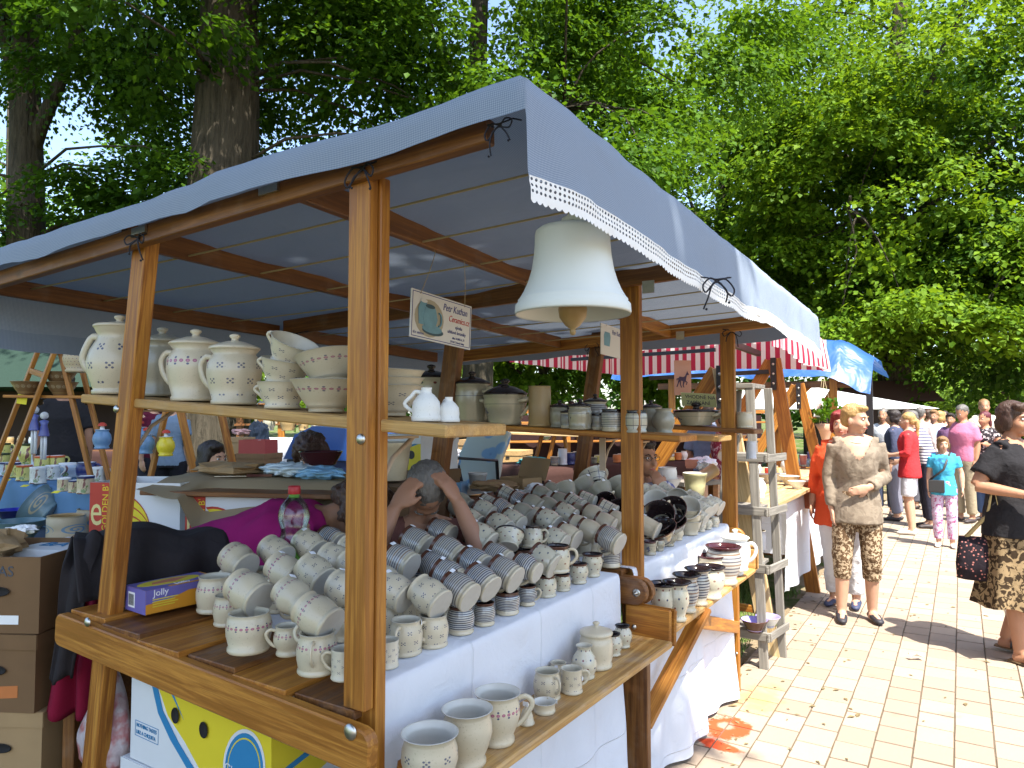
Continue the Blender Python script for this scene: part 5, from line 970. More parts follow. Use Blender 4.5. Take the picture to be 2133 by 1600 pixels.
# stack of brown banana cartons at the left edge
Pb = aD(60, 1300, 2.35); base = aD(28, 1300, 2.62); base.z = 0
for i, (z, lb, mt, op) in enumerate([(.08, 'lowest brown banana carton of the stack at the left edge', KRAFT, False), (.36, 'second banana carton from the ground at the left edge', KRAFT2, False), (.62, 'third banana carton, reddish print, below the open one', KRAFT, False), (.885, 'open brown banana carton with crumpled paper on top of the left stack', KRAFT, True)]):
    M = frame((base.x + .01 * (i % 2), base.y - .01 * i, z), R(28 + 2 * (i % 2))); c = carton('banana_carton', lb, M, (.52, .38, .255), mt, op, 'brown banana cartons', holes=[('f', .12, .14, .04, .016), ('f', -.1, .06, .016, .016)])
    fx = T((0, -.19, 0)) @ FRONT
    if i == 3: text('lettering', 'BANANAS', .05, plain('print_bluegrey', (.06, .07, .09), .7), M @ lay(fx, .001) @ T((-.06, .19, 0)), c); sheet(c, lay(fx, .001), [(.12, .03), (.19, .03), (.19, .06), (.12, .06)], wht)
    if i == 2: sheet(c, lay(fx, .0062), disc(-.06, .13, .06, .05, 0)[0], CORG); sheet(c, lay(fx, .001), [(-.26, .02), (.2, .05), (.2, .09), (-.26, .06)], CORG)
    if i == 1: sheet(c, lay(fx, .001), [(-.26, .15), (-.05, .17), (-.05, .24), (-.26, .22)], wht)
    if i == 0: sheet(c, lay(fx, .001), [(-.2, .03), (.2, .06), (.2, .1), (-.2, .07)], CORG)
def crumple(name, label, cat, p, r, mat, seed, parent=None, fl=.6, n=26, soft=False):
    b = MB()
    def fn(u, v):
        a = u * 2 * math.pi; e = (v - .5) * math.pi; d = Vector((math.cos(a) * math.cos(e), math.sin(a) * math.cos(e), math.sin(e) * fl))
        q = abs(mnoise.noise(d * 2.2 + Vector((seed, 0, 0)))) + (.2 if soft else .5) * abs(mnoise.noise(d * (3.5 if soft else 5) + Vector((0, seed, 0)))); return Vector((d.x * r[0], d.y * r[1], d.z * r[2])) * (.72 + .65 * q)
    b.grid(fn, n, n // 2, sm=soft); o = put(name, b, mat, T(p)); return tag(o, label, cat)
crumple('packing_paper', 'crumpled brown packing paper in the open banana carton', 'paper', (base.x - .08, base.y - .06, 1.14), (.15, .12, .10), KRAFT2, 3)
# --- styrofoam box with blue letters behind the open carton
M = frame(aD(165, 1150, 2.75) + Vector((0, 0, -.045)), R(22)); c = carton('foam_box', 'white flat box with blue letters behind the open carton', M, (.34, .26, .07), CWHITE); text('lettering', 'BA I', .09, CBLUE, M @ T((-.13, -.06, .078)), c)
tb_ = thing('trestle_bench', 'low wooden bench behind the table carrying the flat white box', 'bench', T((M.translation.x, M.translation.y, 0)))
zb_ = M.translation.z; b = MB(); b.box((0, 0, zb_ - .016), (.5, .32, .03)); put('seat', b, W_DARK, T((M.translation.x, M.translation.y, 0)), tb_)
for sx_ in (-.2, .2):
    b = MB(); b.box((sx_, 0, (zb_ - .03) / 2), (.04, .26, zb_ - .032)); put('leg', b, W_DARK, T((M.translation.x, M.translation.y, 0)), tb_)
# --- jackets hung over the back rail
def drape(name, label, pts, w0, w1, mat, seed, fold=.02, nf=9, cat='jacket'):
    """cloth hanging along a polyline of (centre, half width vector)"""
    P = [Vector(p) for p in pts]; b = MB(); n = len(P) - 1
    def fn(u, v):
        t = v * n; i = min(int(t), n - 1); f = t - i; c = P[i].lerp(P[i + 1], f); wv = Vector(w0).lerp(Vector(w1), v); s = (u - .5) * 2
        nrm = wv.cross(EZ).normalized(); c = c + EZ * (.05 * mnoise.noise(Vector((u * 3 + seed, seed, .3))) * (1 - v * .3)); return c + wv * s + nrm * (fold * math.sin(u * nf * 2 + seed + v * 1.5) * (.3 + v) + .02 * mnoise.noise(c * 6 + wv * s * 6))
    b.grid(fn, 34, 22); o = put(name, b, mat); md = o.modifiers.new('thick', 'SOLIDIFY'); md.thickness = .008; return tag(o, label, cat)
GREYF = cloth('charcoal_jersey', (.030, .026, .028), 0, scale=9); REDF = cloth('crimson_fleece', (.20, .008, .03), 0, scale=9); MAG = cloth('magenta_jersey', (.26, .012, .115), 0, scale=5)
jx = aD(170, 1118, 2.42); jr = aD(470, 1098, 2.75)
drape('jacket', 'dark grey jacket laid over the bench behind the left post', [aD(320, 1105, 2.62), aD(322, 1118, 2.5), aD(325, 1160, 2.44), aD(330, 1235, 2.42)], (jr - jx) * .52, (jr - jx) * .5, GREYF, 1, .018)
drape('jacket_sleeve', 'dark grey sleeve hanging down beside the left post', [aD(178, 1122, 2.38), aD(160, 1180, 2.30), aD(145, 1290, 2.30), aD(128, 1415, 2.30)], _rt * .052, _rt * .038, GREYF, 2, .012, 4)
drape('red_jacket', 'crimson jacket hanging behind the grey sleeve', [aD(200, 1128, 2.46), aD(178, 1230, 2.40), aD(152, 1380, 2.38), aD(140, 1492, 2.38)], _rt * .045, _rt * .085, REDF, 3, .02, 6)
jb_ = thing('clothes_rail', 'wooden rail behind the table carrying the jackets', 'rail', T((-2.52, 1.5, 0))); board('bar', aD(150, 1128, 2.47), aD(480, 1112, 2.8), .04, .03, EZ, W_DARK, jb_)
for q in (aD(158, 1130, 2.47), aD(474, 1114, 2.79)): board('leg', (q.x, q.y, 0), (q.x, q.y, q.z - .02), .04, .03, _rt, W_DARK, jb_)
# --- carrier bag hanging below
m, k, bs = newmat('thin_pink_plastic', (.75, .5, .5), .3); bs.inputs['Alpha'].default_value = .55; n_ = k.noise(k.co(), 14, 3); k.l.new(k.mix(k.step(n_, .45, .6), (.8, .72, .74), (.65, .2, .2)), bs.inputs['Base Color']); k.l.new(k.bump(k.noise(k.co(), 30, 3), .6, .02), bs.inputs['Normal'])
p = aD(222, 1500, 2.28); b = MB()
def bagf(u, v):
    a = u * 2 * math.pi; w_ = .03 + .075 * math.sin(min(1, v * 1.15) * math.pi * .52) ** .8; w_ *= (1 - .75 * max(0, v - .82) / .18); q = 1 + .22 * mnoise.noise(Vector((math.cos(a) * 1.6, math.sin(a) * 1.6, v * 4)))
    return Vector((math.cos(a) * w_ * q * .95, math.sin(a) * w_ * q * .6, .18 - .36 * v))
b.grid(bagf, 36, 26); cb_ = thing('carrier_bag', 'thin pink and white plastic bag hanging below the left end of the table', 'bag', T(p)); put('bag', b, m, T(p), cb_)
b = MB(); b.tube([(-.02, 0, .17), (-.025, .0, .26), (-.01, -.01, .36)], [(.012, .003)] * 3, 8); b.tube([(.02, 0, .17), (.02, .0, .26), (-.01, -.01, .36)], [(.012, .003)] * 3, 8); put('handle', b, m, T(p), cb_)
# ================================================================ the other stalls
def lerp(a, b, t): return Vector(a) * (1 - t) + Vector(b) * t
def flat(v): v = Vector(v); v.z = 0; return v.normalized()
def table(name, label, p0, p1, depth, z, mat, drop, cat='table', legs=True, seed=0, board_mat=None, apron=None):
    """table whose front edge runs p0 -> p1 (xy), going back by depth; a cloth falls over the front and both ends"""
    p0, p1 = Vector((p0[0], p0[1], 0)), Vector((p1[0], p1[1], 0)); d = (p1 - p0).normalized(); bk = Vector((-d.y, d.x, 0))
    if bk.dot(p0) < 0: bk = -bk
    L = (p1 - p0).length; M = axes((p0 + p1) / 2 + bk * depth / 2, d, bk)
    if M.to_3x3() @ EZ != EZ and (M.to_3x3() @ EZ).z < 0: M = axes((p0 + p1) / 2 + bk * depth / 2, -d, bk)
    r = thing(name, label, cat, M); b = MB(); b.box((0, 0, z - .02), (L - .02, depth - .02, .03)); put('tabletop', b, board_mat or W_DARK, M, r)
    for sx in (-1, 1):
        for sy in (-1, 1):
            b = MB(); b.box((sx * (L / 2 - .06), sy * (depth / 2 - .06), (z - .036) / 2), (.05, .05, z - .037)); put('leg', b, W_DARK, M, r)
    if mat:
        def fn(u, v):
            # v: back edge -> front edge -> down; u along the length with end falls
            a = (u - .5) * (L + 2 * drop * .6); ex = max(0, abs(a) - L / 2); x = max(-L / 2 - .012, min(L / 2 + .012, a)); w_ = v * (depth + drop); y = depth / 2 - min(w_, depth); dz = max(max(0, w_ - depth), ex)
            k_ = dz / max(drop, .01); y -= (.012 + .02 * math.sin(a * 13 + seed) * k_) if w_ > depth else 0
            x += math.copysign((.015 * math.sin(y * 15 + seed) * k_ + .004), a) if ex > 0 else 0
            return Vector((x, y, z - dz - .01 * k_ * math.sin(a * 7 + seed)))
        b = MB(); b.grid(fn, 60, 26); put('cloth', b, mat, M, r)
    return r, M
def ladder(name, label, tops, feet, mat, rungs=(.3, .75), group=None, w_=.05):
    """two legs with rungs between: tops and feet are pairs of points"""
    base = (Vector(feet[0]) + Vector(feet[1])) / 2; base.z = 0; r = thing(name, label, 'ladder', T(base), group)
    for a, b_ in zip(tops, feet): board('leg', b_, a, w_, .028, flat(Vector(tops[1]) - Vector(tops[0])), mat, r)
    for t in rungs: board('rung', lerp(feet[0], tops[0], t), lerp(feet[1], tops[1], t), .04, .022, EZ, mat, r)
    return r
def down(p, q, z=0):                                      # extend q -> p line to height z
    p, q = Vector(p), Vector(q); return q + (p - q) * ((z - q.z) / (p.z - q.z))
GL = lambda n, c, **k: plain(n, c, .3, .1, 20, **k)
BLUEC = cloth('blue_table_linen', (.10, .20, .34), 0, scale=4); BROWNC = cloth('brown_table_linen', (.055, .028, .024), 0, scale=4)
# --- blue clothed mug stall on the left
A_, B_ = aZ(238, 1033, 1.12), aZ(-90, 985, 1.12)
table('mug_table', 'table with blue cloth full of painted mugs behind the left post', B_, A_, .75, 1.12, BLUEC, .32, seed=1)
ENY = pot_mat('enamel_yellow_painted', 'leafy', (.55, .52, .16), .3); ENB = pot_mat('enamel_pale_blue', 'leafy', (.40, .50, .60), .3); ENW = pot_mat('enamel_white_painted', 'leafy', (.62, .66, .64), .3); ENT = pot_mat('tan_painted', 'leafy', (.5, .42, .28), .4)
RO, RN, RW, RG = GL('orange_rim', (.48, .09, .02)), GL('navy_rim', (.012, .02, .10)), GL('white_rim', (.7, .72, .74)), GL('dark_green_rim', (.02, .035, .012)); ENAV = GL('navy_glaze', (.012, .02, .12))
CN = {id(ENY): 'yellow', id(ENB): 'pale blue', id(ENW): 'white', id(ENT): 'tan', id(ENAV): 'navy'}; RNN = {id(RO): 'orange', id(RN): 'navy', id(RW): 'white', id(RG): 'dark green'}
for i, (x, y, w_, m_, rm, kd, z, hd) in enumerate([(133, 1026, 26, ENT, RW, 'cyl', 0, 2), (155, 1029, 24, ENT, RN, 'cyl', 0, 2), (178, 1031, 34, ENT, RN, 'cyl', 0, 2), (79, 1010, 32, ENW, RW, 'cyl', 0, .3), (110, 1002, 28, ENW, RW, 'cyl', 0, .3), (140, 998, 36, ENB, RW, 'wide', 0, .3), (50, 1004, 30, ENY, RO, 'cyl', 0, 3), (27, 997, 28, ENY, RN, 'cyl', 0, 2), (12, 994, 26, ENB, RN, 'cyl', 0, 2),
      (180, 1000, 40, ENAV, RN, 'wide', 0, 0), (88, 985, 30, ENY, RO, 'cyl', 0, 1), (118, 984, 30, ENY, RO, 'cyl', 0, 1), (60, 972, 40, ENY, RG, 'round', 0, 1), (101, 968, 30, ENY, RO, 'cyl', 0, 2), (147, 972, 32, ENY, RN, 'cyl', 0, .3), (128, 968, 28, ENB, RN, 'cyl', 0, 1), (80, 975, 28, ENB, RN, 'cyl', 0, 1), (146, 948, 26, ENY, RG, 'cyl', .09, .3), (6, 975, 26, ENY, RG, 'cyl', 0, 1), (8, 952, 24, ENY, RG, 'cyl', .09, .3), (28, 962, 28, ENW, RG, 'cyl', 0, 1), (205, 1008, 30, ENW, RW, 'cyl', 0, 1)]):
    p = aZ(x, y - 3, 1.124 + z); f = (p - CAM).dot(_cf); s = w_ / F * f / (2 * rmax(kd))
    pot(kd, m_, frame(p, 0, s=s), f'{CN[id(m_)]} painted mug with {RNN[id(rm)]} rim, {ORD[i] if i < 20 else ("twenty-first", "twenty-second")[i - 20]} from the blue cloth edge', 'mug', 'painted mugs on the blue cloth', inside=RW if rm is not RG else RG, rim=rm, handle=hd + YAW, seg=18)
YT = plain('yellow_price_slip', (.68, .6, .03), .7)
for i, (x, y) in enumerate(((15, 1000), (52, 1012), (117, 1025))):
    b = MB(); b.box((0, 0, 0), (.05, .03, .002)); tag(put('price_slip', b, YT, frame(aZ(x, y, 1.128), R(20), R(20))), f'yellow price slip on the edge of the blue cloth, {ORD[i]} from left', 'price slip', 'yellow price slips')
# bowls and planters on the low bench in front of it
Lb_ = aZ(140, 1135, .84); table('low_bench', 'low bench with large blue and sand coloured planters', aZ(-60, 1120, .84), aZ(236, 1140, .84), .7, .84, cloth('slate_linen', (.05, .07, .10), 0), .2, 'bench', seed=4)
PLT = pot_mat('sand_planter_with_blue', 'swirl', (.45, .38, .26), .5, (3, .5, 2.2, (.10, .22, .34)), 0); PLB = pot_mat('bluegreen_planter', 'swirl', (.12, .2, .24), .4, (3, .55, 2.0, (.45, .38, .24)), .2); SPI = pot_mat('sand_with_spiral', 'swirl', (.36, .30, .19), .5, (4, .5, 1.6, (.06, .06, .09)), 0)
pl_ = stand(137, 1133, 76, .845, 'tankard', PLT, 'square sand coloured planter with blue tree painting and scroll ears', cat='planter', inside=G_TAN, seg=24); pl_.scale = (pl_.scale[0], pl_.scale[1], pl_.scale[2] * .42)
pl2 = stand(196, 1118, 70, .845, 'tankard', PLT, 'second sand and blue planter half hidden by the left post', cat='planter', inside=G_TAN, seg=24); pl2.scale = (pl2.scale[0], pl2.scale[1], pl2.scale[2] * .45)
pot('cupbowl', PLB, T(aZ(88, 1058, .98)) @ Matrix.Rotation(R(40), 4, 'Z') @ Matrix.Rotation(R(-58), 4, 'Y') @ Matrix.Scale(2.1, 4) @ T((0, 0, -.04)), 'large blue green bowl tipped on its side below the blue cloth', 'bowl', inside=PLB)
pot('bowl', PLB, frame(aZ(40, 1128, .845), 0, s=1.55), 'wide blue dish with spiral band at the left edge', 'dish', inside=GL('slate_blue_glaze', (.07, .14, .17))); pot('bowl', SPI, frame(aZ(140, 1075, .845), 1, s=1.5), 'shallow dark dish with sand spirals behind the planters', 'dish', inside=GL('dark_slate', (.03, .05, .06)))
crumple('shells', 'white shells and trinkets heaped in the blue dish', 'shells', aZ(45, 1103, .96), (.09, .08, .045), wht, 9); pot('bowl', ENAV, frame(aZ(28, 1090, .845), 1, s=1.2), 'bright blue glazed bowl behind the wide dish', 'bowl', inside=GL('cobalt_glaze', (.01, .02, .35)))
# display ladders with bowls
LADG = 'wooden display ladders of the left stall'
def L2(t0, f0, t1, f1, D, label, rungs, dz=.16):
    a, b_ = aD(*t0, D), aD(*t1, D + dz); fa, fb = aD(*f0, D), aD(*f1, D + dz); return ladder('display_ladder', label, (a, b_), (down(fa, a), down(fb, b_)), W_HONEY, rungs, LADG)
L2((130, 690), (28, 955), (98, 682), (2, 930), 4.9, 'leaning wooden ladder, left leg pair of the bowl rack', (.44, .86), .3); L2((116, 690), (180, 955), (150, 685), (207, 915), 4.95, 'leaning wooden ladder, right leg pair of the bowl rack', (.42, .5), .3)
L2((352, 830), (318, 975), (300, 830), (262, 960), 5.0, 'wooden ladder standing left of the dark haired woman', (.58, .5), .25); L2((371, 835), (402, 972), (455, 835), (484, 965), 5.0, 'wooden ladder framing the dark haired woman', (.63, .5), .2)
rk = thing('rack_shelf', 'narrow plank shelf across the ladders carrying brown bowls', 'shelf', T(aD(110, 830, 5.05))); board('plank', aD(22, 826, 5.0), aD(205, 828, 5.0), .16, .02, _fw, W_HONEY, rk)
BRB = pot_mat('brown_bowl_with_curls', 'swirl', (.20, .115, .05), .45, (14, .62, 3.2, (.5, .42, .27)), .1); FLB = pot_mat('cream_floral_pot', 'dots', (.45, .36, .22), .5, (22, 9), 0)
def atD(x, y, D, kd, w_, m_, label, cat, **kw):
    p = aD(x, y, D); s = w_ / F * D / (2 * rmax(kd)); return pot(kd, m_, frame(p, kw.pop('rot', 0), kw.pop('rx', 0), s=s), label, cat, **kw)
atD(55, 822, 5.0, 'bowl', 60, BRB, 'brown bowl with cream curls, left on the rack shelf', 'bowl', inside=G_TAN); atD(128, 824, 5.0, 'bowl', 62, BRB, 'lower brown bowl of the pair on the rack shelf', 'bowl', inside=G_TAN); atD(125, 803, 5.0, 'bowl', 62, BRB, 'upper brown bowl with curls of the pair on the rack shelf', 'bowl', inside=G_TAN)
atD(158, 776, 4.9, 'round', 50, FLB, 'speckled floral pot hanging beside the tall jug', 'pot', inside=G_TAN); atD(146, 745, 5.0, 'round', 42, FLB, 'upper speckled floral pot behind the tall jug', 'pot', inside=G_TAN)
b = MB(); b.box((0, 0, 0), (.07, .002, .065)); tag(put('price_slip', b, YT, frame(aD(46, 832, 4.95), YAW, 0, R(8))), 'square yellow note hanging from the rack shelf', 'note')
# figurine jars with toadstool lids
for i, (x, y, c) in enumerate(((212, 935, (.13, .25, .42)), (290, 930, (.13, .25, .42)), (345, 950, (.68, .55, .03)), (303, 945, (.13, .25, .42)))):
    q = atD(x, y, 4.9, 'round', 36, GL(f'toadstool_jar_{i}', c), ('blue jar with toadstool lid beside the left post', 'blue jar with two toadstools behind the left post', 'yellow jar with toadstool lid', 'small blue jar with toadstool lid next to the yellow one')[i], 'jar', inside=RW)
    M = WM[q] @ T((0, 0, .104)); b = MB(); b.lathe([(.012, 0), (.009, .025), (.0005, .03)], 10); b2 = MB(); b2.lathe([(.022, .02), (.02, .03), (.01, .038), (.0005, .04)], 12); s = put('stem', b, RW, M, q); put('toadstool_cap', b2, CRED, M, q)
# blue dolls with dangling legs
for i, (x, y) in enumerate(((62, 868), (82, 880))):
    p = aD(x + 10, y, 5.2); d = thing('ceramic_doll', ('left', 'right')[i] + ' blue hanging doll with long white legs', 'doll', T(p), 'dangling ceramic dolls'); BLD = GL('doll_blue', (.09, .11, .36))
    b = MB(); b.lathe([(.05, -.10), (.052, -.09), (.03, -.02), (.045, .01), (.0005, .02)], 14, squash=.6); put('dress', b, BLD, T(p), d); b = MB(); b.ball((0, 0, .05), .028, 10, 8); put('head', b, RW, T(p), d)
    for s in (-.022, .022): b = MB(); b.tube([(s, 0, -.09), (s * 1.2, 0, -.16), (s, 0, -.27)], .011, 8); put('leg', b, RW, T(p), d)
# --- paper covered cartons behind the table
PAPR = plain('brown_wrapping_paper', (.33, .25, .145), .8, .12, 4, bump=.2)
for i, (x, y, lb) in enumerate(((325, 1118, 'white and red carton with yellow banana print behind the left post'), (520, 1150, 'second white and red banana carton behind the magenta shirt'))):
    p = aD(x, y, 3.25 - .1 * i); M = frame((p.x, p.y, p.z), R(26)); c = carton('banana_carton', lb, M, (.42, .32, .26), CWHITE, True, 'red and white banana cartons'); fx = T((0, -.16, 0)) @ FRONT
    sheet(c, lay(fx, .0006), [(-.21, 0), (-.12, 0), (-.12, .26), (-.21, .26)], CRED); text('lettering', 'e' if i == 0 else 'n', .20, plain('print_cream_yellow', (.7, .6, .25), .6), M @ lay(fx, .0014) @ T((-.208, .075, 0)), c, sx=.62); text('lettering', "'GOLDEN B'", .04, CYEL, M @ lay(fx, .0014) @ T((-.123, .04, 0)) @ Matrix.Rotation(math.pi / 2, 4, 'Z'), c); text('lettering', 'PREMIUM', .03, CRED, M @ lay(fx, .0014) @ T((-.11, .01, 0)), c)
    for k_, off in enumerate((0, .045, .09)):
        arc = [(-.09 + .17 * math.sin(t) + off * .3, .22 - off + .0 - .19 * (1 - math.cos(t))) for t in np.linspace(0, 1.35, 10)]; arc2 = [(x_ - .03 - .02 * math.sin(j / 9 * math.pi), y_ - .05 * math.sin(j / 9 * math.pi) - .004) for j, (x_, y_) in enumerate(arc)][::-1]
        pl3 = [(max(-.118, min(.205, x_)), max(.004, y_)) for x_, y_ in arc + arc2]; sheet(c, lay(fx, .0016 + k_ * .0012), pl3, CRED); cx_, cy_ = sum(a for a, _ in pl3) / len(pl3), sum(a for _, a in pl3) / len(pl3); sheet(c, lay(fx, .0022 + k_ * .0012), [(cx_ + (a - cx_) * .93, cy_ + (q_ - cy_) * .86) for a, q_ in pl3], CYEL)
    for j in range(4): carton('brown_carton', f'plain brown carton stacked under the {"first" if i == 0 else "second"} banana carton, {ORD[j]} from the ground', frame((p.x, p.y, p.z / 4 * j), R(26)), (.42, .32, p.z / 4 - .009), KRAFT, False, 'plain cartons under the banana cartons')
pa, pb_, pc = aD(290, 1002, 2.98), aD(745, 990, 2.85), aD(540, 950, 3.9)
def paperf(u, v):
    x = lerp(pa, pb_, u); bk = _fw * (.72 * min(1, (1 - v) * 1.35)); y = x + bk; drop = max(0, v - .74) / .26; y.z = 1.340 - .02 * u + .012 * nz(u * 5, v * 4, 0, 1.3) - drop * ((.03 + .15 * min(1, max(0, (u - .2) / .08))) + .03 * math.sin(u * 9)) + .05 * max(0, .35 - abs(u - .42)) * (1 - v); y = y - _fw * (.03 * drop); return y
b = MB(); b.grid(paperf, 40, 20); tag(put('wrapping_paper', b, PAPR), 'sheet of brown wrapping paper spread over the cartons behind the table', 'paper')
bd = thing('trestle_table', 'trestle table under the wrapping paper', 'table', T((pa.x, pa.y, 0))); q0, q1 = lerp(pa, pb_, .02) + _fw * .32, lerp(pa, pb_, .98) + _fw * .32; board('tabletop', (q0.x, q0.y, 1.29), (q1.x, q1.y, 1.285), .56, .02, _fw, W_DARK, bd)
for q in (q0, q1): board('leg', (q.x, q.y, 0), (q.x, q.y, 1.28), .05, .04, _fw, W_DARK, bd)
p = aZ(505, 992, 1.345); kn = thing('knife', 'kitchen knife with dark handle lying on the wrapping paper', 'knife', axes(p, _rt + _fw * .15, _fw)); b = MB(); b.prism([(-.12, -.008), (.02, -.012), (.02, .01), (-.06, .012)], .002); put('blade', b, METAL, WM[kn], kn); b = MB(); b.box((.075, 0, .003), (.11, .02, .012)); put('handle', b, G_PLUM, WM[kn], kn)
LBL = plain('light_blue_plastic', (.22, .45, .68), .3, .25, 9)
for i, (x, y, r_, mt, lb) in enumerate(((660, 982, (.20, .12, .06), LBL, 'bunched light blue plastic bag on the wrapping paper'), (600, 975, (.16, .12, .06), plain('pale_blue_plastic', (.55, .68, .78), .3, .2, 9), 'pale blue crumpled plastic left of the blue bag'))): crumple('plastic_bag', lb, 'plastic bag', aD(x, y + 2, 3.3), (r_[0] * .85, r_[1], .055), mt, 11 + i, n=60, soft=True)
atD(668, 968, 3.6, 'lowdish', 90, G_PLUM, 'shallow plum glazed platter on the blue plastic', 'platter', inside=G_PLUM); crumple('wrapping_paper', 'folded corner of brown paper standing up on the sheet', 'paper', aZ(480, 975, 1.37), (.22, .14, .05), KRAFT2, 20, n=16)
atD(815, 1000, 3.4, 'flowerpot', 84, 'plain', 'wide plain planter just right of the near post', 'planter', inside=G_IN)
pst = thing('plant_stand', 'stack of brown cartons under the wide planter', 'stand', T(aD(815, 1003, 3.4))); zq = WM[pst].translation.z; b = MB(); b.box((0, .02, -zq / 2), (.36, .34, zq - .01)); put('carton', b, KRAFT, WM[pst], pst); b = MB(); b.prism(disc(.05, .0, .05, .06, 0)[0], .001, 0, T((.06, -.152, -.13)) @ Matrix.Rotation(math.pi / 2, 4, 'X')); put('print', b, CORG, WM[pst], pst)
# --- mid background
def boxat(name, label, x, y, D, d, mt, rz=0.4, op=False, group=None, **kw): p = aD(x, y, D); return carton(name, label, frame(p, rz), d, mt, op, group, **kw), frame(p, rz)
c, M = boxat('banana_carton', 'yellow and white banana carton behind the man with hands on his head', 868, 975, 4.3, (.40, .3, .2), CWHITE, R(-8)); fx = T((0, -.15, 0)) @ FRONT; sheet(c, lay(fx, .0008), [(-.2, 0), (.2, 0), (.2, .16), (.0, .10), (-.2, .105)], CYEL); sheet(c, lay(fx, .0014), [(-.2, .105), (0, .10), (.2, .16), (.2, .172), (0, .112), (-.2, .117)], CBLUE); sheet(c, lay(fx, .0014), disc(-.1, .02, .06, .07, 0)[0], CBLUE); sheet(c, lay(fx, .002), disc(.12, .09, .03, .025, 0)[0], blk)
p = WM[c].translation; st = carton('brown_carton', 'tall brown carton under the yellow banana carton', frame((p.x, p.y, 0), R(-8)), (.42, .32, p.z - .008), KRAFT)
# waste container
NAVY = plain('navy_plastic', (.012, .022, .075), .4); BLU2 = plain('blue_plastic_lid', (.02, .07, .24), .35)
p = aD(748, 865, 8.2); p.z = 0; wc = thing('waste_container', 'large dark blue waste container with sloping lid', 'container', frame(p, R(10)))
b = MB(); b.prism([(-.62, .12), (.62, .12), (.68, 1.12), (-.68, 1.12)], .85, 0, Matrix(((1, 0, 0, 0), (0, 0, 1, -.42), (0, 1, 0, 0), (0, 0, 0, 1)))); put('bin', b, NAVY, WM[wc], wc)
b = MB(); b.prism([(-.70, 1.125), (.70, 1.125), (.66, 1.3), (.45, 1.45), (-.3, 1.5), (-.55, 1.4)], .9, 0, Matrix(((1, 0, 0, 0), (0, 0, 1, -.45), (0, 1, 0, 0), (0, 0, 0, 1)))); put('lid', b, BLU2, WM[wc], wc); b = MB(); b.box((0, -.44, .75), (.25, .02, .35)); put('grip', b, blk, WM[wc], wc)
for sx in (-.5, .5): b = MB(); b.tube([(sx - .03, -.3, .08), (sx + .03, -.3, .08)], .08, 14); put('wheel', b, blk, WM[wc], wc)
# white clothed table with flowers, shelves behind
WT, MW = table('cloth_table', 'table with long white cloth in full sun behind the thick trunk', aD(512, 925, 9.6), aD(668, 925, 9.6), .7, 1.30, C_WHITE, .95, seed=3)
for i, (x, y, kd, w_, m_, lb) in enumerate(((560, 897, 'round', 26, 'sage', 'grey pot'), (600, 897, 'caserole', 34, G_TAN, 'brown basket pot'), (632, 897, 'jar', 20, G_TAN, 'small brown jar'), (655, 897, 'tankard', 16, 'plain', 'narrow cream jar'))): atD(x, y, 9.7, kd, w_, m_, f'{lb} on the sunlit white cloth', 'pot', inside=G_IN)
def plant(name, label, p, r, n, mat, stem=.12, seed=1, size=.05, flowers=None):
    rg = np.random.default_rng(seed); t = thing(name, label, 'plant', T(p)); P_ = rg.normal(size=(n, 3)) * np.array(r) * .5; P_[:, 2] += stem + r[2]; ch = leaves(P_, P_ + rg.normal(0, .02, P_.shape) + np.array([0, 0, .05]), 12, r[0] * .9, r[0] * .5, size, .3, rg)
    put('foliage', leaf_mesh('foliage', [ch], mat, rg), None, T(p), t); b = MB(); b.tube([(0, 0, 0), (.01, 0, stem), (0, .01, stem + r[2])], [.012, .009, .004], 6); put('stem', b, BARK, T(p), t); return t
plant('pot_plant', 'green pot plant on the sunlit white cloth', aD(615, 890, 9.7), (.18, .18, .16), 40, LEAF2, .05, 2, .06); plant('flowers', 'loose green bouquet left on the flower shelf', aD(520, 870, 11), (.3, .3, .3), 50, LEAF2, .05, 3, .08)
# flower shelf behind
fs_ = thing('shelf_rack', 'open wooden shelf rack with round vases beyond the trunk', 'shelf', T(aD(560, 900, 11)))
for x in (500, 545, 586, 665): board('upright', aD(x, 1010, 11), aD(x, 840, 11), .10, .05, _rt, W_HONEY if x > 560 else W_DARK, fs_)
for y in (885, 915): board('plank', aD(495, y, 11.1), aD(670, y - 2, 11.1), .3, .03, _fw, W_DARK, fs_)
for i, (x, m_) in enumerate(((537, 'sage'), (549, G_TAN), (561, 'sage'), (569, ENB), (595, 'plain'), (602, G_TAN), (575, 'plain'))): atD(x, 884, 11.05, 'round', 15, m_ if not isinstance(m_, str) else m_, f'small vase on the far flower shelf, {ORD[i]} from left' if i < 4 else f'small pot on the far flower shelf, {ORD[i - 4]} right of the upright', 'vase', group='vases on the far flower shelf', inside=G_IN, seg=14)
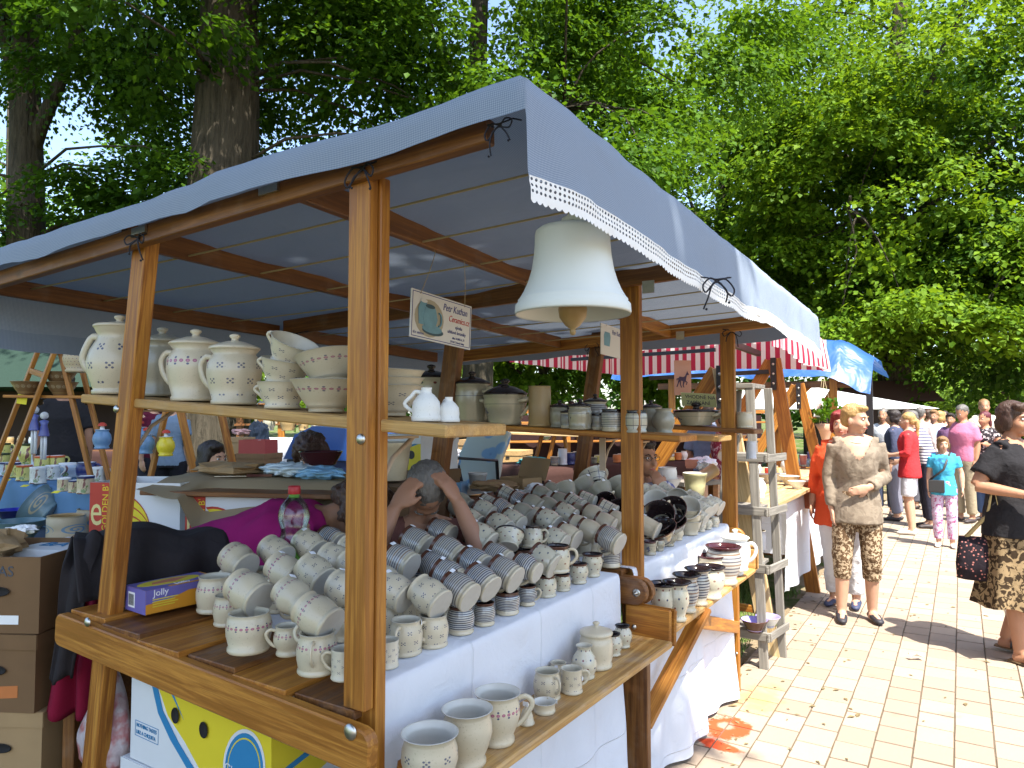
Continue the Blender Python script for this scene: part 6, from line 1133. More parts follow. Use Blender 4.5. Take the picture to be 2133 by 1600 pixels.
# yellow table with crates
table('crate_table', 'small yellow table with packed pottery left of the white cloth', aD(486, 913, 8.6), aD(535, 910, 8.6), .5, 1.33, None, 0, board_mat=W_CHALK); crumple('wrapped_pots', 'red and white wrapped pots on the yellow table', 'pots', aD(505, 900, 8.7), (.16, .12, .07), plain('red_white_paper', (.5, .3, .28), .7, .6, 30), 5); crumple('coat', 'grey coat slung over the yellow table', 'coat', aD(540, 905, 8.7), (.12, .12, .28), plain('grey_coat', (.06, .075, .1), .9), 6)
c, M = boxat('red_crate', 'red and white crate heaped with paper below the yellow table', 538, 948, 7.4, (.3, .25, .16), plain('faded_red_crate', (.30, .045, .035), .7), R(20), True); crumple('packing_paper', 'white paper heaped in the red crate', 'paper', aD(538, 925, 7.4), (.13, .1, .07), wht, 7); boxat('brown_carton', 'brown fruit carton with red ring beside the thick trunk', 497, 945, 7.6, (.24, .22, .17), KRAFT2, R(20)); boxat('brown_carton', 'dark carton under the red crate', 540, 985, 7.4, (.34, .3, .2), KRAFT, R(15))
# red crate, chair
c, M = boxat('plastic_crate', 'orange red plastic crate right of the near post', 885, 945, 6.2, (.2, .16, .1), plain('orange_plastic', (.62, .10, .03), .4), R(10), True); crumple('tablecloth_bundle', 'white cloth bundle beside the orange crate', 'cloth', aD(925, 945, 6.2), (.18, .15, .10), wht, 8)
def chair(p, rz, mat, label):
    t = thing('folding_chair', label, 'chair', frame(p, rz)); M = WM[t]
    for sx in (-.2, .2):
        b = MB(); b.tube([(sx, -.2, 0), (sx, .12, .85)], .014, 6); put('leg', b, mat, M, t); b = MB(); b.tube([(sx, .22, 0), (sx, -.18, .46)], .014, 6); put('leg', b, mat, M, t)
    for k_ in range(4): b = MB(); b.box((0, -.14 + .09 * k_, .455), (.42, .07, .016)); put('seat_slat', b, mat, M, t)
    for z in (.68, .80): b = MB(); b.box((0, .05 + (z - .68) * .4, z), (.42, .014, .07)); put('back_slat', b, mat, M, t)
p = aD(890, 940, 7.6); p.z = .38; chair((p.x, p.y, .40), R(60), plain('red_painted_wood', (.25, .03, .02), .5), 'red slatted folding chair behind the orange crate')
p = aD(890, 940, 7.6); cr = carton('brown_carton', 'brown carton under the red folding chair', frame((p.x, p.y, 0), .3), (.6, .6, .385), KRAFT)
# lawn chair with blue flowers
FLOR = pot_mat('blue_flower_cushion', 'swirl', (.55, .62, .6), .9, (5, .5, 3.0, (.10, .22, .50)), 0); m, k, bs = newmat('cushion_print', (.5, .6, .6), .9); vo = k.n.new('ShaderNodeTexVoronoi'); vo.inputs['Scale'].default_value = 6.5; k.l.new(k.co(), vo.inputs['Vector']); k.l.new(k.mix(k.step(vo.outputs['Distance'], .42, .34), (.5, .58, .55), k.mix(k.step(vo.outputs['Distance'], .12, .2), (.1, .2, .45), (.22, .40, .62))), bs.inputs['Base Color']); CUSH = m
p = aD(965, 1000, 4.7); M = frame((p.x, p.y, 0), YAW + R(-35)); lc = thing('garden_chair', 'garden chair with blue flowered cushion and black arms', 'chair', M); zt = p.z
b = MB(); b.grid(lambda u, v: Vector((-.17 + .34 * u + .0, .10 + .16 * v + .012 * math.sin(v * 9), zt - .02 + .34 * v)), 10, 14); o = put('cushion', b, CUSH, M, lc); md = o.modifiers.new('t', 'SOLIDIFY'); md.thickness = .05
b = MB(); b.box((0, -.12, zt - .05), (.36, .44, .05)); put('seat', b, CUSH, M, lc)
for sx in (-.2, .2): b = MB(); b.tube([(sx, .12, zt - .05), (sx, .10, zt + .13), (sx, -.35, zt + .17)], [(.014, .01)] * 3, 6); put('arm', b, BLACKM, M, lc); b = MB(); b.tube([(sx, .15, 0), (sx, -.3, zt + .12)], .012, 6); b.tube([(sx, -.35, 0), (sx, .12, zt)], .012, 6); put('leg', b, BLACKM, M, lc)
# carton stacks, chipboard chests
for i, (x, y, D, mt, lb) in enumerate(((982, 948, 6.6, KRAFT2, 'upper pale brown carton of the stack behind the garden chair'), (982, 985, 6.6, KRAFT2, 'lower pale brown carton of the stack behind the garden chair'), (1010, 946, 6.5, CWHITE, 'white and yellow banana carton on top of the carton stack'), (1010, 980, 6.5, KRAFT, 'dark red printed carton under the white and yellow one'))):
    c, M = boxat('fruit_carton', lb, x, y, D, (.155 if i % 2 == 0 or True else .2, .25, .14), mt, R(8), False, 'carton stack behind the garden chair', holes=[('f', .0, .09, .016, .012)]); fx = T((0, -.125, 0)) @ FRONT
    if i == 2: sheet(c, lay(fx, .0008), [(-.075, .01), (.02, .05), (.075, .12), (.03, .13), (-.075, .06)], CYEL)
    if i == 3: sheet(c, lay(fx, .0008), [(-.075, 0), (.075, 0), (.075, .07), (-.075, .06)], CRED)
for i, (x, y) in enumerate(((982, 1020), (1010, 1018))):
    p = aD(x, y + 0, 6.55); carton('brown_carton', ('left', 'right')[i] + ' bottom carton of the stack behind the garden chair', frame((p.x, p.y, 0), R(8)), (.16, .26, p.z + .12), KRAFT)
OSB = plain('chipboard', (.45, .29, .12), .85, .4, 40); chest = lambda x, y, w_, h_, lb: (lambda p: carton('chipboard_chest', lb, frame((p.x, p.y, p.z), R(12)), (w_, .4, h_), OSB, False, 'chipboard chests', holes=[('f', .05, h_ * .6, .025, .012)]))(aD(x, y, 8.0))
chest(1018, 937, .36, .12, 'middle chipboard chest of the stepped pile'); chest(1020, 907, .32, .14, 'top chipboard chest of the stepped pile'); chest(1062, 970, .40, .17, 'right lower chipboard chest'); chest(1010, 975, .34, .17, 'left lower chipboard chest')
for i, x in enumerate((1062, 1010)): p = aD(x, 975, 8.0); carton('brown_carton', ('right', 'left')[i] + ' carton on the grass under the chipboard chests', frame((p.x, p.y, 0), R(12)), (.38, .4, p.z - .01), KRAFT)
atD(1015, 880, 8.0, 'cyl', 20, 'grid', 'striped cup standing on the chipboard chests', 'cup', inside=G_IN); 
# white A-frame shelf with pots
L2((1165, 868), (1145, 950), (1138, 872), (1118, 948), 8.2, 'white ladder leg pair of the far pot shelf', (.35, .5), .2); L2((1168, 870), (1182, 945), (1195, 872), (1212, 945), 8.3, 'second leg pair of the far pot shelf', (.4, .5), .3)
rk = thing('rack_shelf', 'long pale plank shelf with pots behind the brown table', 'shelf', T(aD(1140, 905, 8.2))); board('plank', aD(1058, 902, 8.4), aD(1230, 908, 8.1), .25, .025, _fw, W_CHALK, rk); board('plank', aD(1058, 885, 8.6), aD(1240, 886, 8.5), .25, .025, _fw, W_DARK, rk)
for i, (x, kd, m_, w_) in enumerate(((1110, 'tankard', 'plain', 8), (1152, 'bowl', GL('ochre_glaze', (.5, .28, .06)), 16), (1166, 'round', 'white', 10), (1180, 'oil', GL('pale_yellow_glaze', (.6, .52, .25)), 9), (1187, 'tankard', 'white', 8), (1198, 'mug', CRED, 12), (1120, 'round', G_TAN, 8))): atD(x, 906, 8.2, kd, w_, m_, f'small pot on the far pale shelf, {ORD[i]} of the row', 'pot', group='pots on the far pale shelf', inside=G_IN, seg=12)
# brown clothed table with planters
p0, p1 = aZ(1135, 966, 1.08), aZ(1440, 972, 1.06); p0 = aD(1135, 966, 5.6); p1 = aD(1440, 962, 6.6)
table('planter_table', 'table with dark brown cloth carrying planters behind the mug heap', p0, p1, .8, 1.2, BROWNC, .7, seed=6)
for i, (x, y, kd, w_, m_, lb) in enumerate(((1155, 958, 'flowerpot', 19, 'stripeb', 'striped tan planter'), (1172, 952, 'tankard', 20, GL('pale_grey_glaze', (.5, .54, .58)), 'tall pale grey planter'), (1186, 960, 'jar', 26, ENAV, 'blue glazed box pot'), (1207, 950, 'flowerpot', 28, 'sage', 'wide grey planter'), (1238, 952, 'flowerpot', 14, 'sage', 'small grey planter'), (1246, 965, 'jar', 18, ENY, 'painted yellow pot'), (1285, 962, 'jar', 18, CORG, 'orange red pot'), (1296, 955, 'flowerpot', 20, 'plain', 'cream planter'), (1365, 965, 'jar', 22, ENB, 'pale blue pot'), (1395, 968, 'tankard', 24, pot_mat('yellow_ringed', 'stripe', (.6, .42, .05), .3, (5, (.2, .1, .02), (.5, .3, .03)), .3), 'yellow ringed jar'), (1412, 960, 'jar', 18, CORG, 'terracotta pot'), (1425, 965, 'round', 18, 'white', 'white round pot'))):
    p = aD(x, y, 5.9 + .0027 * (x - 1150)); p.z = 1.205; s = w_ / F * 5.9 / (2 * rmax(kd)); pot(kd, m_, frame(p, 0, s=s), f'{lb} on the brown cloth', 'planter', 'planters on the brown cloth', inside=G_IN, seg=16)
# crates and packing stuff in the sun behind the heap
c, M = boxat('open_carton', 'open pale carton in the sun behind the mug heap', 1085, 1018, 4.3, (.2, .16, .07), KRAFT2, R(-15), True); b = MB(); b.grid(lambda u, v: Vector((-.13 + .26 * u, .09 + .05 * v + .01 * math.sin(u * 5), .05 + .13 * v)), 8, 6); put('flap', b, KRAFT2, M, c)
crumple('packing_paper', 'bright crumpled white paper behind the mug heap', 'paper', aD(1130, 1022, 4.2), (.15, .12, .07), wht, 21, n=30); crumple('packing_paper', 'white paper and wrapped cutlery left of the open carton', 'paper', aD(1030, 1012, 4.2), (.16, .12, .05), KRAFT2, 22, n=24)
stt = thing('packing_bench', 'low bench behind the tables covered with packing stuff', 'bench', T(aD(1080, 1030, 4.4))); q0, q1 = aD(930, 1048, 4.3), aD(1240, 1040, 4.5); board('tabletop', q0, q1, .5, .03, _fw, W_DARK, stt); [board('leg', (q.x, q.y, 0), (q.x, q.y, q.z - .02), .05, .04, _fw, W_DARK, stt) for q in (lerp(q0, q1, .05), lerp(q0, q1, .95))]
atD(995, 1022, 4.4, 'flowerpot', 40, pot_mat('white_ribbed', 'stripe', (.62, .63, .63), .5, (1, (.6, .6, .6), (.6, .6, .6)), 0), 'white planter beside the garden chair', 'planter', inside=G_WIN); boxat('tissue_box', 'blue and white tissue box beside the garden chair', 952, 1030, 4.3, (.09, .1, .07), LBL, .2); crumple('clothes_heap', 'teal and purple clothes heap in the sunny gap', 'clothes', aD(1110, 960, 6.0), (.13, .12, .06), plain('teal_cloth', (.05, .25, .25), .9, .4), 24); crumple('clothes_heap', 'dark clothes bag under the teal heap', 'clothes', aD(1100, 975, 6.0), (.17, .14, .07), plain('dark_bag', (.04, .03, .05), .9, .4), 25)
# white pot on plates, yellow bowl, lying amphora (between the posts)
atD(1392, 1022, 4.7, 'bowl', 58, 'white', 'stack of white plates behind the far table', 'plates', inside=G_WIN); atD(1390, 1012, 4.7, 'jar', 40, 'white', 'white cylinder pot in the sun behind the far table', 'pot', inside=G_WIN); atD(1448, 1032, 4.8, 'flowerpot', 50, GL('pale_yellow_green_glaze', (.55, .52, .28)), 'pale yellow bowl in the sun behind the far table', 'bowl', inside=G_WIN)
pot('tankard', G_TAN, T(aD(1488, 978, 5.2)) @ Matrix.Rotation(R(-30), 4, 'Z') @ Matrix.Rotation(R(115), 4, 'X') @ Matrix.Scale(1.0, 4), 'tan jar lying on its side near the far post', 'jar', inside=G_TAN); table('grey_table', 'rough grey table behind the far tables', aD(1425, 1000, 5.0), aD(1510, 995, 5.2), .6, 1.15, None, 0, board_mat=W_GREY); crumple('plastic_bag', 'white blue plastic bag near the far post', 'plastic bag', aD(1465, 965, 5.4), (.10, .1, .08), plain('bag_white_blue', (.6, .66, .72), .4, .2), 31); c, M = boxat('clay_brick', 'salmon coloured clay block on the grey table', 1442, 975, 5.4, (.085, .08, .06), plain('salmon_clay', (.55, .25, .17), .8), .2)
atD(1505, 950, 6.2, 'jug', 26, G_TAN, 'tan jug with open mouth beside the far post', 'jug', inside=G_BROWN, rx=R(-80))
# --- dark backed stall row across the lawn
bs_ = thing('back_stall', 'long dark backed stall with shelves across the lawn behind the mug heap', 'stall', T(aD(1290, 900, 11.5))); DKC = cloth('dark_maroon_canvas', (.035, .018, .018), 0); q0, q1 = aD(1030, 865, 11.2), aD(1600, 865, 12.4); q0.z = q1.z = 0
b = MB(); b.grid(lambda u, v: lerp(q0, q1, u) + _fw * (.35 + .04 * math.sin(u * 60)) + EZ * (1.62 * v), 60, 3); world('back_cloth', b, DKC, bs_)
for t in (0, .25, .5, .75, 1): board('post', lerp(q0, q1, t), lerp(q0, q1, t) + EZ * 1.66, .07, .05, _rt, W_HONEY, bs_)
for z in (.85, 1.2, 1.5): board('plank', q0 + EZ * z, q1 + EZ * z, .28, .03, _fw, W_HONEY, bs_)
board('top_rail', q0 + EZ * 1.68, q1 + EZ * 1.68, .06, .05, EZ, W_HONEY, bs_)
gc = [G_TAN, 'plain', 'sage', GL('teal_glaze', (.05, .16, .16)), CORG, 'white', ENB, GL('olive_glaze', (.16, .16, .05)), G_BROWN]
for i in range(20):
    p = lerp(q0, q1, .03 + .048 * i) - _fw * .02; z = (1.215, .865, 1.515)[i % 3]; pot(('round', 'jar', 'tankard', 'urn', 'bowl')[(i * 3) % 5], gc[(i * 7) % 9], frame(p + EZ * z, 0, s=1.0 if (i * 3) % 5 < 3 else .8), f'pot on the dark backed stall across the lawn, {ORD[i]} from left', 'pot', 'pots on the dark backed stall', inside=G_IN, seg=12)
# --- green tent far left
GT = cloth('dull_green_canvas', (.022, .042, .032), .03); p = aD(60, 865, 10.5); gt = thing('green_tent', 'dull green market tent at the far left', 'tent', T((p.x, p.y, 0)))
b = MB(); b.add([Vector(v) for v in ((-2, -1, 2.0), (2, -1, 2.0), (2, 1, 2.0), (-2, 1, 2.0), (-1.6, 0, 2.75), (1.6, 0, 2.75))], [(0, 1, 5, 4), (2, 3, 4, 5), (3, 0, 4), (1, 2, 5)]); put('roof', b, GT, WM[gt] @ Matrix.Rotation(YAW, 4, 'Z'), gt)
for x in (-1.9, 1.9):
    for y in (-.9, .9): q = Matrix.Rotation(YAW, 4, 'Z') @ Vector((x, y, 0)); b = MB(); b.tube([q, q + Vector((0, 0, 2.0))], .025, 8); put('pole', b, BLACKM, WM[gt], gt)
b = MB(); b.grid(lambda u, v: Vector((-1.9 + 3.8 * u, .9 + .03 * math.sin(u * 30), 2.0 - 2.0 * v)), 30, 4); put('back_wall', b, plain('dark_brown_canvas', (.035, .02, .018), .9), WM[gt] @ Matrix.Rotation(YAW, 4, 'Z'), gt)
tt, MT_ = table('tent_table', 'table with dark cloth and jars inside the green tent', aD(-60, 930, 9.6), aD(250, 925, 9.6), .7, 1.15, BROWNC, .9, seed=8)
for i in range(9): atD(20 + 24 * i, 926, 9.7, ('jar', 'round', 'mug')[i % 3], 16, (G_TAN, 'sage', ENB, 'plain', CRED)[i % 5], f'jar on the dark cloth inside the green tent, {ORD[i]} from left', 'jar', group='jars in the green tent', inside=G_IN, seg=12)
# white pavilion strip behind
WP = cloth('white_canvas', (.72, .74, .76), .2); p = aD(300, 865, 15); wp = thing('white_pavilion', 'white canvas pavilion behind the left stalls', 'tent', T((p.x, p.y, 0)) @ Matrix.Rotation(YAW, 4, 'Z')); b = MB(); b.add([Vector(v) for v in ((-3, -1.5, 2.0), (3, -1.5, 2.0), (3, 1.5, 2.0), (-3, 1.5, 2.0), (0, 0, 2.9), (-3, -1.5, 1.75), (3, -1.5, 1.75), (3, 1.5, 1.75), (-3, 1.5, 1.75))], [(0, 1, 4), (1, 2, 4), (2, 3, 4), (3, 0, 4), (0, 5, 6, 1), (1, 6, 7, 2), (3, 2, 7, 8), (0, 3, 8, 5)]); put('roof', b, WP, WM[wp], wp)
for x in (-2.9, 2.9):
    for y in (-1.4, 1.4): b = MB(); b.tube([(x, y, 0), (x, y, 2.0)], .03, 8); put('pole', b, METAL, WM[wp], wp)
# ================================================================ next stalls along the walkway
st2 = thing('market_stall', 'wooden A-frame stall under a red and white striped awning', 'stall', T((-1.9, 6.5, 0)))
for i, Y in enumerate((4.98, 6.93, 8.85)):
    tf = aY((1502, 1612, 1664)[i], (765, 748, 800)[i], Y); ff = Vector(((-1.10, -1.158, -1.2)[i], Y, 0)); board('leg', ff, tf, .12, .035, EX, W_CHALK if i == 0 else W_HONEY, st2)
    bf = Vector((-2.75, Y + .04, 0)); board('leg', bf, Vector((tf.x - .04, Y + .04, tf.z - .02)), .11, .035, EX, W_HONEY, st2)
    b = MB(); b.box((0, -.03, -.14), (.05, .012, .3)); put('steel_plate', b, BLACKM, T(tf), st2)
    for z in (-.05, -.14, -.23): bolt(tf + Vector((0, -.037, z)), -EY, .012, st2)
    board('cross_bar', lerp(ff, tf, .16), lerp(bf, tf, .16), .05, .025, EZ, W_HONEY, st2)
board('steel_bar', (-2.6, 5.0, 2.16), (-1.45, 4.98, 2.19), .04, .03, EZ, BLACKM, st2, 0); board('steel_bar', (-2.6, 5.0, 2.06), (-1.45, 4.98, 2.08), .025, .025, EZ, BLACKM, st2, 0); board('steel_bar', (-1.5, 5.0, 2.19), (-1.6, 6.9, 2.2), .05, .04, EZ, BLACKM, st2, 0); board('steel_bar', (-2.7, 6.93, 2.0), (-1.5, 6.93, 2.03), .04, .03, EZ, BLACKM, st2, 0)
b = MB(); b.box((-1.52, 4.97, 2.2), (.16, .06, .11)); world('steel_box', b, BLACKM, st2)
board('table_board', (-1.22, 4.95, .98), (-1.22, 8.9, .98), .22, .03, EX, W_CHALK, st2); board('table_board', (-1.5, 4.95, .98), (-1.5, 8.9, .98), .3, .03, EX, W_CHALK, st2); board('table_board', (-1.85, 4.95, .98), (-1.85, 8.9, .98), .36, .03, EX, W_CHALK, st2)
m, k, bs = newmat('red_white_awning', (.7, .1, .15), .9, spec=.1); u, v = k.uv(); c_ = k.mix(k.m('GREATER_THAN', k.m('FRACT', k.m('MULTIPLY', u, 22)), .5), (.44, .04, .085), (.74, .70, .70)); k.l.new(c_, bs.inputs['Base Color']); t_ = k.n.new('ShaderNodeBsdfTranslucent'); k.l.new(c_, t_.inputs[0]); x_ = k.n.new('ShaderNodeMixShader'); x_.inputs[0].default_value = .4; k.l.new(bs.outputs[0], x_.inputs[1]); k.l.new(t_.outputs[0], x_.inputs[2]); k.l.new(x_.outputs[0], k.n['Material Output'].inputs[0]); AWN = m
aw = thing('awning', 'red and white striped awning with gathered valance', 'awning', T((-1.5, 6, 2.2)))
def awf(u, v):
    y = 4.75 + 2.25 * u; pr_ = [(-3.0, 2.32), (-2.4, 2.38), (-1.8, 2.42), (-1.2, 2.38), (-1.05, 2.35), (-1.03, 2.30), (-1.025, 2.22), (-1.02, 2.14), (-1.02, 2.06)]; t = v * (len(pr_) - 1); i = min(int(t), len(pr_) - 2); f = t - i; x = pr_[i][0] * (1 - f) + pr_[i + 1][0] * f; z = pr_[i][1] * (1 - f) + pr_[i + 1][1] * f; h_ = max(0, 2.34 - z) if x > -1.1 else 0
    return Vector((x + h_ * (.14 * math.sin(u * 70) * u), y, z - .05 * u + .02 * math.sin(y * 4)))
b = MB(); b.grid(awf, 120, 32); world('roof_cloth', b, AWN, aw); b = MB(); b.grid(lambda u, v: Vector((-3.0 + 1.98 * u, 7.0 + .02 * math.sin(u * 30), 2.30 + .05 * math.sin(u * 3) - .28 * v)), 40, 5); world('end_valance', b, AWN, aw); b = MB(); b.grid(lambda u, v: Vector((-3.02 + .02 * math.sin(u * 40), 4.75 + 2.25 * u, 2.30 - .26 * v)), 40, 5); world('back_valance', b, AWN, aw)
table('cloth_table', 'white clothed table front behind the woman in beige', (-1.2, 5.95, 0), (-1.17, 8.75, 0), .7, .955, C_WHITE, .72, seed=9)
for i, (x, y, kd, w_, m_, lb) in enumerate(((1645, 1010, 'bowl', 46, 'plain', 'shallow cream bowl'), (1622, 1003, 'bowl', 40, 'white', 'white plate bowl'), (1642, 985, 'round', 34, 'white', 'white round pot'), (1612, 990, 'mug', 22, G_TAN, 'brown mug'), (1590, 1005, 'bowl', 44, 'plain', 'wide cream bowl'), (1660, 1018, 'bowl', 40, 'white', 'white shallow dish'), (1600, 975, 'jar', 16, CRED, 'red and white figurine jar'), (1578, 985, 'round', 20, 'white', 'small white figurine pot'))):
    p = aZ(x, y, .998); f = (p - CAM).dot(_cf); f_ = min(f, 7.5); p = aD(x, y, f_); p.z = .998; pot(kd, m_, frame(p, 0, s=w_ / F * f_ / (2 * rmax(kd)) * .9), f'{lb} on the boards of the striped stall', 'pot', 'pots of the striped stall', inside=G_WIN, seg=18)
b = MB(); b.box((0, 0, .03), (.07, .05, .06)); tag(put('small_box', b, CRED, T(aD(1642, 1057, 6.9))), 'small red box on the white cloth of the striped stall', 'box')
# hanging plaques
CLAY = plain('pink_clay', (.52, .30, .2), .8, .12); HORSE = [(-.30, .05), (-.22, .13), (.02, .10), (.14, .14), (.26, .32), (.30, .40), (.33, .33), (.42, .24), (.38, .20), (.28, .20), (.22, .02), (.20, -.08), (.32, -.16), (.24, -.30), (.20, -.28), (.25, -.17), (.12, -.12), (.05, -.30), (.10, -.42), (.04, -.42), (-.01, -.30), (.02, -.10), (-.14, -.08), (-.14, -.26), (-.06, -.42), (-.13, -.42), (-.20, -.26), (-.22, -.10), (-.30, -.24), (-.38, -.40), (-.44, -.38), (-.36, -.22), (-.30, -.04), (-.36, .0), (-.40, -.10), (-.43, .02)]
p = aD(1422, 787, 5.3); M = axes(p, _rt, EZ); pq = thing('clay_plaque', 'pinkish clay plaque with a dark running horse', 'plaque', M); b = MB(); b.box((0, 0, 0), (.125, .26, .01)); put('plate', b, CLAY, M, pq); b = MB(); b.prism([(x * .11, y * .15) for x, y in HORSE], .003, 0, T((0, -.01, .005))); put('horse_relief', b, plain('dark_relief', (.05, .03, .06), .7), M, pq); b = MB(); b.tube([(0, .13, 0), (0, .33, 0)], .002, 5); put('string', b, ROPE, M, pq)
p = aD(1706, 846, 8.0); M = axes(p, _rt + EZ * -.1, EZ); pq = thing('clay_plaque', 'white plaque with red leaf drawing under the blue tarpaulin', 'plaque', M); b = MB(); b.box((0, 0, 0), (.10, .25, .008)); put('plate', b, signw, M, pq)
for r_ in (.028, .018, .009): b = MB(); b.tube([(r_ * math.cos(a), r_ * 1.9 * math.sin(a) - .01, .006) for a in np.linspace(-1.2, 4.2, 14)], .002, 5); put('drawing', b, CRED, M, pq)
b = MB(); b.tube([(0, .12, 0), (.01, .3, 0)], .002, 5); put('string', b, ROPE, M, pq)
p = aD(1720, 945, 8.0); cn = thing('cone_planter', 'pink clay cone planter hanging on strings under the tarpaulin', 'planter', T(p)); b = MB(); b.lathe([(.004, 0), (.012, .02), (.04, .16), (.07, .26), (.112, .335), (.106, .335), (.06, .25), (.004, .06)], 22); put('cone', b, CLAY, T(p), cn); b = MB(); [b.tube([(.1 * math.cos(a), .1 * math.sin(a), .33), (0, 0, .85)], .002, 4) for a in (0, 2.1, 4.2)]; put('string', b, ROPE, T(p), cn)
plant('trailing_plant', 'green plant growing in the hanging clay cone', aD(1722, 895, 8.0), (.10, .10, .14), 24, LEAF, .03, 8, .05)
# grey step stand
gs = thing('step_stand', 'grey weathered wooden step stand with bowls beside the far post', 'stand', T((-1.2, 4.75, 0)))
fA, fB = Vector((-1.085, 4.70, 0)), Vector((-1.0, 5.05, 0)); tA = aY(1572, 812, 4.66); tB = aY(1605, 815, 4.95)
board('upright', fA, Vector((fA.x - .06, fA.y - .02, 1.80)), .055, .03, EX, W_GREY, gs); board('upright', Vector((-1.03, 4.98, 0)), Vector((-1.09, 4.94, 1.80)), .05, .03, EX, W_GREY, gs); board('upright', Vector((-1.40, 4.70, 0)), Vector((-1.27, 4.68, 1.79)), .05, .03, EX, W_GREY, gs); board('upright', Vector((-1.40, 4.98, 0)), Vector((-1.29, 4.95, 1.79)), .05, .03, EX, W_GREY, gs)
board('top_step', (-1.33, 4.83, 1.81), (-1.12, 4.83, 1.81), .34, .03, EY, W_GREY, gs)
for z, x0 in ((.24, -1.40), (.66, -1.37), (1.02, -1.34), (1.36, -1.32)):
    board('step', (x0, 4.84, z), (-1.10, 4.84, z), .20, .022, EY, W_GREY, gs); board('step_apron', (x0, 4.675, z - .01), (-1.03, 4.675, z - .01), .055, .018, EZ, W_GREY, gs); board('step_side', (-1.05, 4.66, z - .015), (-1.0, 5.02, z - .015), .05, .016, EZ, W_GREY, gs)
LAV = GL('lavender_glaze', (.34, .30, .62)); stand(1572, 1322, 56, .255, 'bowl', G_BROWN, 'brown bowl with lavender inside on the lowest grey step', dy=6, cat='bowl', inside=LAV, rim=G_BROWN); stand(1600, 1312, 50, .255, 'bowl', 'white', 'pale bowl behind the lavender one on the lowest grey step', dy=6, cat='bowl', inside=LAV)
for i, (x, y, z, kd, w_, m_, lb) in enumerate(((1575, 1150, .675, 'crock', 40, GL('steel_grey_glaze', (.16, .17, .2)), 'grey crock on the second grey step'), (1578, 1040, 1.035, 'round', 36, 'white', 'white pot on the third grey step'), (1565, 960, 1.372, 'tankard', 22, GL('grey_white_glaze', (.5, .5, .52)), 'pale cylinder on the upper grey step'))): stand(x, y, w_, z, kd, m_, lb, dy=4, cat='pot', inside=G_IN)
# blue tarpaulin stall
m, k, bs = newmat('blue_tarpaulin', (.05, .17, .46), .35); n_ = k.noise(k.co(), 2.5, 3, .5, .6); k.l.new(k.mix(n_, (.02, .08, .28), (.05, .15, .40)), bs.inputs['Base Color']); k.l.new(k.bump(n_, .9, .06), bs.inputs['Normal']); t_ = k.n.new('ShaderNodeBsdfTranslucent'); t_.inputs[0].default_value = (.03, .12, .4, 1); x_ = k.n.new('ShaderNodeMixShader'); x_.inputs[0].default_value = .2; k.l.new(bs.outputs[0], x_.inputs[1]); k.l.new(t_.outputs[0], x_.inputs[2]); k.l.new(x_.outputs[0], k.n['Material Output'].inputs[0])
bt_ = thing('tarpaulin_roof', 'blue tarpaulin draped as a rounded roof over the next stall', 'tarpaulin', T((-2, 9.8, 2.2)))
def tarp(u, v):
    x = -4.0 + 3.25 * u; y = 8.75 + 2.6 * v; e = max(0, (u - .86) / .14); n0 = max(0, (.2 - v) / .2); z = 2.28 + .42 * math.sin(math.pi * min(1, .12 + v * .8)) * (1 - .55 * u ** 3) - .18 * e - .34 * n0 ** 1.3 + .05 * nz(x, y, 0, 2.2) + .025 * nz(x, y, 1, 6)
    return Vector((x - .1 * e, y + .1 * n0, z))
b = MB(); b.grid(tarp, 70, 50); world('sheet', b, m, bt_)
s3 = thing('market_stall', 'third wooden stall with glass and pots under the blue tarpaulin', 'stall', T((-1.8, 9.8, 0)))
for x, y, mt in ((-1.0, 10.3, BLACKM), (-1.25, 9.0, W_HONEY), (-3.2, 9.0, W_HONEY), (-3.2, 10.9, W_HONEY), (-1.9, 9.1, W_HONEY)): board('post', (x, y, 0), (x, y, 2.2), .08, .05, EX, mt, s3, .003)
board('cross_beam', (-3.4, 9.03, 2.0), (-1.0, 9.03, 1.98), .08, .03, EZ, W_DARK, s3); board('brace', (-2.0, 9.06, 1.5), (-1.5, 9.06, 1.98), .05, .03, EZ, W_HONEY, s3); board('brace', (-1.55, 9.06, 1.45), (-1.25, 9.06, 1.95), .05, .03, EZ, W_HONEY, s3)
for dx in (0, .3, .6): board('table_board', (-1.25 - dx, 8.95, .98), (-1.25 - dx, 11, .98), .28, .03, EX, W_HONEY, s3)
cols = [(.30, .2, .42), (.16, .3, .12), (.5, .52, .56), (.35, .36, .5), (.42, .12, .1), (.2, .25, .3), (.55, .5, .3)]
for i in range(18):
    x = 1652 + 5.4 * i; p = aZ(x, 992 - 3 * (i % 3) * 4, .998); D = 8.4 + .22 * (i % 4); p = aD(x, 990, D); p.z = .998; pot(('jar', 'tallcup', 'mug')[i % 3], GL(f'far_glaze_{i % 7}', cols[i % 7]), frame(p, 0, s=.95), f'small coloured cup under the blue tarpaulin, {ORD[i]} from left', 'cup', 'coloured cups under the tarpaulin', inside=G_WIN, seg=12)
crumple('wrapped_bundle', 'white and red bundle on the table behind the orange shirt', 'bundle', aD(1712, 998, 8.0), (.17, .14, .10), plain('white_red_bundle', (.62, .45, .45), .8, .3, 16), 41); stand(1690, 1060, 60, .8, 'flowerpot', plain('terracotta', (.30, .09, .04), .8), 'large terracotta tub left of the orange shirt', dy=2, cat='planter', inside=G_BROWN)
tbx = table('tub_bench', 'low bench in front of the tarpaulin stall carrying the terracotta tub', (-1.5, 9.0, 0), (-1.4, 10.2, 0), .5, .79, None, 0, 'bench')
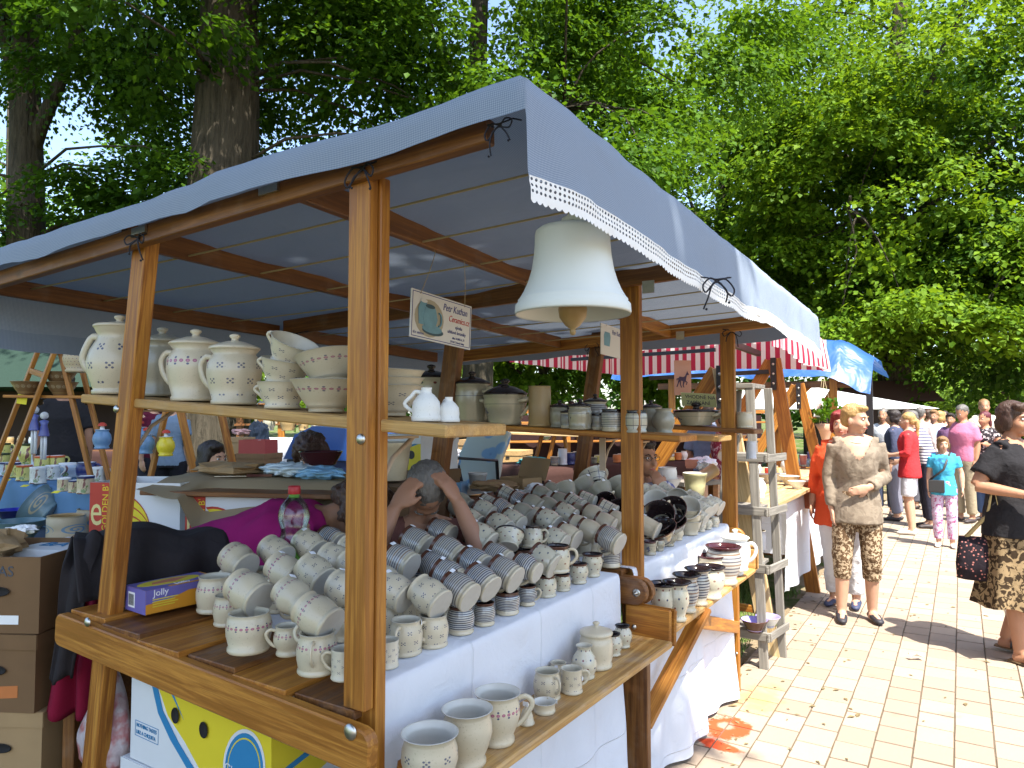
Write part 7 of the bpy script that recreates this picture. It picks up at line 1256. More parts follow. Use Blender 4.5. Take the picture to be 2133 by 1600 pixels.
# pavilion and dark stall further on
p = aD(1790, 865, 15); wp2 = thing('white_pavilion', 'white canvas pavilion beyond the blue tarpaulin', 'tent', T((p.x - .6, p.y, 0)) @ Matrix.Rotation(YAW, 4, 'Z')); b = MB(); b.add([Vector(v) for v in ((-2.6, -1.5, 1.75), (1.5, -1.5, 1.75), (1.5, 1.5, 1.75), (-2.6, 1.5, 1.75), (-1, 0, 2.35))], [(0, 1, 4), (1, 2, 4), (2, 3, 4), (3, 0, 4)]); put('roof', b, WP, WM[wp2], wp2); [put('pole', MB().tube([(x, y, 0), (x, y, 1.75)], .03, 8), METAL, WM[wp2], wp2) for x in (-2.5, 1.4) for y in (-1.4, 1.4)]
p = aD(1850, 865, 20); dk = thing('brown_stall', 'dark brown roofed stall far along the walkway', 'stall', T((p.x - .5, p.y, 0)) @ Matrix.Rotation(YAW, 4, 'Z')); b = MB(); b.add([Vector(v) for v in ((-1.6, -1, 2.0), (1.6, -1, 2.0), (1.6, 1, 2.0), (-1.6, 1, 2.0), (-1.6, 0, 2.6), (1.6, 0, 2.6))], [(0, 1, 5, 4), (2, 3, 4, 5), (3, 0, 4), (1, 2, 5)]); put('roof', b, plain('brown_roof', (.07, .03, .022), .9), WM[dk], dk); b = MB(); b.box((0, .4, .95), (3, 1, 1.9)); put('wall', b, plain('dark_boards', (.05, .03, .025), .9), WM[dk], dk)
# house with red roof behind the far trees
p = aD(2075, 865, 62); hs = thing('far_house', 'cream house with red tiled roof beyond the far trees', 'house', T((p.x, p.y, 0)) @ Matrix.Rotation(YAW, 4, 'Z')); b = MB(); b.box((0, 0, 1.6), (10, 8, 3.2)); put('wall', b, plain('cream_render', (.6, .55, .45), .9), WM[hs], hs); b = MB(); b.add([Vector(v) for v in ((-5.4, -4.4, 3.2), (5.4, -4.4, 3.2), (5.4, 4.4, 3.2), (-5.4, 4.4, 3.2), (-2.5, 0, 5.2), (2.5, 0, 5.2))], [(0, 1, 5, 4), (2, 3, 4, 5), (3, 0, 4), (1, 2, 5)]); rf = put('roof', b, plain('red_tiles', (.42, .13, .06), .85, .3, 4), WM[hs], hs); b = MB(); b.box((1.2, 0, 5.4), (.6, .6, 1.2)); put('chimney', b, CRED, WM[hs], rf)
for x in (-3, 0, 3): b = MB(); b.box((x, -4.02, 1.8), (1.1, .06, 1.3)); put('window', b, plain('window_glass', (.03, .04, .05), .1), WM[hs], hs)
# ================================================================ people
def remesh(name, mb, mats, vox, smooth=3, dec=.5):
    me0 = mb.mesh(name, mats); o = bpy.data.objects.new(name, me0)
    r = o.modifiers.new('r', 'REMESH'); r.mode = 'VOXEL'; r.voxel_size = vox; r.use_smooth_shade = True
    s = o.modifiers.new('s', 'SMOOTH'); s.factor = .5; s.iterations = smooth
    if dec < 1: d = o.modifiers.new('d', 'DECIMATE'); d.ratio = dec
    me = bake(o)
    me.materials.clear()
    for m in (mats if isinstance(mats, list) else [mats]): me.materials.append(m)
    me.polygons.foreach_set('use_smooth', [True] * len(me.polygons)); return me
def skin(name, c):
    if name in MATS: return MATS[name]
    m, k, b = newmat(name, c, .5, spec=.35); b.inputs['Subsurface Weight'].default_value = .08; b.inputs['Subsurface Radius'].default_value = (.02, .008, .004)
    k.l.new(k.mix(k.noise(k.co(), 14, 3), tuple(x * .88 for x in c), tuple(min(1, x * 1.1) for x in c)), b.inputs['Base Color']); return m
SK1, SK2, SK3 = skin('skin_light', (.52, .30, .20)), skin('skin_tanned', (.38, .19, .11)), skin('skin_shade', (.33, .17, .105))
def hairm(name, c):
    if name in MATS: return MATS[name]
    m, k, b = newmat(name, c, .45); n = k.noise(k.mapping(k.co(), (60, 60, 9)), 2, 3, .6)
    k.l.new(k.mix(n, tuple(x * .45 for x in c), tuple(min(1, x * 1.5) for x in c)), b.inputs['Base Color']); k.l.new(k.bump(n, .8, .01), b.inputs['Normal']); return m
def printm(name, c0, c1, scale, th=.5, kind='noise', rough=.85):
    m, k, b = newmat(name, c0, rough, spec=.15)
    if kind == 'noise': f = k.step(k.noise(k.co(), scale, 3, .55, .8), th - .03, th + .03)
    elif kind == 'stripe': f = k.m('GREATER_THAN', k.m('FRACT', k.m('MULTIPLY', k.xyz(k.co())[2], scale)), th)
    else: vo = k.n.new('ShaderNodeTexVoronoi'); vo.inputs['Scale'].default_value = scale; k.l.new(k.co(), vo.inputs['Vector']); f = k.step(vo.outputs['Distance'], th, th - .06)
    k.l.new(k.mix(f, c0, c1), b.inputs['Base Color']); k.l.new(k.bump(k.noise(k.co(), 16, 3, .5, .8), .35, .02), b.inputs['Normal']); return m
def garment(name, c):
    if name in MATS: return MATS[name]
    return cloth(name, c, 0, scale=11, wr=.45)
def person(label, p, face, H=1.68, top=None, bottom=None, shoes=None, hair=None, hstyle='short', sk=None, vox=.012, pose=None, headyaw=0, headpitch=0, sleeve=1.0, legs='trousers', hem=.05, build=1.0, toplen=.0, lean=0.0, leanside=0.0, seated=False, neckline=0.0, group=None, twist=0, glasses=False, dec=.5, bare=False):
    """a figure in local space: faces +y, x to its left hand side negative... scaled from 1.70 m"""
    s = H / 1.70; f = flat(face); M = axes(p, Vector((f.y, -f.x, 0)), f) @ Matrix.Scale(s, 4); sk = sk or SK1; pose = pose or {}
    r = thing('person', label, 'person', M, group); bw = build
    LM = T((0, 0, .93)) @ Matrix.Rotation(-lean, 4, 'X') @ Matrix.Rotation(leanside, 4, 'Y') @ Matrix.Rotation(twist, 4, 'Z') @ T((0, 0, -.93))
    U = lambda v: LM @ Vector(v)
    J = {}
    for sd, n in ((1, 'r'), (-1, 'l')):
        J['sh' + n] = U((sd * .150, -.01, 1.375)); J['el' + n] = U(pose.get('el' + n, (sd * .195, -.03, 1.12))); J['wr' + n] = U(pose.get('wr' + n, (sd * .205, .03, .885))); J['hd' + n] = pose.get('hd' + n)
        if seated: dflt = ((sd * .10, .0, .88), (sd * .11, .42, .86), (sd * .11, .42, .46), (sd * .11, .53, .41))
        else: dflt = ((sd * .088, 0, .90), pose.get('kn' + n, (sd * .095, .02, .49)), pose.get('an' + n, (sd * .09, -.02, .075)), None)
        J['hp' + n], J['kn' + n], J['an' + n] = Vector(dflt[0]), Vector(dflt[1]), Vector(dflt[2]); a = J['an' + n]; J['to' + n] = Vector(dflt[3]) if dflt[3] else a + Vector((sd * .02, .15, -.045))
    def limb(b, pts, rad, seg=12, grow=0.0): b.tube(pts, [q + grow if not isinstance(q, tuple) else (q[0] + grow, q[1] + grow) for q in rad], seg)
    SP = [(.86, .135, .10), (.93, .165 * bw, .118 * bw), (1.02, .150 * bw, .112 * bw), (1.10, .135 * bw, .105 * bw), (1.20, .150 * bw, .118 * bw), (1.28, .160 * bw, .125 * bw), (1.36, .155, .105), (1.41, .115, .08), (1.445, .062, .06)]
    def torso(b, grow=0.0, z0=.86, z1=1.445, flare=0.0):
        pts = []; rad = []
        zs = [z0] + [q[0] for q in SP if z0 < q[0] < z1] + [z1]
        for z in zs:
            for (a, ra, rb), (c, rc, rd) in zip(SP, SP[1:]):
                if a <= z <= c or (z < SP[0][0] and a == SP[0][0]): t = max(0, (z - a) / (c - a)); x_, y_ = ra + (rc - ra) * t, rb + (rd - rb) * t; break
            if grow and z < .93: x_, y_ = SP[1][1], SP[1][2]
            fl = flare * max(0, (1.0 - z)); pts.append(U((0, .012 if 1.15 < z < 1.33 else 0, z))); rad.append((x_ + grow + fl, y_ + grow + fl))
        b.tube(pts, rad, 24, up=(0, 1, 0))
    # ---- body
    b = MB(); torso(b)
    HM = LM @ T((0, .02, 1.575)) @ Matrix.Rotation(headyaw, 4, 'Z') @ Matrix.Rotation(-headpitch, 4, 'X'); hp = lambda v: HM @ Vector(v)
    b.tube([U((0, -.012, 1.40)), U((0, -.005, 1.46)), hp((0, -.005, -.06))], [.058, .052, .05], 14)
    R3 = HM.to_3x3().to_4x4()
    for c, rr in (((0, -.014, .032), (.073, .092, .083)), ((0, .016, -.022), (.062, .072, .080)), ((0, .048, -.084), (.034, .032, .026)), ((-.028, .05, -.035), (.03, .035, .035)), ((.028, .05, -.035), (.03, .035, .035)), ((0, .07, .02), (.045, .02, .012)), ((-.073, -.008, -.02), (.010, .018, .029)), ((.073, -.008, -.02), (.010, .018, .029))): b.ball(hp(c), rr, 14, 10, 0, R3)
    b.tube([hp((0, .078, .012)), hp((0, .098, -.018)), hp((0, .108, -.036)), hp((0, .085, -.044))], [.008, .010, .0135, .009], 8)
    b.tube([hp((-.022, .078, -.066)), hp((0, .088, -.066)), hp((.022, .078, -.066))], [.006, .009, .006], 8)
    for n, sd in (('r', 1), ('l', -1)):
        limb(b, [J['sh' + n] + U((0, 0, 0)) * 0, J['sh' + n].lerp(J['el' + n], .5), J['el' + n]], [.050, .046 * bw, .037]); limb(b, [J['el' + n], J['el' + n].lerp(J['wr' + n], .35), J['wr' + n]], [.039, .040, .026])
        b.tube([U((sd * .035, -.008, 1.425)), U((sd * .10, -.01, 1.395)), J['sh' + n]], [.042, .048, .050], 12)
        limb(b, [J['hp' + n], J['hp' + n].lerp(J['kn' + n], .5), J['kn' + n]], [.085 * bw, .075 * bw, .055]); limb(b, [J['kn' + n], J['kn' + n].lerp(J['an' + n], .32), J['an' + n]], [.053, .056, .036])
        limb(b, [J['an' + n] + Vector((0, -.035, -.04)), J['an' + n] + Vector((0, .03, -.03)), J['to' + n]], [.034, .038, .026])
        # hand: palm, four fingers, thumb leaving the side of the palm
        w_ = J['wr' + n]; d = (J['hd' + n] and (LM.to_3x3() @ Vector(J['hd' + n]).normalized())) or (w_ - J['el' + n]).normalized(); pn = pose.get('pn' + n); pn = (LM.to_3x3() @ Vector(pn)) if pn else Vector((-sd, 0, 0)); side = d.cross(pn).normalized(); pn = side.cross(d).normalized()
        b.tube([w_, w_ + d * .04, w_ + d * .085], [(.026, .018), (.040, .015), (.040, .013)], 10, up=pn)
        cv = pose.get('curl' + n, .5)
        for q, (o, L) in enumerate(((-.028, .062), (-.010, .072), (.009, .068), (.027, .055))):
            a0 = w_ + d * .082 + side * o; a1 = a0 + (d * math.cos(cv * .5) + pn * math.sin(cv * .5)) * L * .5; a2 = a1 + (d * math.cos(cv * 1.3) + pn * math.sin(cv * 1.3)) * L * .5; b.tube([a0 - d * .02, a0, a1, a2], [.0088, .0088, .0082, .0066], 7)
        ts = pose.get('th' + n, -1); t0 = w_ + d * .025 + side * ts * .028; b.tube([t0, t0 + d * .03 + side * ts * .022 + pn * .01, t0 + d * .062 + side * ts * .026 + pn * .02], [.013, .0105, .008], 7)
    put('body', remesh('body', b, sk, vox, 2, dec), None, M, r)
    # ---- clothes
    if top is not None and not bare:
        b = MB(); torso(b, .014, .86 - toplen, 1.425, .10 if toplen > 0 else 0)
        for n, sd in (('r', 1), ('l', -1)):
            b.tube([U((sd * .05, -.008, 1.412)), U((sd * .11, -.01, 1.388)), J['sh' + n]], [.052, .060, .064], 12); e, w_ = J['el' + n], J['wr' + n]
            if sleeve <= .5: limb(b, [J['sh' + n], J['sh' + n].lerp(e, sleeve * 2)], [.064, .066 * bw])
            else: limb(b, [J['sh' + n], J['sh' + n].lerp(e, .5), e, e.lerp(w_, (sleeve - .5) * 1.9)], [.064, .062 * bw, .056, .048])
        me = remesh('top', b, top, max(.011, vox), 5, dec)
        if vox < .012:                                   # cloth hangs in folds
            for v in me.vertices: q = v.co; v.co = q + v.normal * (.011 * mnoise.noise(Vector((q.x * 13, q.y * 13, q.z * 4))) + .006 * mnoise.noise(q * 22))
        if neckline:                                     # open V at the front
            bm = bmesh.new(); bm.from_mesh(me); z0 = 1.40 - neckline
            bmesh.ops.delete(bm, geom=[f for f in bm.faces if f.calc_center_median().y > .0 and f.calc_center_median().z > z0 and abs(f.calc_center_median().x) < .02 + (f.calc_center_median().z - z0) * .62], context='FACES'); bm.to_mesh(me); bm.free()
        put('top', me, None, M, r)
    if bottom is not None:
        b = MB()
        if legs in ('trousers', 'shorts', 'capri'):
            torso(b, .012, .84, 1.02)
            for n in 'rl':
                h_, k_, a = J['hp' + n], J['kn' + n], J['an' + n]
                if legs == 'shorts': limb(b, [h_, h_.lerp(k_, .9)], [.102 * bw, .092 * bw])
                else: e = k_.lerp(a, 1 - hem / .45) if not seated else a; limb(b, [h_, h_.lerp(k_, .5), k_, e], [.100 * bw, .090 * bw, .076, .066])
            me = remesh('bottom', b, bottom, max(.011, vox), 3, dec)
            if vox < .012:
                for v in me.vertices: q = v.co; v.co = q + v.normal * (.008 * mnoise.noise(Vector((q.x * 8, q.y * 8, q.z * 17))) + .005 * mnoise.noise(q * 25))
        else:
            rr = []; n = 40
            for i in range(15):
                t = i / 14; z = 1.0 - (1.0 - hem) * t; ring = []
                for j in range(n):
                    a = 2 * math.pi * j / n; g = .150 * bw + .03 * min(1, t * 4) + .06 * t * t; g2 = .108 * bw + .03 * min(1, t * 4) + .07 * t * t; w_ = 1 + t * .10 * math.sin(a * 7 + 1) + t * .05 * math.sin(a * 13); ring.append(Vector((g * math.cos(a) * w_, g2 * math.sin(a) * w_, z + .012 * t * math.sin(a * 5))))
                rr.append(ring)
            b.rings(rr, 0, True, (True, False)); me = b.mesh('bottom', bottom)
        put('skirt' if legs == 'skirt' else legs, me, None, M, r)
    if shoes is not None:
        for n in 'rl':
            a, t = J['an' + n], J['to' + n]; b = MB(); b.tube([a + Vector((0, -.055, -.045)), a + Vector((0, -.03, -.035)), a.lerp(t, .5) + Vector((0, 0, -.012)), t + Vector((0, .005, 0)), t + Vector((0, .03, -.004))], [(.026, .022), (.038, .034), (.042, .030), (.036, .022), (.018, .012)], 12, up=(0, 0, 1)); put('shoe', remesh('shoe', b, shoes, .008, 2, .5), None, M, r)
    # ---- hair
    if hair is not None:
        b = MB(); E_ = {'short': [((0, -.024, .046), (.082, .094, .082)), ((0, -.062, -.005), (.072, .055, .065)), ((0, .045, .088), (.055, .045, .03))],
            'bob': [((0, -.022, .048), (.086, .098, .084)), ((0, -.062, -.03), (.082, .058, .08)), ((-.070, -.005, -.015), (.020, .045, .065)), ((.070, -.005, -.015), (.020, .045, .065)), ((.02, .055, .085), (.055, .04, .03))],
            'pony': [((0, -.024, .046), (.080, .092, .080)), ((0, -.06, -.0), (.07, .05, .06)), ((0, -.115, .0), (.03, .035, .035)), ((0, -.13, -.07), (.032, .03, .08)), ((.01, -.125, -.17), (.028, .025, .08))],
            'long': [((0, -.022, .048), (.086, .098, .084)), ((0, -.07, -.06), (.085, .05, .14)), ((-.072, -.01, -.06), (.022, .045, .12)), ((.072, -.01, -.06), (.022, .045, .12))],
            'crop': [((0, -.022, .042), (.0775, .092, .080)), ((0, -.055, .0), (.068, .050, .055))],
            'curly': [((0, -.022, .05), (.10, .11, .095)), ((0, -.07, -.02), (.095, .07, .10)), ((-.08, -.01, .0), (.035, .06, .075)), ((.08, -.01, .0), (.035, .06, .075)), ((0, .05, .095), (.06, .05, .04))],
            'bun': [((0, -.022, .046), (.082, .094, .082)), ((0, -.065, -.005), (.074, .055, .065)), ((0, -.12, .03), (.045, .045, .045)), ((-.06, .0, -.01), (.02, .04, .05)), ((.06, .0, -.01), (.02, .04, .05))]}[hstyle]
        for c, rr in E_: b.ball(hp(c), rr, 16, 12, 0, R3)
        rn_ = random.Random(len(label)); am = .012 if hstyle == 'curly' else .004
        me = remesh('hair', b, hair, .009 if vox < .011 else .012, 2, .7)
        for v in me.vertices: v.co += v.normal * (am * mnoise.noise(v.co * (45 if hstyle == 'curly' else 60)) * 1.6)
        put('hair', me, None, M, r)
    if abs(headyaw) < 2.6:
        for sx in (-1, 1):
            b = MB(); b.ball(hp((sx * .028, .078, .004)), (.012, .007, .0065), 8, 6, 0, R3); e = put('eye', b, RW, M, r); b = MB(); b.ball(hp((sx * .028, .0835, .004)), (.0055, .003, .0055), 8, 6, 0, R3); put('iris', b, plain('dark_iris', (.02, .015, .01), .2), M, e)
            b = MB(); b.tube([hp((sx * .014, .088, .021)), hp((sx * .030, .086, .025)), hp((sx * .045, .074, .020))], [.003, .0036, .002], 6); put('eyebrow', b, hair or plain('dark_iris', (.02, .015, .01), .2), M, r)
        b = MB(); b.tube([hp((-.021, .083, -.066)), hp((0, .0955, -.064)), hp((.021, .083, -.066))], [.0035, .0058, .0035], 8); put('lips', b, plain('lip_colour', (.36, .10, .08), .4), M, r)
    if glasses:
        b = MB()
        for sx in (-1, 1): b.tube([hp((sx * .031 + .021 * math.cos(a), .094, .002 + .015 * math.sin(a))) for a in np.linspace(0, 6.283, 15)], .0018, 5); b.tube([hp((sx * .052, .092, .006)), hp((sx * .075, .0, .004))], .0016, 5)
        b.tube([hp((-.01, .096, .004)), hp((.01, .096, .004))], .0016, 5); put('glasses', b, blk, M, r)
    r['_'] = 0; del r['_']; return r, M, J, U
def toward(p): d = -Vector(p); d.z = 0; return d.normalized()
# --- woman in beige
HBL = hairm('blonde_hair', (.40, .25, .09)); HRD = hairm('red_hair', (.20, .02, .02)); HBR = hairm('brown_hair', (.055, .025, .014)); HDK = hairm('dark_hair', (.018, .010, .008)); HGR = hairm('grey_hair', (.12, .11, .10)); HBU = hairm('burgundy_hair', (.10, .012, .022)); HLB = hairm('light_brown_hair', (.22, .12, .05))
p = aZ(1790, 1291, .03); p.z = .024; fc = (toward(p) + _rt * .18)
BEI = printm('beige_linen', (.25, .205, .155), (.20, .16, .12), 14, .5); CAP = printm('brown_floral_cotton', (.11, .065, .035), (.46, .36, .24), 42, .52)
a, M, J, U = person('woman in beige blouse and patterned cropped trousers with hand on belly', p, fc, 1.69, BEI, CAP, plain('dark_ballet_flat', (.02, .018, .025), .6), HBL, 'short', SK1, .0085, dict(elr=(.195, -.03, 1.11), wrr=(.185, .02, .86), ell=(-.215, -.05, 1.12), wrl=(-.06, .15, 1.05), hdl=(.9, .1, -.25), pnl=(0, -1, 0), curll=.25, thl=1, anr=(.13, .02, .075), anl=(-.10, -.03, .075), knr=(.115, .03, .49)), headyaw=R(52), headpitch=R(4), sleeve=.97, legs='capri', hem=.27, toplen=.10, build=.96, neckline=.13)
b = MB(); b.tube([Vector((.062 * math.cos(w_) * (1 + .2 * math.sin(w_)), .045 + .062 * math.sin(w_) * 1.1 - .02, 1.425 + .035 * math.sin(-w_))) for w_ in np.linspace(0, 6.283, 22)], .006, 6); put('necklace', b, plain('bone_beads', (.55, .48, .36), .6), M, a)
# --- woman in orange behind her
p2 = aZ(1797, 1263, .024); p2 = p2 - _rt * .15; ORG = garment('coral_tunic', (.62, .085, .03))
person('woman in coral tunic half hidden behind the woman in beige', p2, toward(p2) - _rt * .25, 1.64, ORG, garment('white_trousers', (.62, .62, .64)), plain('navy_shoe', (.03, .04, .09), .6), HRD, 'bob', SK1, .011, dict(elr=(.235, -.05, 1.12), wrr=(.25, .02, .87)), headyaw=R(10), sleeve=.85, toplen=.16, build=1.2)
# --- woman in black at the right edge
p3 = aZ(2122, 1372, .024); fc3 = (_rt * .50 - _fw * .85); BLK = garment('black_tee', (.020, .019, .021)); SKT = printm('animal_print_skirt', (.26, .185, .10), (.035, .022, .012), 30, .5)
a, M, J, U = person('woman in black top and animal print skirt at the right edge', p3, fc3, 1.69, BLK, SKT, None, HBR, 'bob', SK2, .0085, dict(elr=(.27, -.10, 1.14), wrr=(.20, .17, 1.10), hdr=(-.1, 1, .02), pnr=(-.4, 0, -1), curlr=.9, ell=(-.24, -.02, 1.13), wrl=(-.16, .2, 1.06), hdl=(0, 1, 0), anr=(.11, .06, .075), anl=(-.09, -.12, .09)), headyaw=R(-12), sleeve=.36, legs='skirt', hem=.36, toplen=.05, build=1.24, neckline=.06)
for n in 'rl':
    q, t = J['an' + n], J['to' + n]; b = MB(); b.tube([q + Vector((0, -.06, -.062)), q.lerp(t, .5) + Vector((0, 0, -.042)), t + Vector((0, .03, -.028))], [(.034, .010), (.042, .011), (.034, .009)], 12, up=(0, 0, 1)); so = put('sandal', b, plain('sandal_sole', (.16, .10, .05), .8), M, a)
    for dy in (.35, .62): c = q.lerp(t, dy); b = MB(); b.tube([c + Vector((.045 * math.cos(w_), 0, -.035 + .055 * math.sin(w_))) for w_ in np.linspace(0, math.pi, 9)], [(.016, .004)] * 9, 6); put('strap', b, blk, M, so)
# handbag on her arm
hb_p = aD(2038, 1160, 4.72); HBM = printm('black_floral_bag', (.02, .015, .02), (.40, .16, .14), 48, .30, 'vor'); MB_ = axes(hb_p, _rt * .8 - _fw * .5, EZ); bg = thing('handbag', 'black flowered shopping bag hanging from the woman in black', 'bag', MB_)
b = MB(); rr = []
for z, w_, d_ in ((-.15, .10, .05), (-.145, .125, .06), (-.05, .13, .065), (.08, .115, .05), (.13, .11, .03)): rr.append([Vector((w_ * math.copysign(abs(math.cos(t)) ** .6, math.cos(t)), z, d_ * math.copysign(abs(math.sin(t)) ** .6, math.sin(t)))) for t in np.linspace(0, 6.283, 25)[:-1]])
b.rings(rr); put('bag', b, HBM, MB_, bg)
el = MB_.inverted() @ (M @ J['elr'].lerp(J['wrr'], .35))
for dz in (-.025, .025): b = MB(); b.tube([(-.07, .12, dz), (el.x - .035, el.y * .6, dz), (el.x, el.y + .03, el.z + dz * .2), (el.x + .035, el.y * .6, dz), (.07, .12, dz)], [(.011, .004)] * 5, 6); put('strap', b, plain('straw_strap', (.42, .34, .16), .8), MB_, bg)
# --- girl
p4 = aZ(1970, 1140, .024); TEE = printm('turquoise_tee', (.06, .36, .55), (.05, .20, .36), 7, .6)
a, M, J, U = person('girl in turquoise shirt with small black shoulder bag', p4, toward(p4), 1.34, TEE, printm('pink_print_trousers', (.55, .45, .60), (.40, .10, .22), 28, .55), plain('white_trainer', (.66, .66, .64), .6), HLB, 'bob', SK1, .011, headyaw=R(12), sleeve=.32, hem=.06, toplen=.06, build=.92, pose=dict(ell=(-.23, -.02, 1.14), wrl=(-.24, .04, .92)))
q = M @ Vector((.10, .16, .94)); MBg = axes(q, M.to_3x3() @ Vector((1, 0, 0)), EZ); bg = thing('shoulder_bag', 'small black bag with white trefoil carried by the girl', 'bag', MBg); b = MB(); b.box((0, 0, 0), (.17, .15, .05)); me = b.mesh('bag', blk); bevel_mesh(me, .012, 2); put('bag', me, None, MBg, bg)
for an in (-.75, 0, .75): b = MB(); b.prism([(math.cos(t) * .016, .035 + math.sin(t) * .03) for t in np.linspace(0, 6.283, 12)[:-1]], .002, 0, T((0, -.045, .0255 + .0006 * an)) @ Matrix.Rotation(an, 4, 'Z')); put('emblem', b, wht, MBg, bg)
b = MB(); sh_p = MBg.inverted() @ (M @ Vector((-.09, .06, 1.46))); mid_ = MBg.inverted() @ (M @ Vector((.0, .19, 1.2))); b.tube([(.07, .07, 0), mid_, sh_p], [(.012, .003)] * 3, 6); put('strap', b, blk, MBg, bg)
# --- crowd behind
CR = 'shoppers further along the walkway'
def crowd(label, x, y, f, H, top, bot, hair, hs, **kw):
    q = aZ(x, y, .024); q.z = .024; return person(label, q, f, H, top, bot, kw.pop('shoes', plain('dark_shoe', (.04, .03, .03), .6)), hair, hs, kw.pop('sk', SK1), .019, group=CR, **kw)
crowd('woman in red cardigan and white shorts with blond ponytail', 1898, 1113, -_rt * .7 + _fw * .5, 1.64, garment('red_cardigan', (.52, .035, .04)), garment('white_shorts', (.62, .62, .66)), HBL, 'pony', sleeve=.75, legs='shorts', toplen=.08, shoes=plain('white_trainer', (.66, .66, .64), .6), pose=dict(elr=(.2, .02, 1.12), wrr=(.12, .22, 1.1), ell=(-.22, .0, 1.13), wrl=(-.15, .2, 1.1)))
crowd('person in navy and white striped shirt reaching to the stall', 1935, 1100, -_rt * .85 + _fw * .3, 1.70, printm('navy_stripes', (.66, .66, .68), (.04, .04, .10), 24, .62, 'stripe'), garment('dark_shorts', (.03, .03, .045)), HGR, 'crop', sleeve=.42, lean=R(16), pose=dict(ell=(-.22, .12, 1.15), wrl=(-.16, .34, 1.06), elr=(.22, .05, 1.12), wrr=(.15, .25, 1.0)), build=1.15)
crowd('grey haired man in pink shirt under a black jacket', 2012, 1088, -_rt * .9 - _fw * .3, 1.76, garment('pink_shirt', (.50, .16, .26)), garment('khaki_trousers', (.30, .25, .17)), HGR, 'crop', sk=SK2, headpitch=R(22), sleeve=.4, build=1.15)
crowd('woman with burgundy ponytail in black and white dress', 2058, 1086, -_rt * .9 - _fw * .35, 1.66, printm('black_white_print', (.03, .025, .03), (.55, .5, .5), 26, .56), garment('blue_jeans', (.07, .11, .22)), HBU, 'pony', sk=SK2, sleeve=.2, toplen=.16, pose=dict(elr=(.22, .05, 1.14), wrr=(.10, .22, 1.24), ell=(-.24, .02, 1.14), wrl=(-.2, .2, 1.18)))
q, _, _, _ = crowd('tall ginger man in pale shirt at the back', 2056, 1062, -_rt * .4 - _fw * .9, 1.88, garment('pale_shirt', (.55, .5, .38)), garment('khaki_trousers', (.30, .25, .17)), HLB, 'crop', sk=SK2, sleeve=.4, build=1.15)
b = MB()
pbag = aZ(2062, 1088, 0) + _rt * .12 - _fw * .22; pbag.z = .92; bg = thing('beige_handbag', 'beige handbag at the hip of the burgundy haired woman', 'bag', T(pbag)); b.box((0, 0, 0), (.26, .10, .18)); me = b.mesh('bag', plain('tan_leather', (.5, .33, .13), .5)); bevel_mesh(me, .02, 2); put('bag', me, None, T(pbag), bg); b = MB(); b.tube([(-.1, 0, .08), (-.05, .05, .4), (.0, .1, .52), (.1, 0, .08)], [(.012, .004)] * 4, 6); put('strap', b, plain('tan_leather', (.5, .33, .13), .5), T(pbag), bg)
for i, (x, y, f, H, c, c2, h_, hs, lb) in enumerate([(1868, 1085, -1, 1.68, (.06, .07, .12), (.2, .2, .25), HDK, 'bob', 'person in dark blue top left of the red cardigan'), (1845, 1072, -1, 1.72, (.5, .52, .56), (.05, .06, .1), HGR, 'crop', 'person in pale top behind the blonde woman'), (1922, 1062, 1, 1.74, (.5, .42, .42), (.1, .1, .12), HGR, 'crop', 'balding man behind the striped shirt'), (1950, 1048, -1, 1.70, (.42, .55, .7), (.1, .1, .15), HLB, 'short', 'person in light blue shirt in the far crowd'), (1962, 1040, 1, 1.68, (.6, .35, .28), (.3, .3, .3), HBL, 'bob', 'blonde woman in peach top in the far crowd'), (1985, 1056, -1, 1.64, (.16, .08, .16), (.05, .05, .08), HDK, 'short', 'person in plum top between girl and far crowd'), (1938, 1030, 1, 1.72, (.6, .58, .52), (.2, .2, .2), HBR, 'short', 'person in cream jacket far down the walkway'), (1972, 1026, -1, 1.7, (.5, .1, .08), (.1, .1, .1), HDK, 'crop', 'person in red shirt far down the walkway'), (1895, 1048, 1, 1.7, (.12, .16, .3), (.3, .28, .2), HBR, 'bob', 'person in blue jacket behind the red cardigan'), (2092, 1050, -1, 1.66, (.45, .5, .35), (.15, .15, .2), HBR, 'short', 'person in pale green far behind the woman in black')]):
    crowd(lb, x, y, _rt * f * .6 - _fw * (.7 if i % 2 else -.5), H, garment(f'crowd_top_{i}', c), garment(f'crowd_bottom_{i}', c2), h_, hs, sleeve=.45 if i % 2 else .9, sk=SK2 if i % 2 else SK1, dec=.4)
# --- people behind the tables
def behind(label, x, y, D, face, H, headz, **kw):
    """placed so that the head's middle shows at pixel x, y at depth D"""
    q = aD(x, y, D); s = H / 1.70; q = Vector((q.x, q.y, q.z - headz * s)); return person(label, q, face, H, **kw)
TB = 'sellers behind the tables'
behind('man bowed with both hands on his grey head behind the mug heap', 868, 1030, 2.95, toward(aD(868, 1030, 2.95)) + _rt * .15, 1.76, 1.50, top=garment('dusky_shirt', (.13, .055, .045)), bottom=garment('dark_trousers', (.03, .03, .04)), hair=HGR, hstyle='crop', sk=SK3, vox=.0085, seated=True, lean=R(18), headpitch=R(62), sleeve=.3, build=1.15, pose=dict(elr=(.25, .26, 1.33), wrr=(.125, .13, 1.56), hdr=(-.55, -.25, .75), pnr=(-.6, -.5, -.4), ell=(-.22, .27, 1.34), wrl=(-.10, .13, 1.58), hdl=(.5, -.3, .75), pnl=(.6, -.5, -.4), curlr=.45, curll=.45), group=TB, shoes=blk)
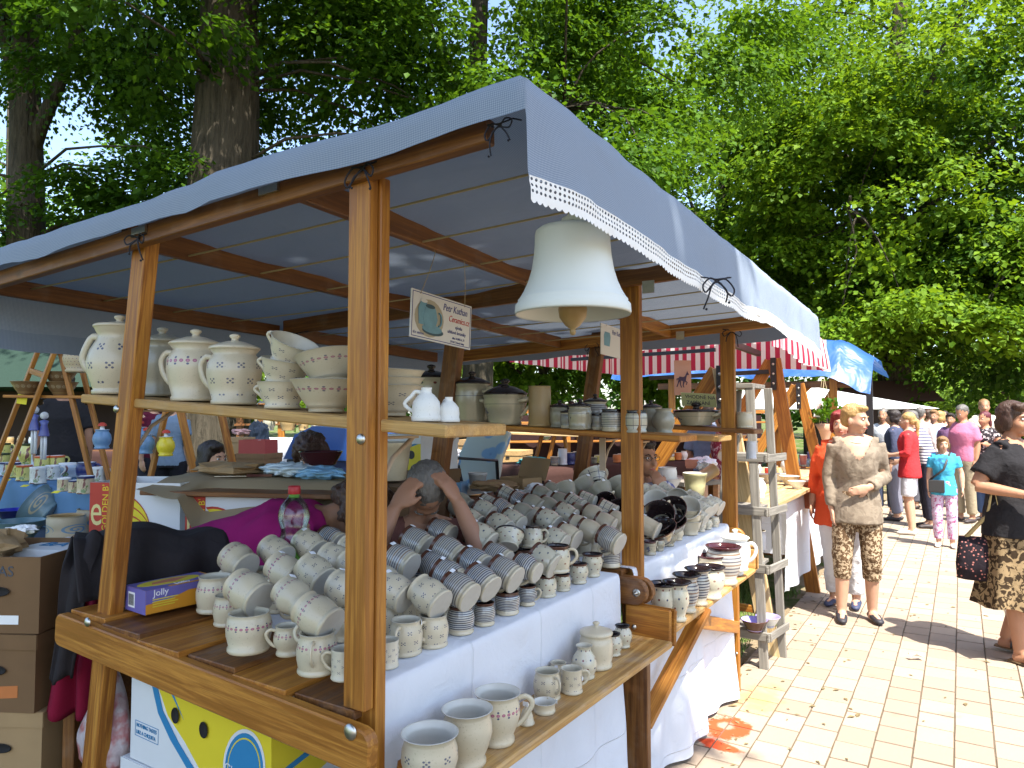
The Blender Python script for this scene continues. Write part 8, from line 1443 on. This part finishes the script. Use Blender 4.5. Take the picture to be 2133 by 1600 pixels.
# woman in magenta bending away
q = aD(425, 1150, 2.78); person('woman in magenta shirt bending down behind the mugs', Vector((q.x, q.y, q.z - .97)), _rt * .97 + _fw * .03, 1.68, MAG, garment('dark_trousers', (.03, .03, .04)), blk, HBR, 'curly', SK3, .011, dict(elr=(.22, .15, 1.12), wrr=(.15, .3, .9), ell=(-.22, .15, 1.12), wrl=(-.15, .3, .9)), lean=R(70), headpitch=R(25), sleeve=.6, build=1.22, group=TB, seated=True)
behind('dark haired woman looking aside under the ladder', 442, 955, 4.6, toward(aD(442, 955, 4.6)) + _rt * .5, 1.62, 1.58, top=garment('grey_shirt', (.12, .13, .15)), bottom=garment('dark_trousers', (.03, .03, .04)), hair=HDK, hstyle='bob', sk=SK1, seated=True, headyaw=R(20), group=TB, shoes=blk)
behind('person with dark curly hair bending behind the blue plastic', 648, 958, 4.4, toward(aD(648, 958, 4.4)) - _rt * .3, 1.66, 1.54, top=garment('plum_shirt', (.1, .05, .08)), bottom=garment('dark_trousers', (.03, .03, .04)), hair=HBR, hstyle='curly', sk=SK1, seated=True, headpitch=R(35), group=TB, shoes=blk)
behind('man with glasses resting chin on hand by the middle post', 1338, 952, 4.6, toward(aD(1338, 952, 4.6)) + _rt * .4, 1.76, 1.58, top=printm('blue_white_check', (.5, .52, .58), (.12, .14, .28), 18, .5), bottom=garment('dark_trousers', (.03, .03, .04)), hair=HDK, hstyle='short', sk=SK2, vox=.0095, seated=True, sleeve=.6, glasses=True, headyaw=R(15), pose=dict(ell=(-.18, .22, 1.16), wrl=(-.06, .15, 1.38), hdl=(.3, -.1, .9), pnl=(0, -1, 0), curll=.9), group=TB, shoes=blk)
behind('seller in black shirt standing behind the blue clothed table', 135, 800, 6.6, -toward(aD(135, 800, 6.6)), 1.72, 1.58, top=BLK, bottom=garment('dark_trousers', (.03, .03, .04)), hair=HDK, hstyle='short', sk=SK3, sleeve=.4, build=1.2, group=TB, shoes=blk)
behind('person in maroon shirt beside the thick trunk', 318, 835, 8.4, _rt - _fw * .2, 1.68, 1.58, top=garment('maroon_shirt', (.10, .012, .03)), bottom=garment('dark_trousers', (.03, .03, .04)), hair=HDK, hstyle='short', sk=SK1, sleeve=.35, group=TB, shoes=blk)
behind('person in grey blue shirt seen from behind near the trunk', 358, 838, 7.9, _fw, 1.66, 1.58, top=garment('grey_blue_shirt', (.16, .22, .30)), bottom=garment('black_trousers', (.015, .015, .02)), hair=HBR, hstyle='short', sk=SK1, sleeve=.35, group=TB, shoes=blk)
behind('man in grey blue shirt with dark strap between the far posts', 1475, 850, 7.4, _fw * .6 + _rt * .4, 1.74, 1.58, top=garment('slate_shirt', (.14, .17, .24)), bottom=garment('dark_trousers', (.03, .03, .04)), hair=HDK, hstyle='short', sk=SK2, sleeve=.45, group=TB, shoes=blk)
behind('woman in red checked shirt beside the far post', 1512, 868, 6.9, -_rt * .5 + _fw * .5, 1.62, 1.58, top=printm('red_plaid', (.16, .02, .035), (.35, .25, .26), 14, .55), bottom=garment('dark_trousers', (.03, .03, .04)), hair=HBR, hstyle='bob', sk=SK2, sleeve=.8, group=TB, shoes=blk)
bpy.data.scenes.remove(WORK)
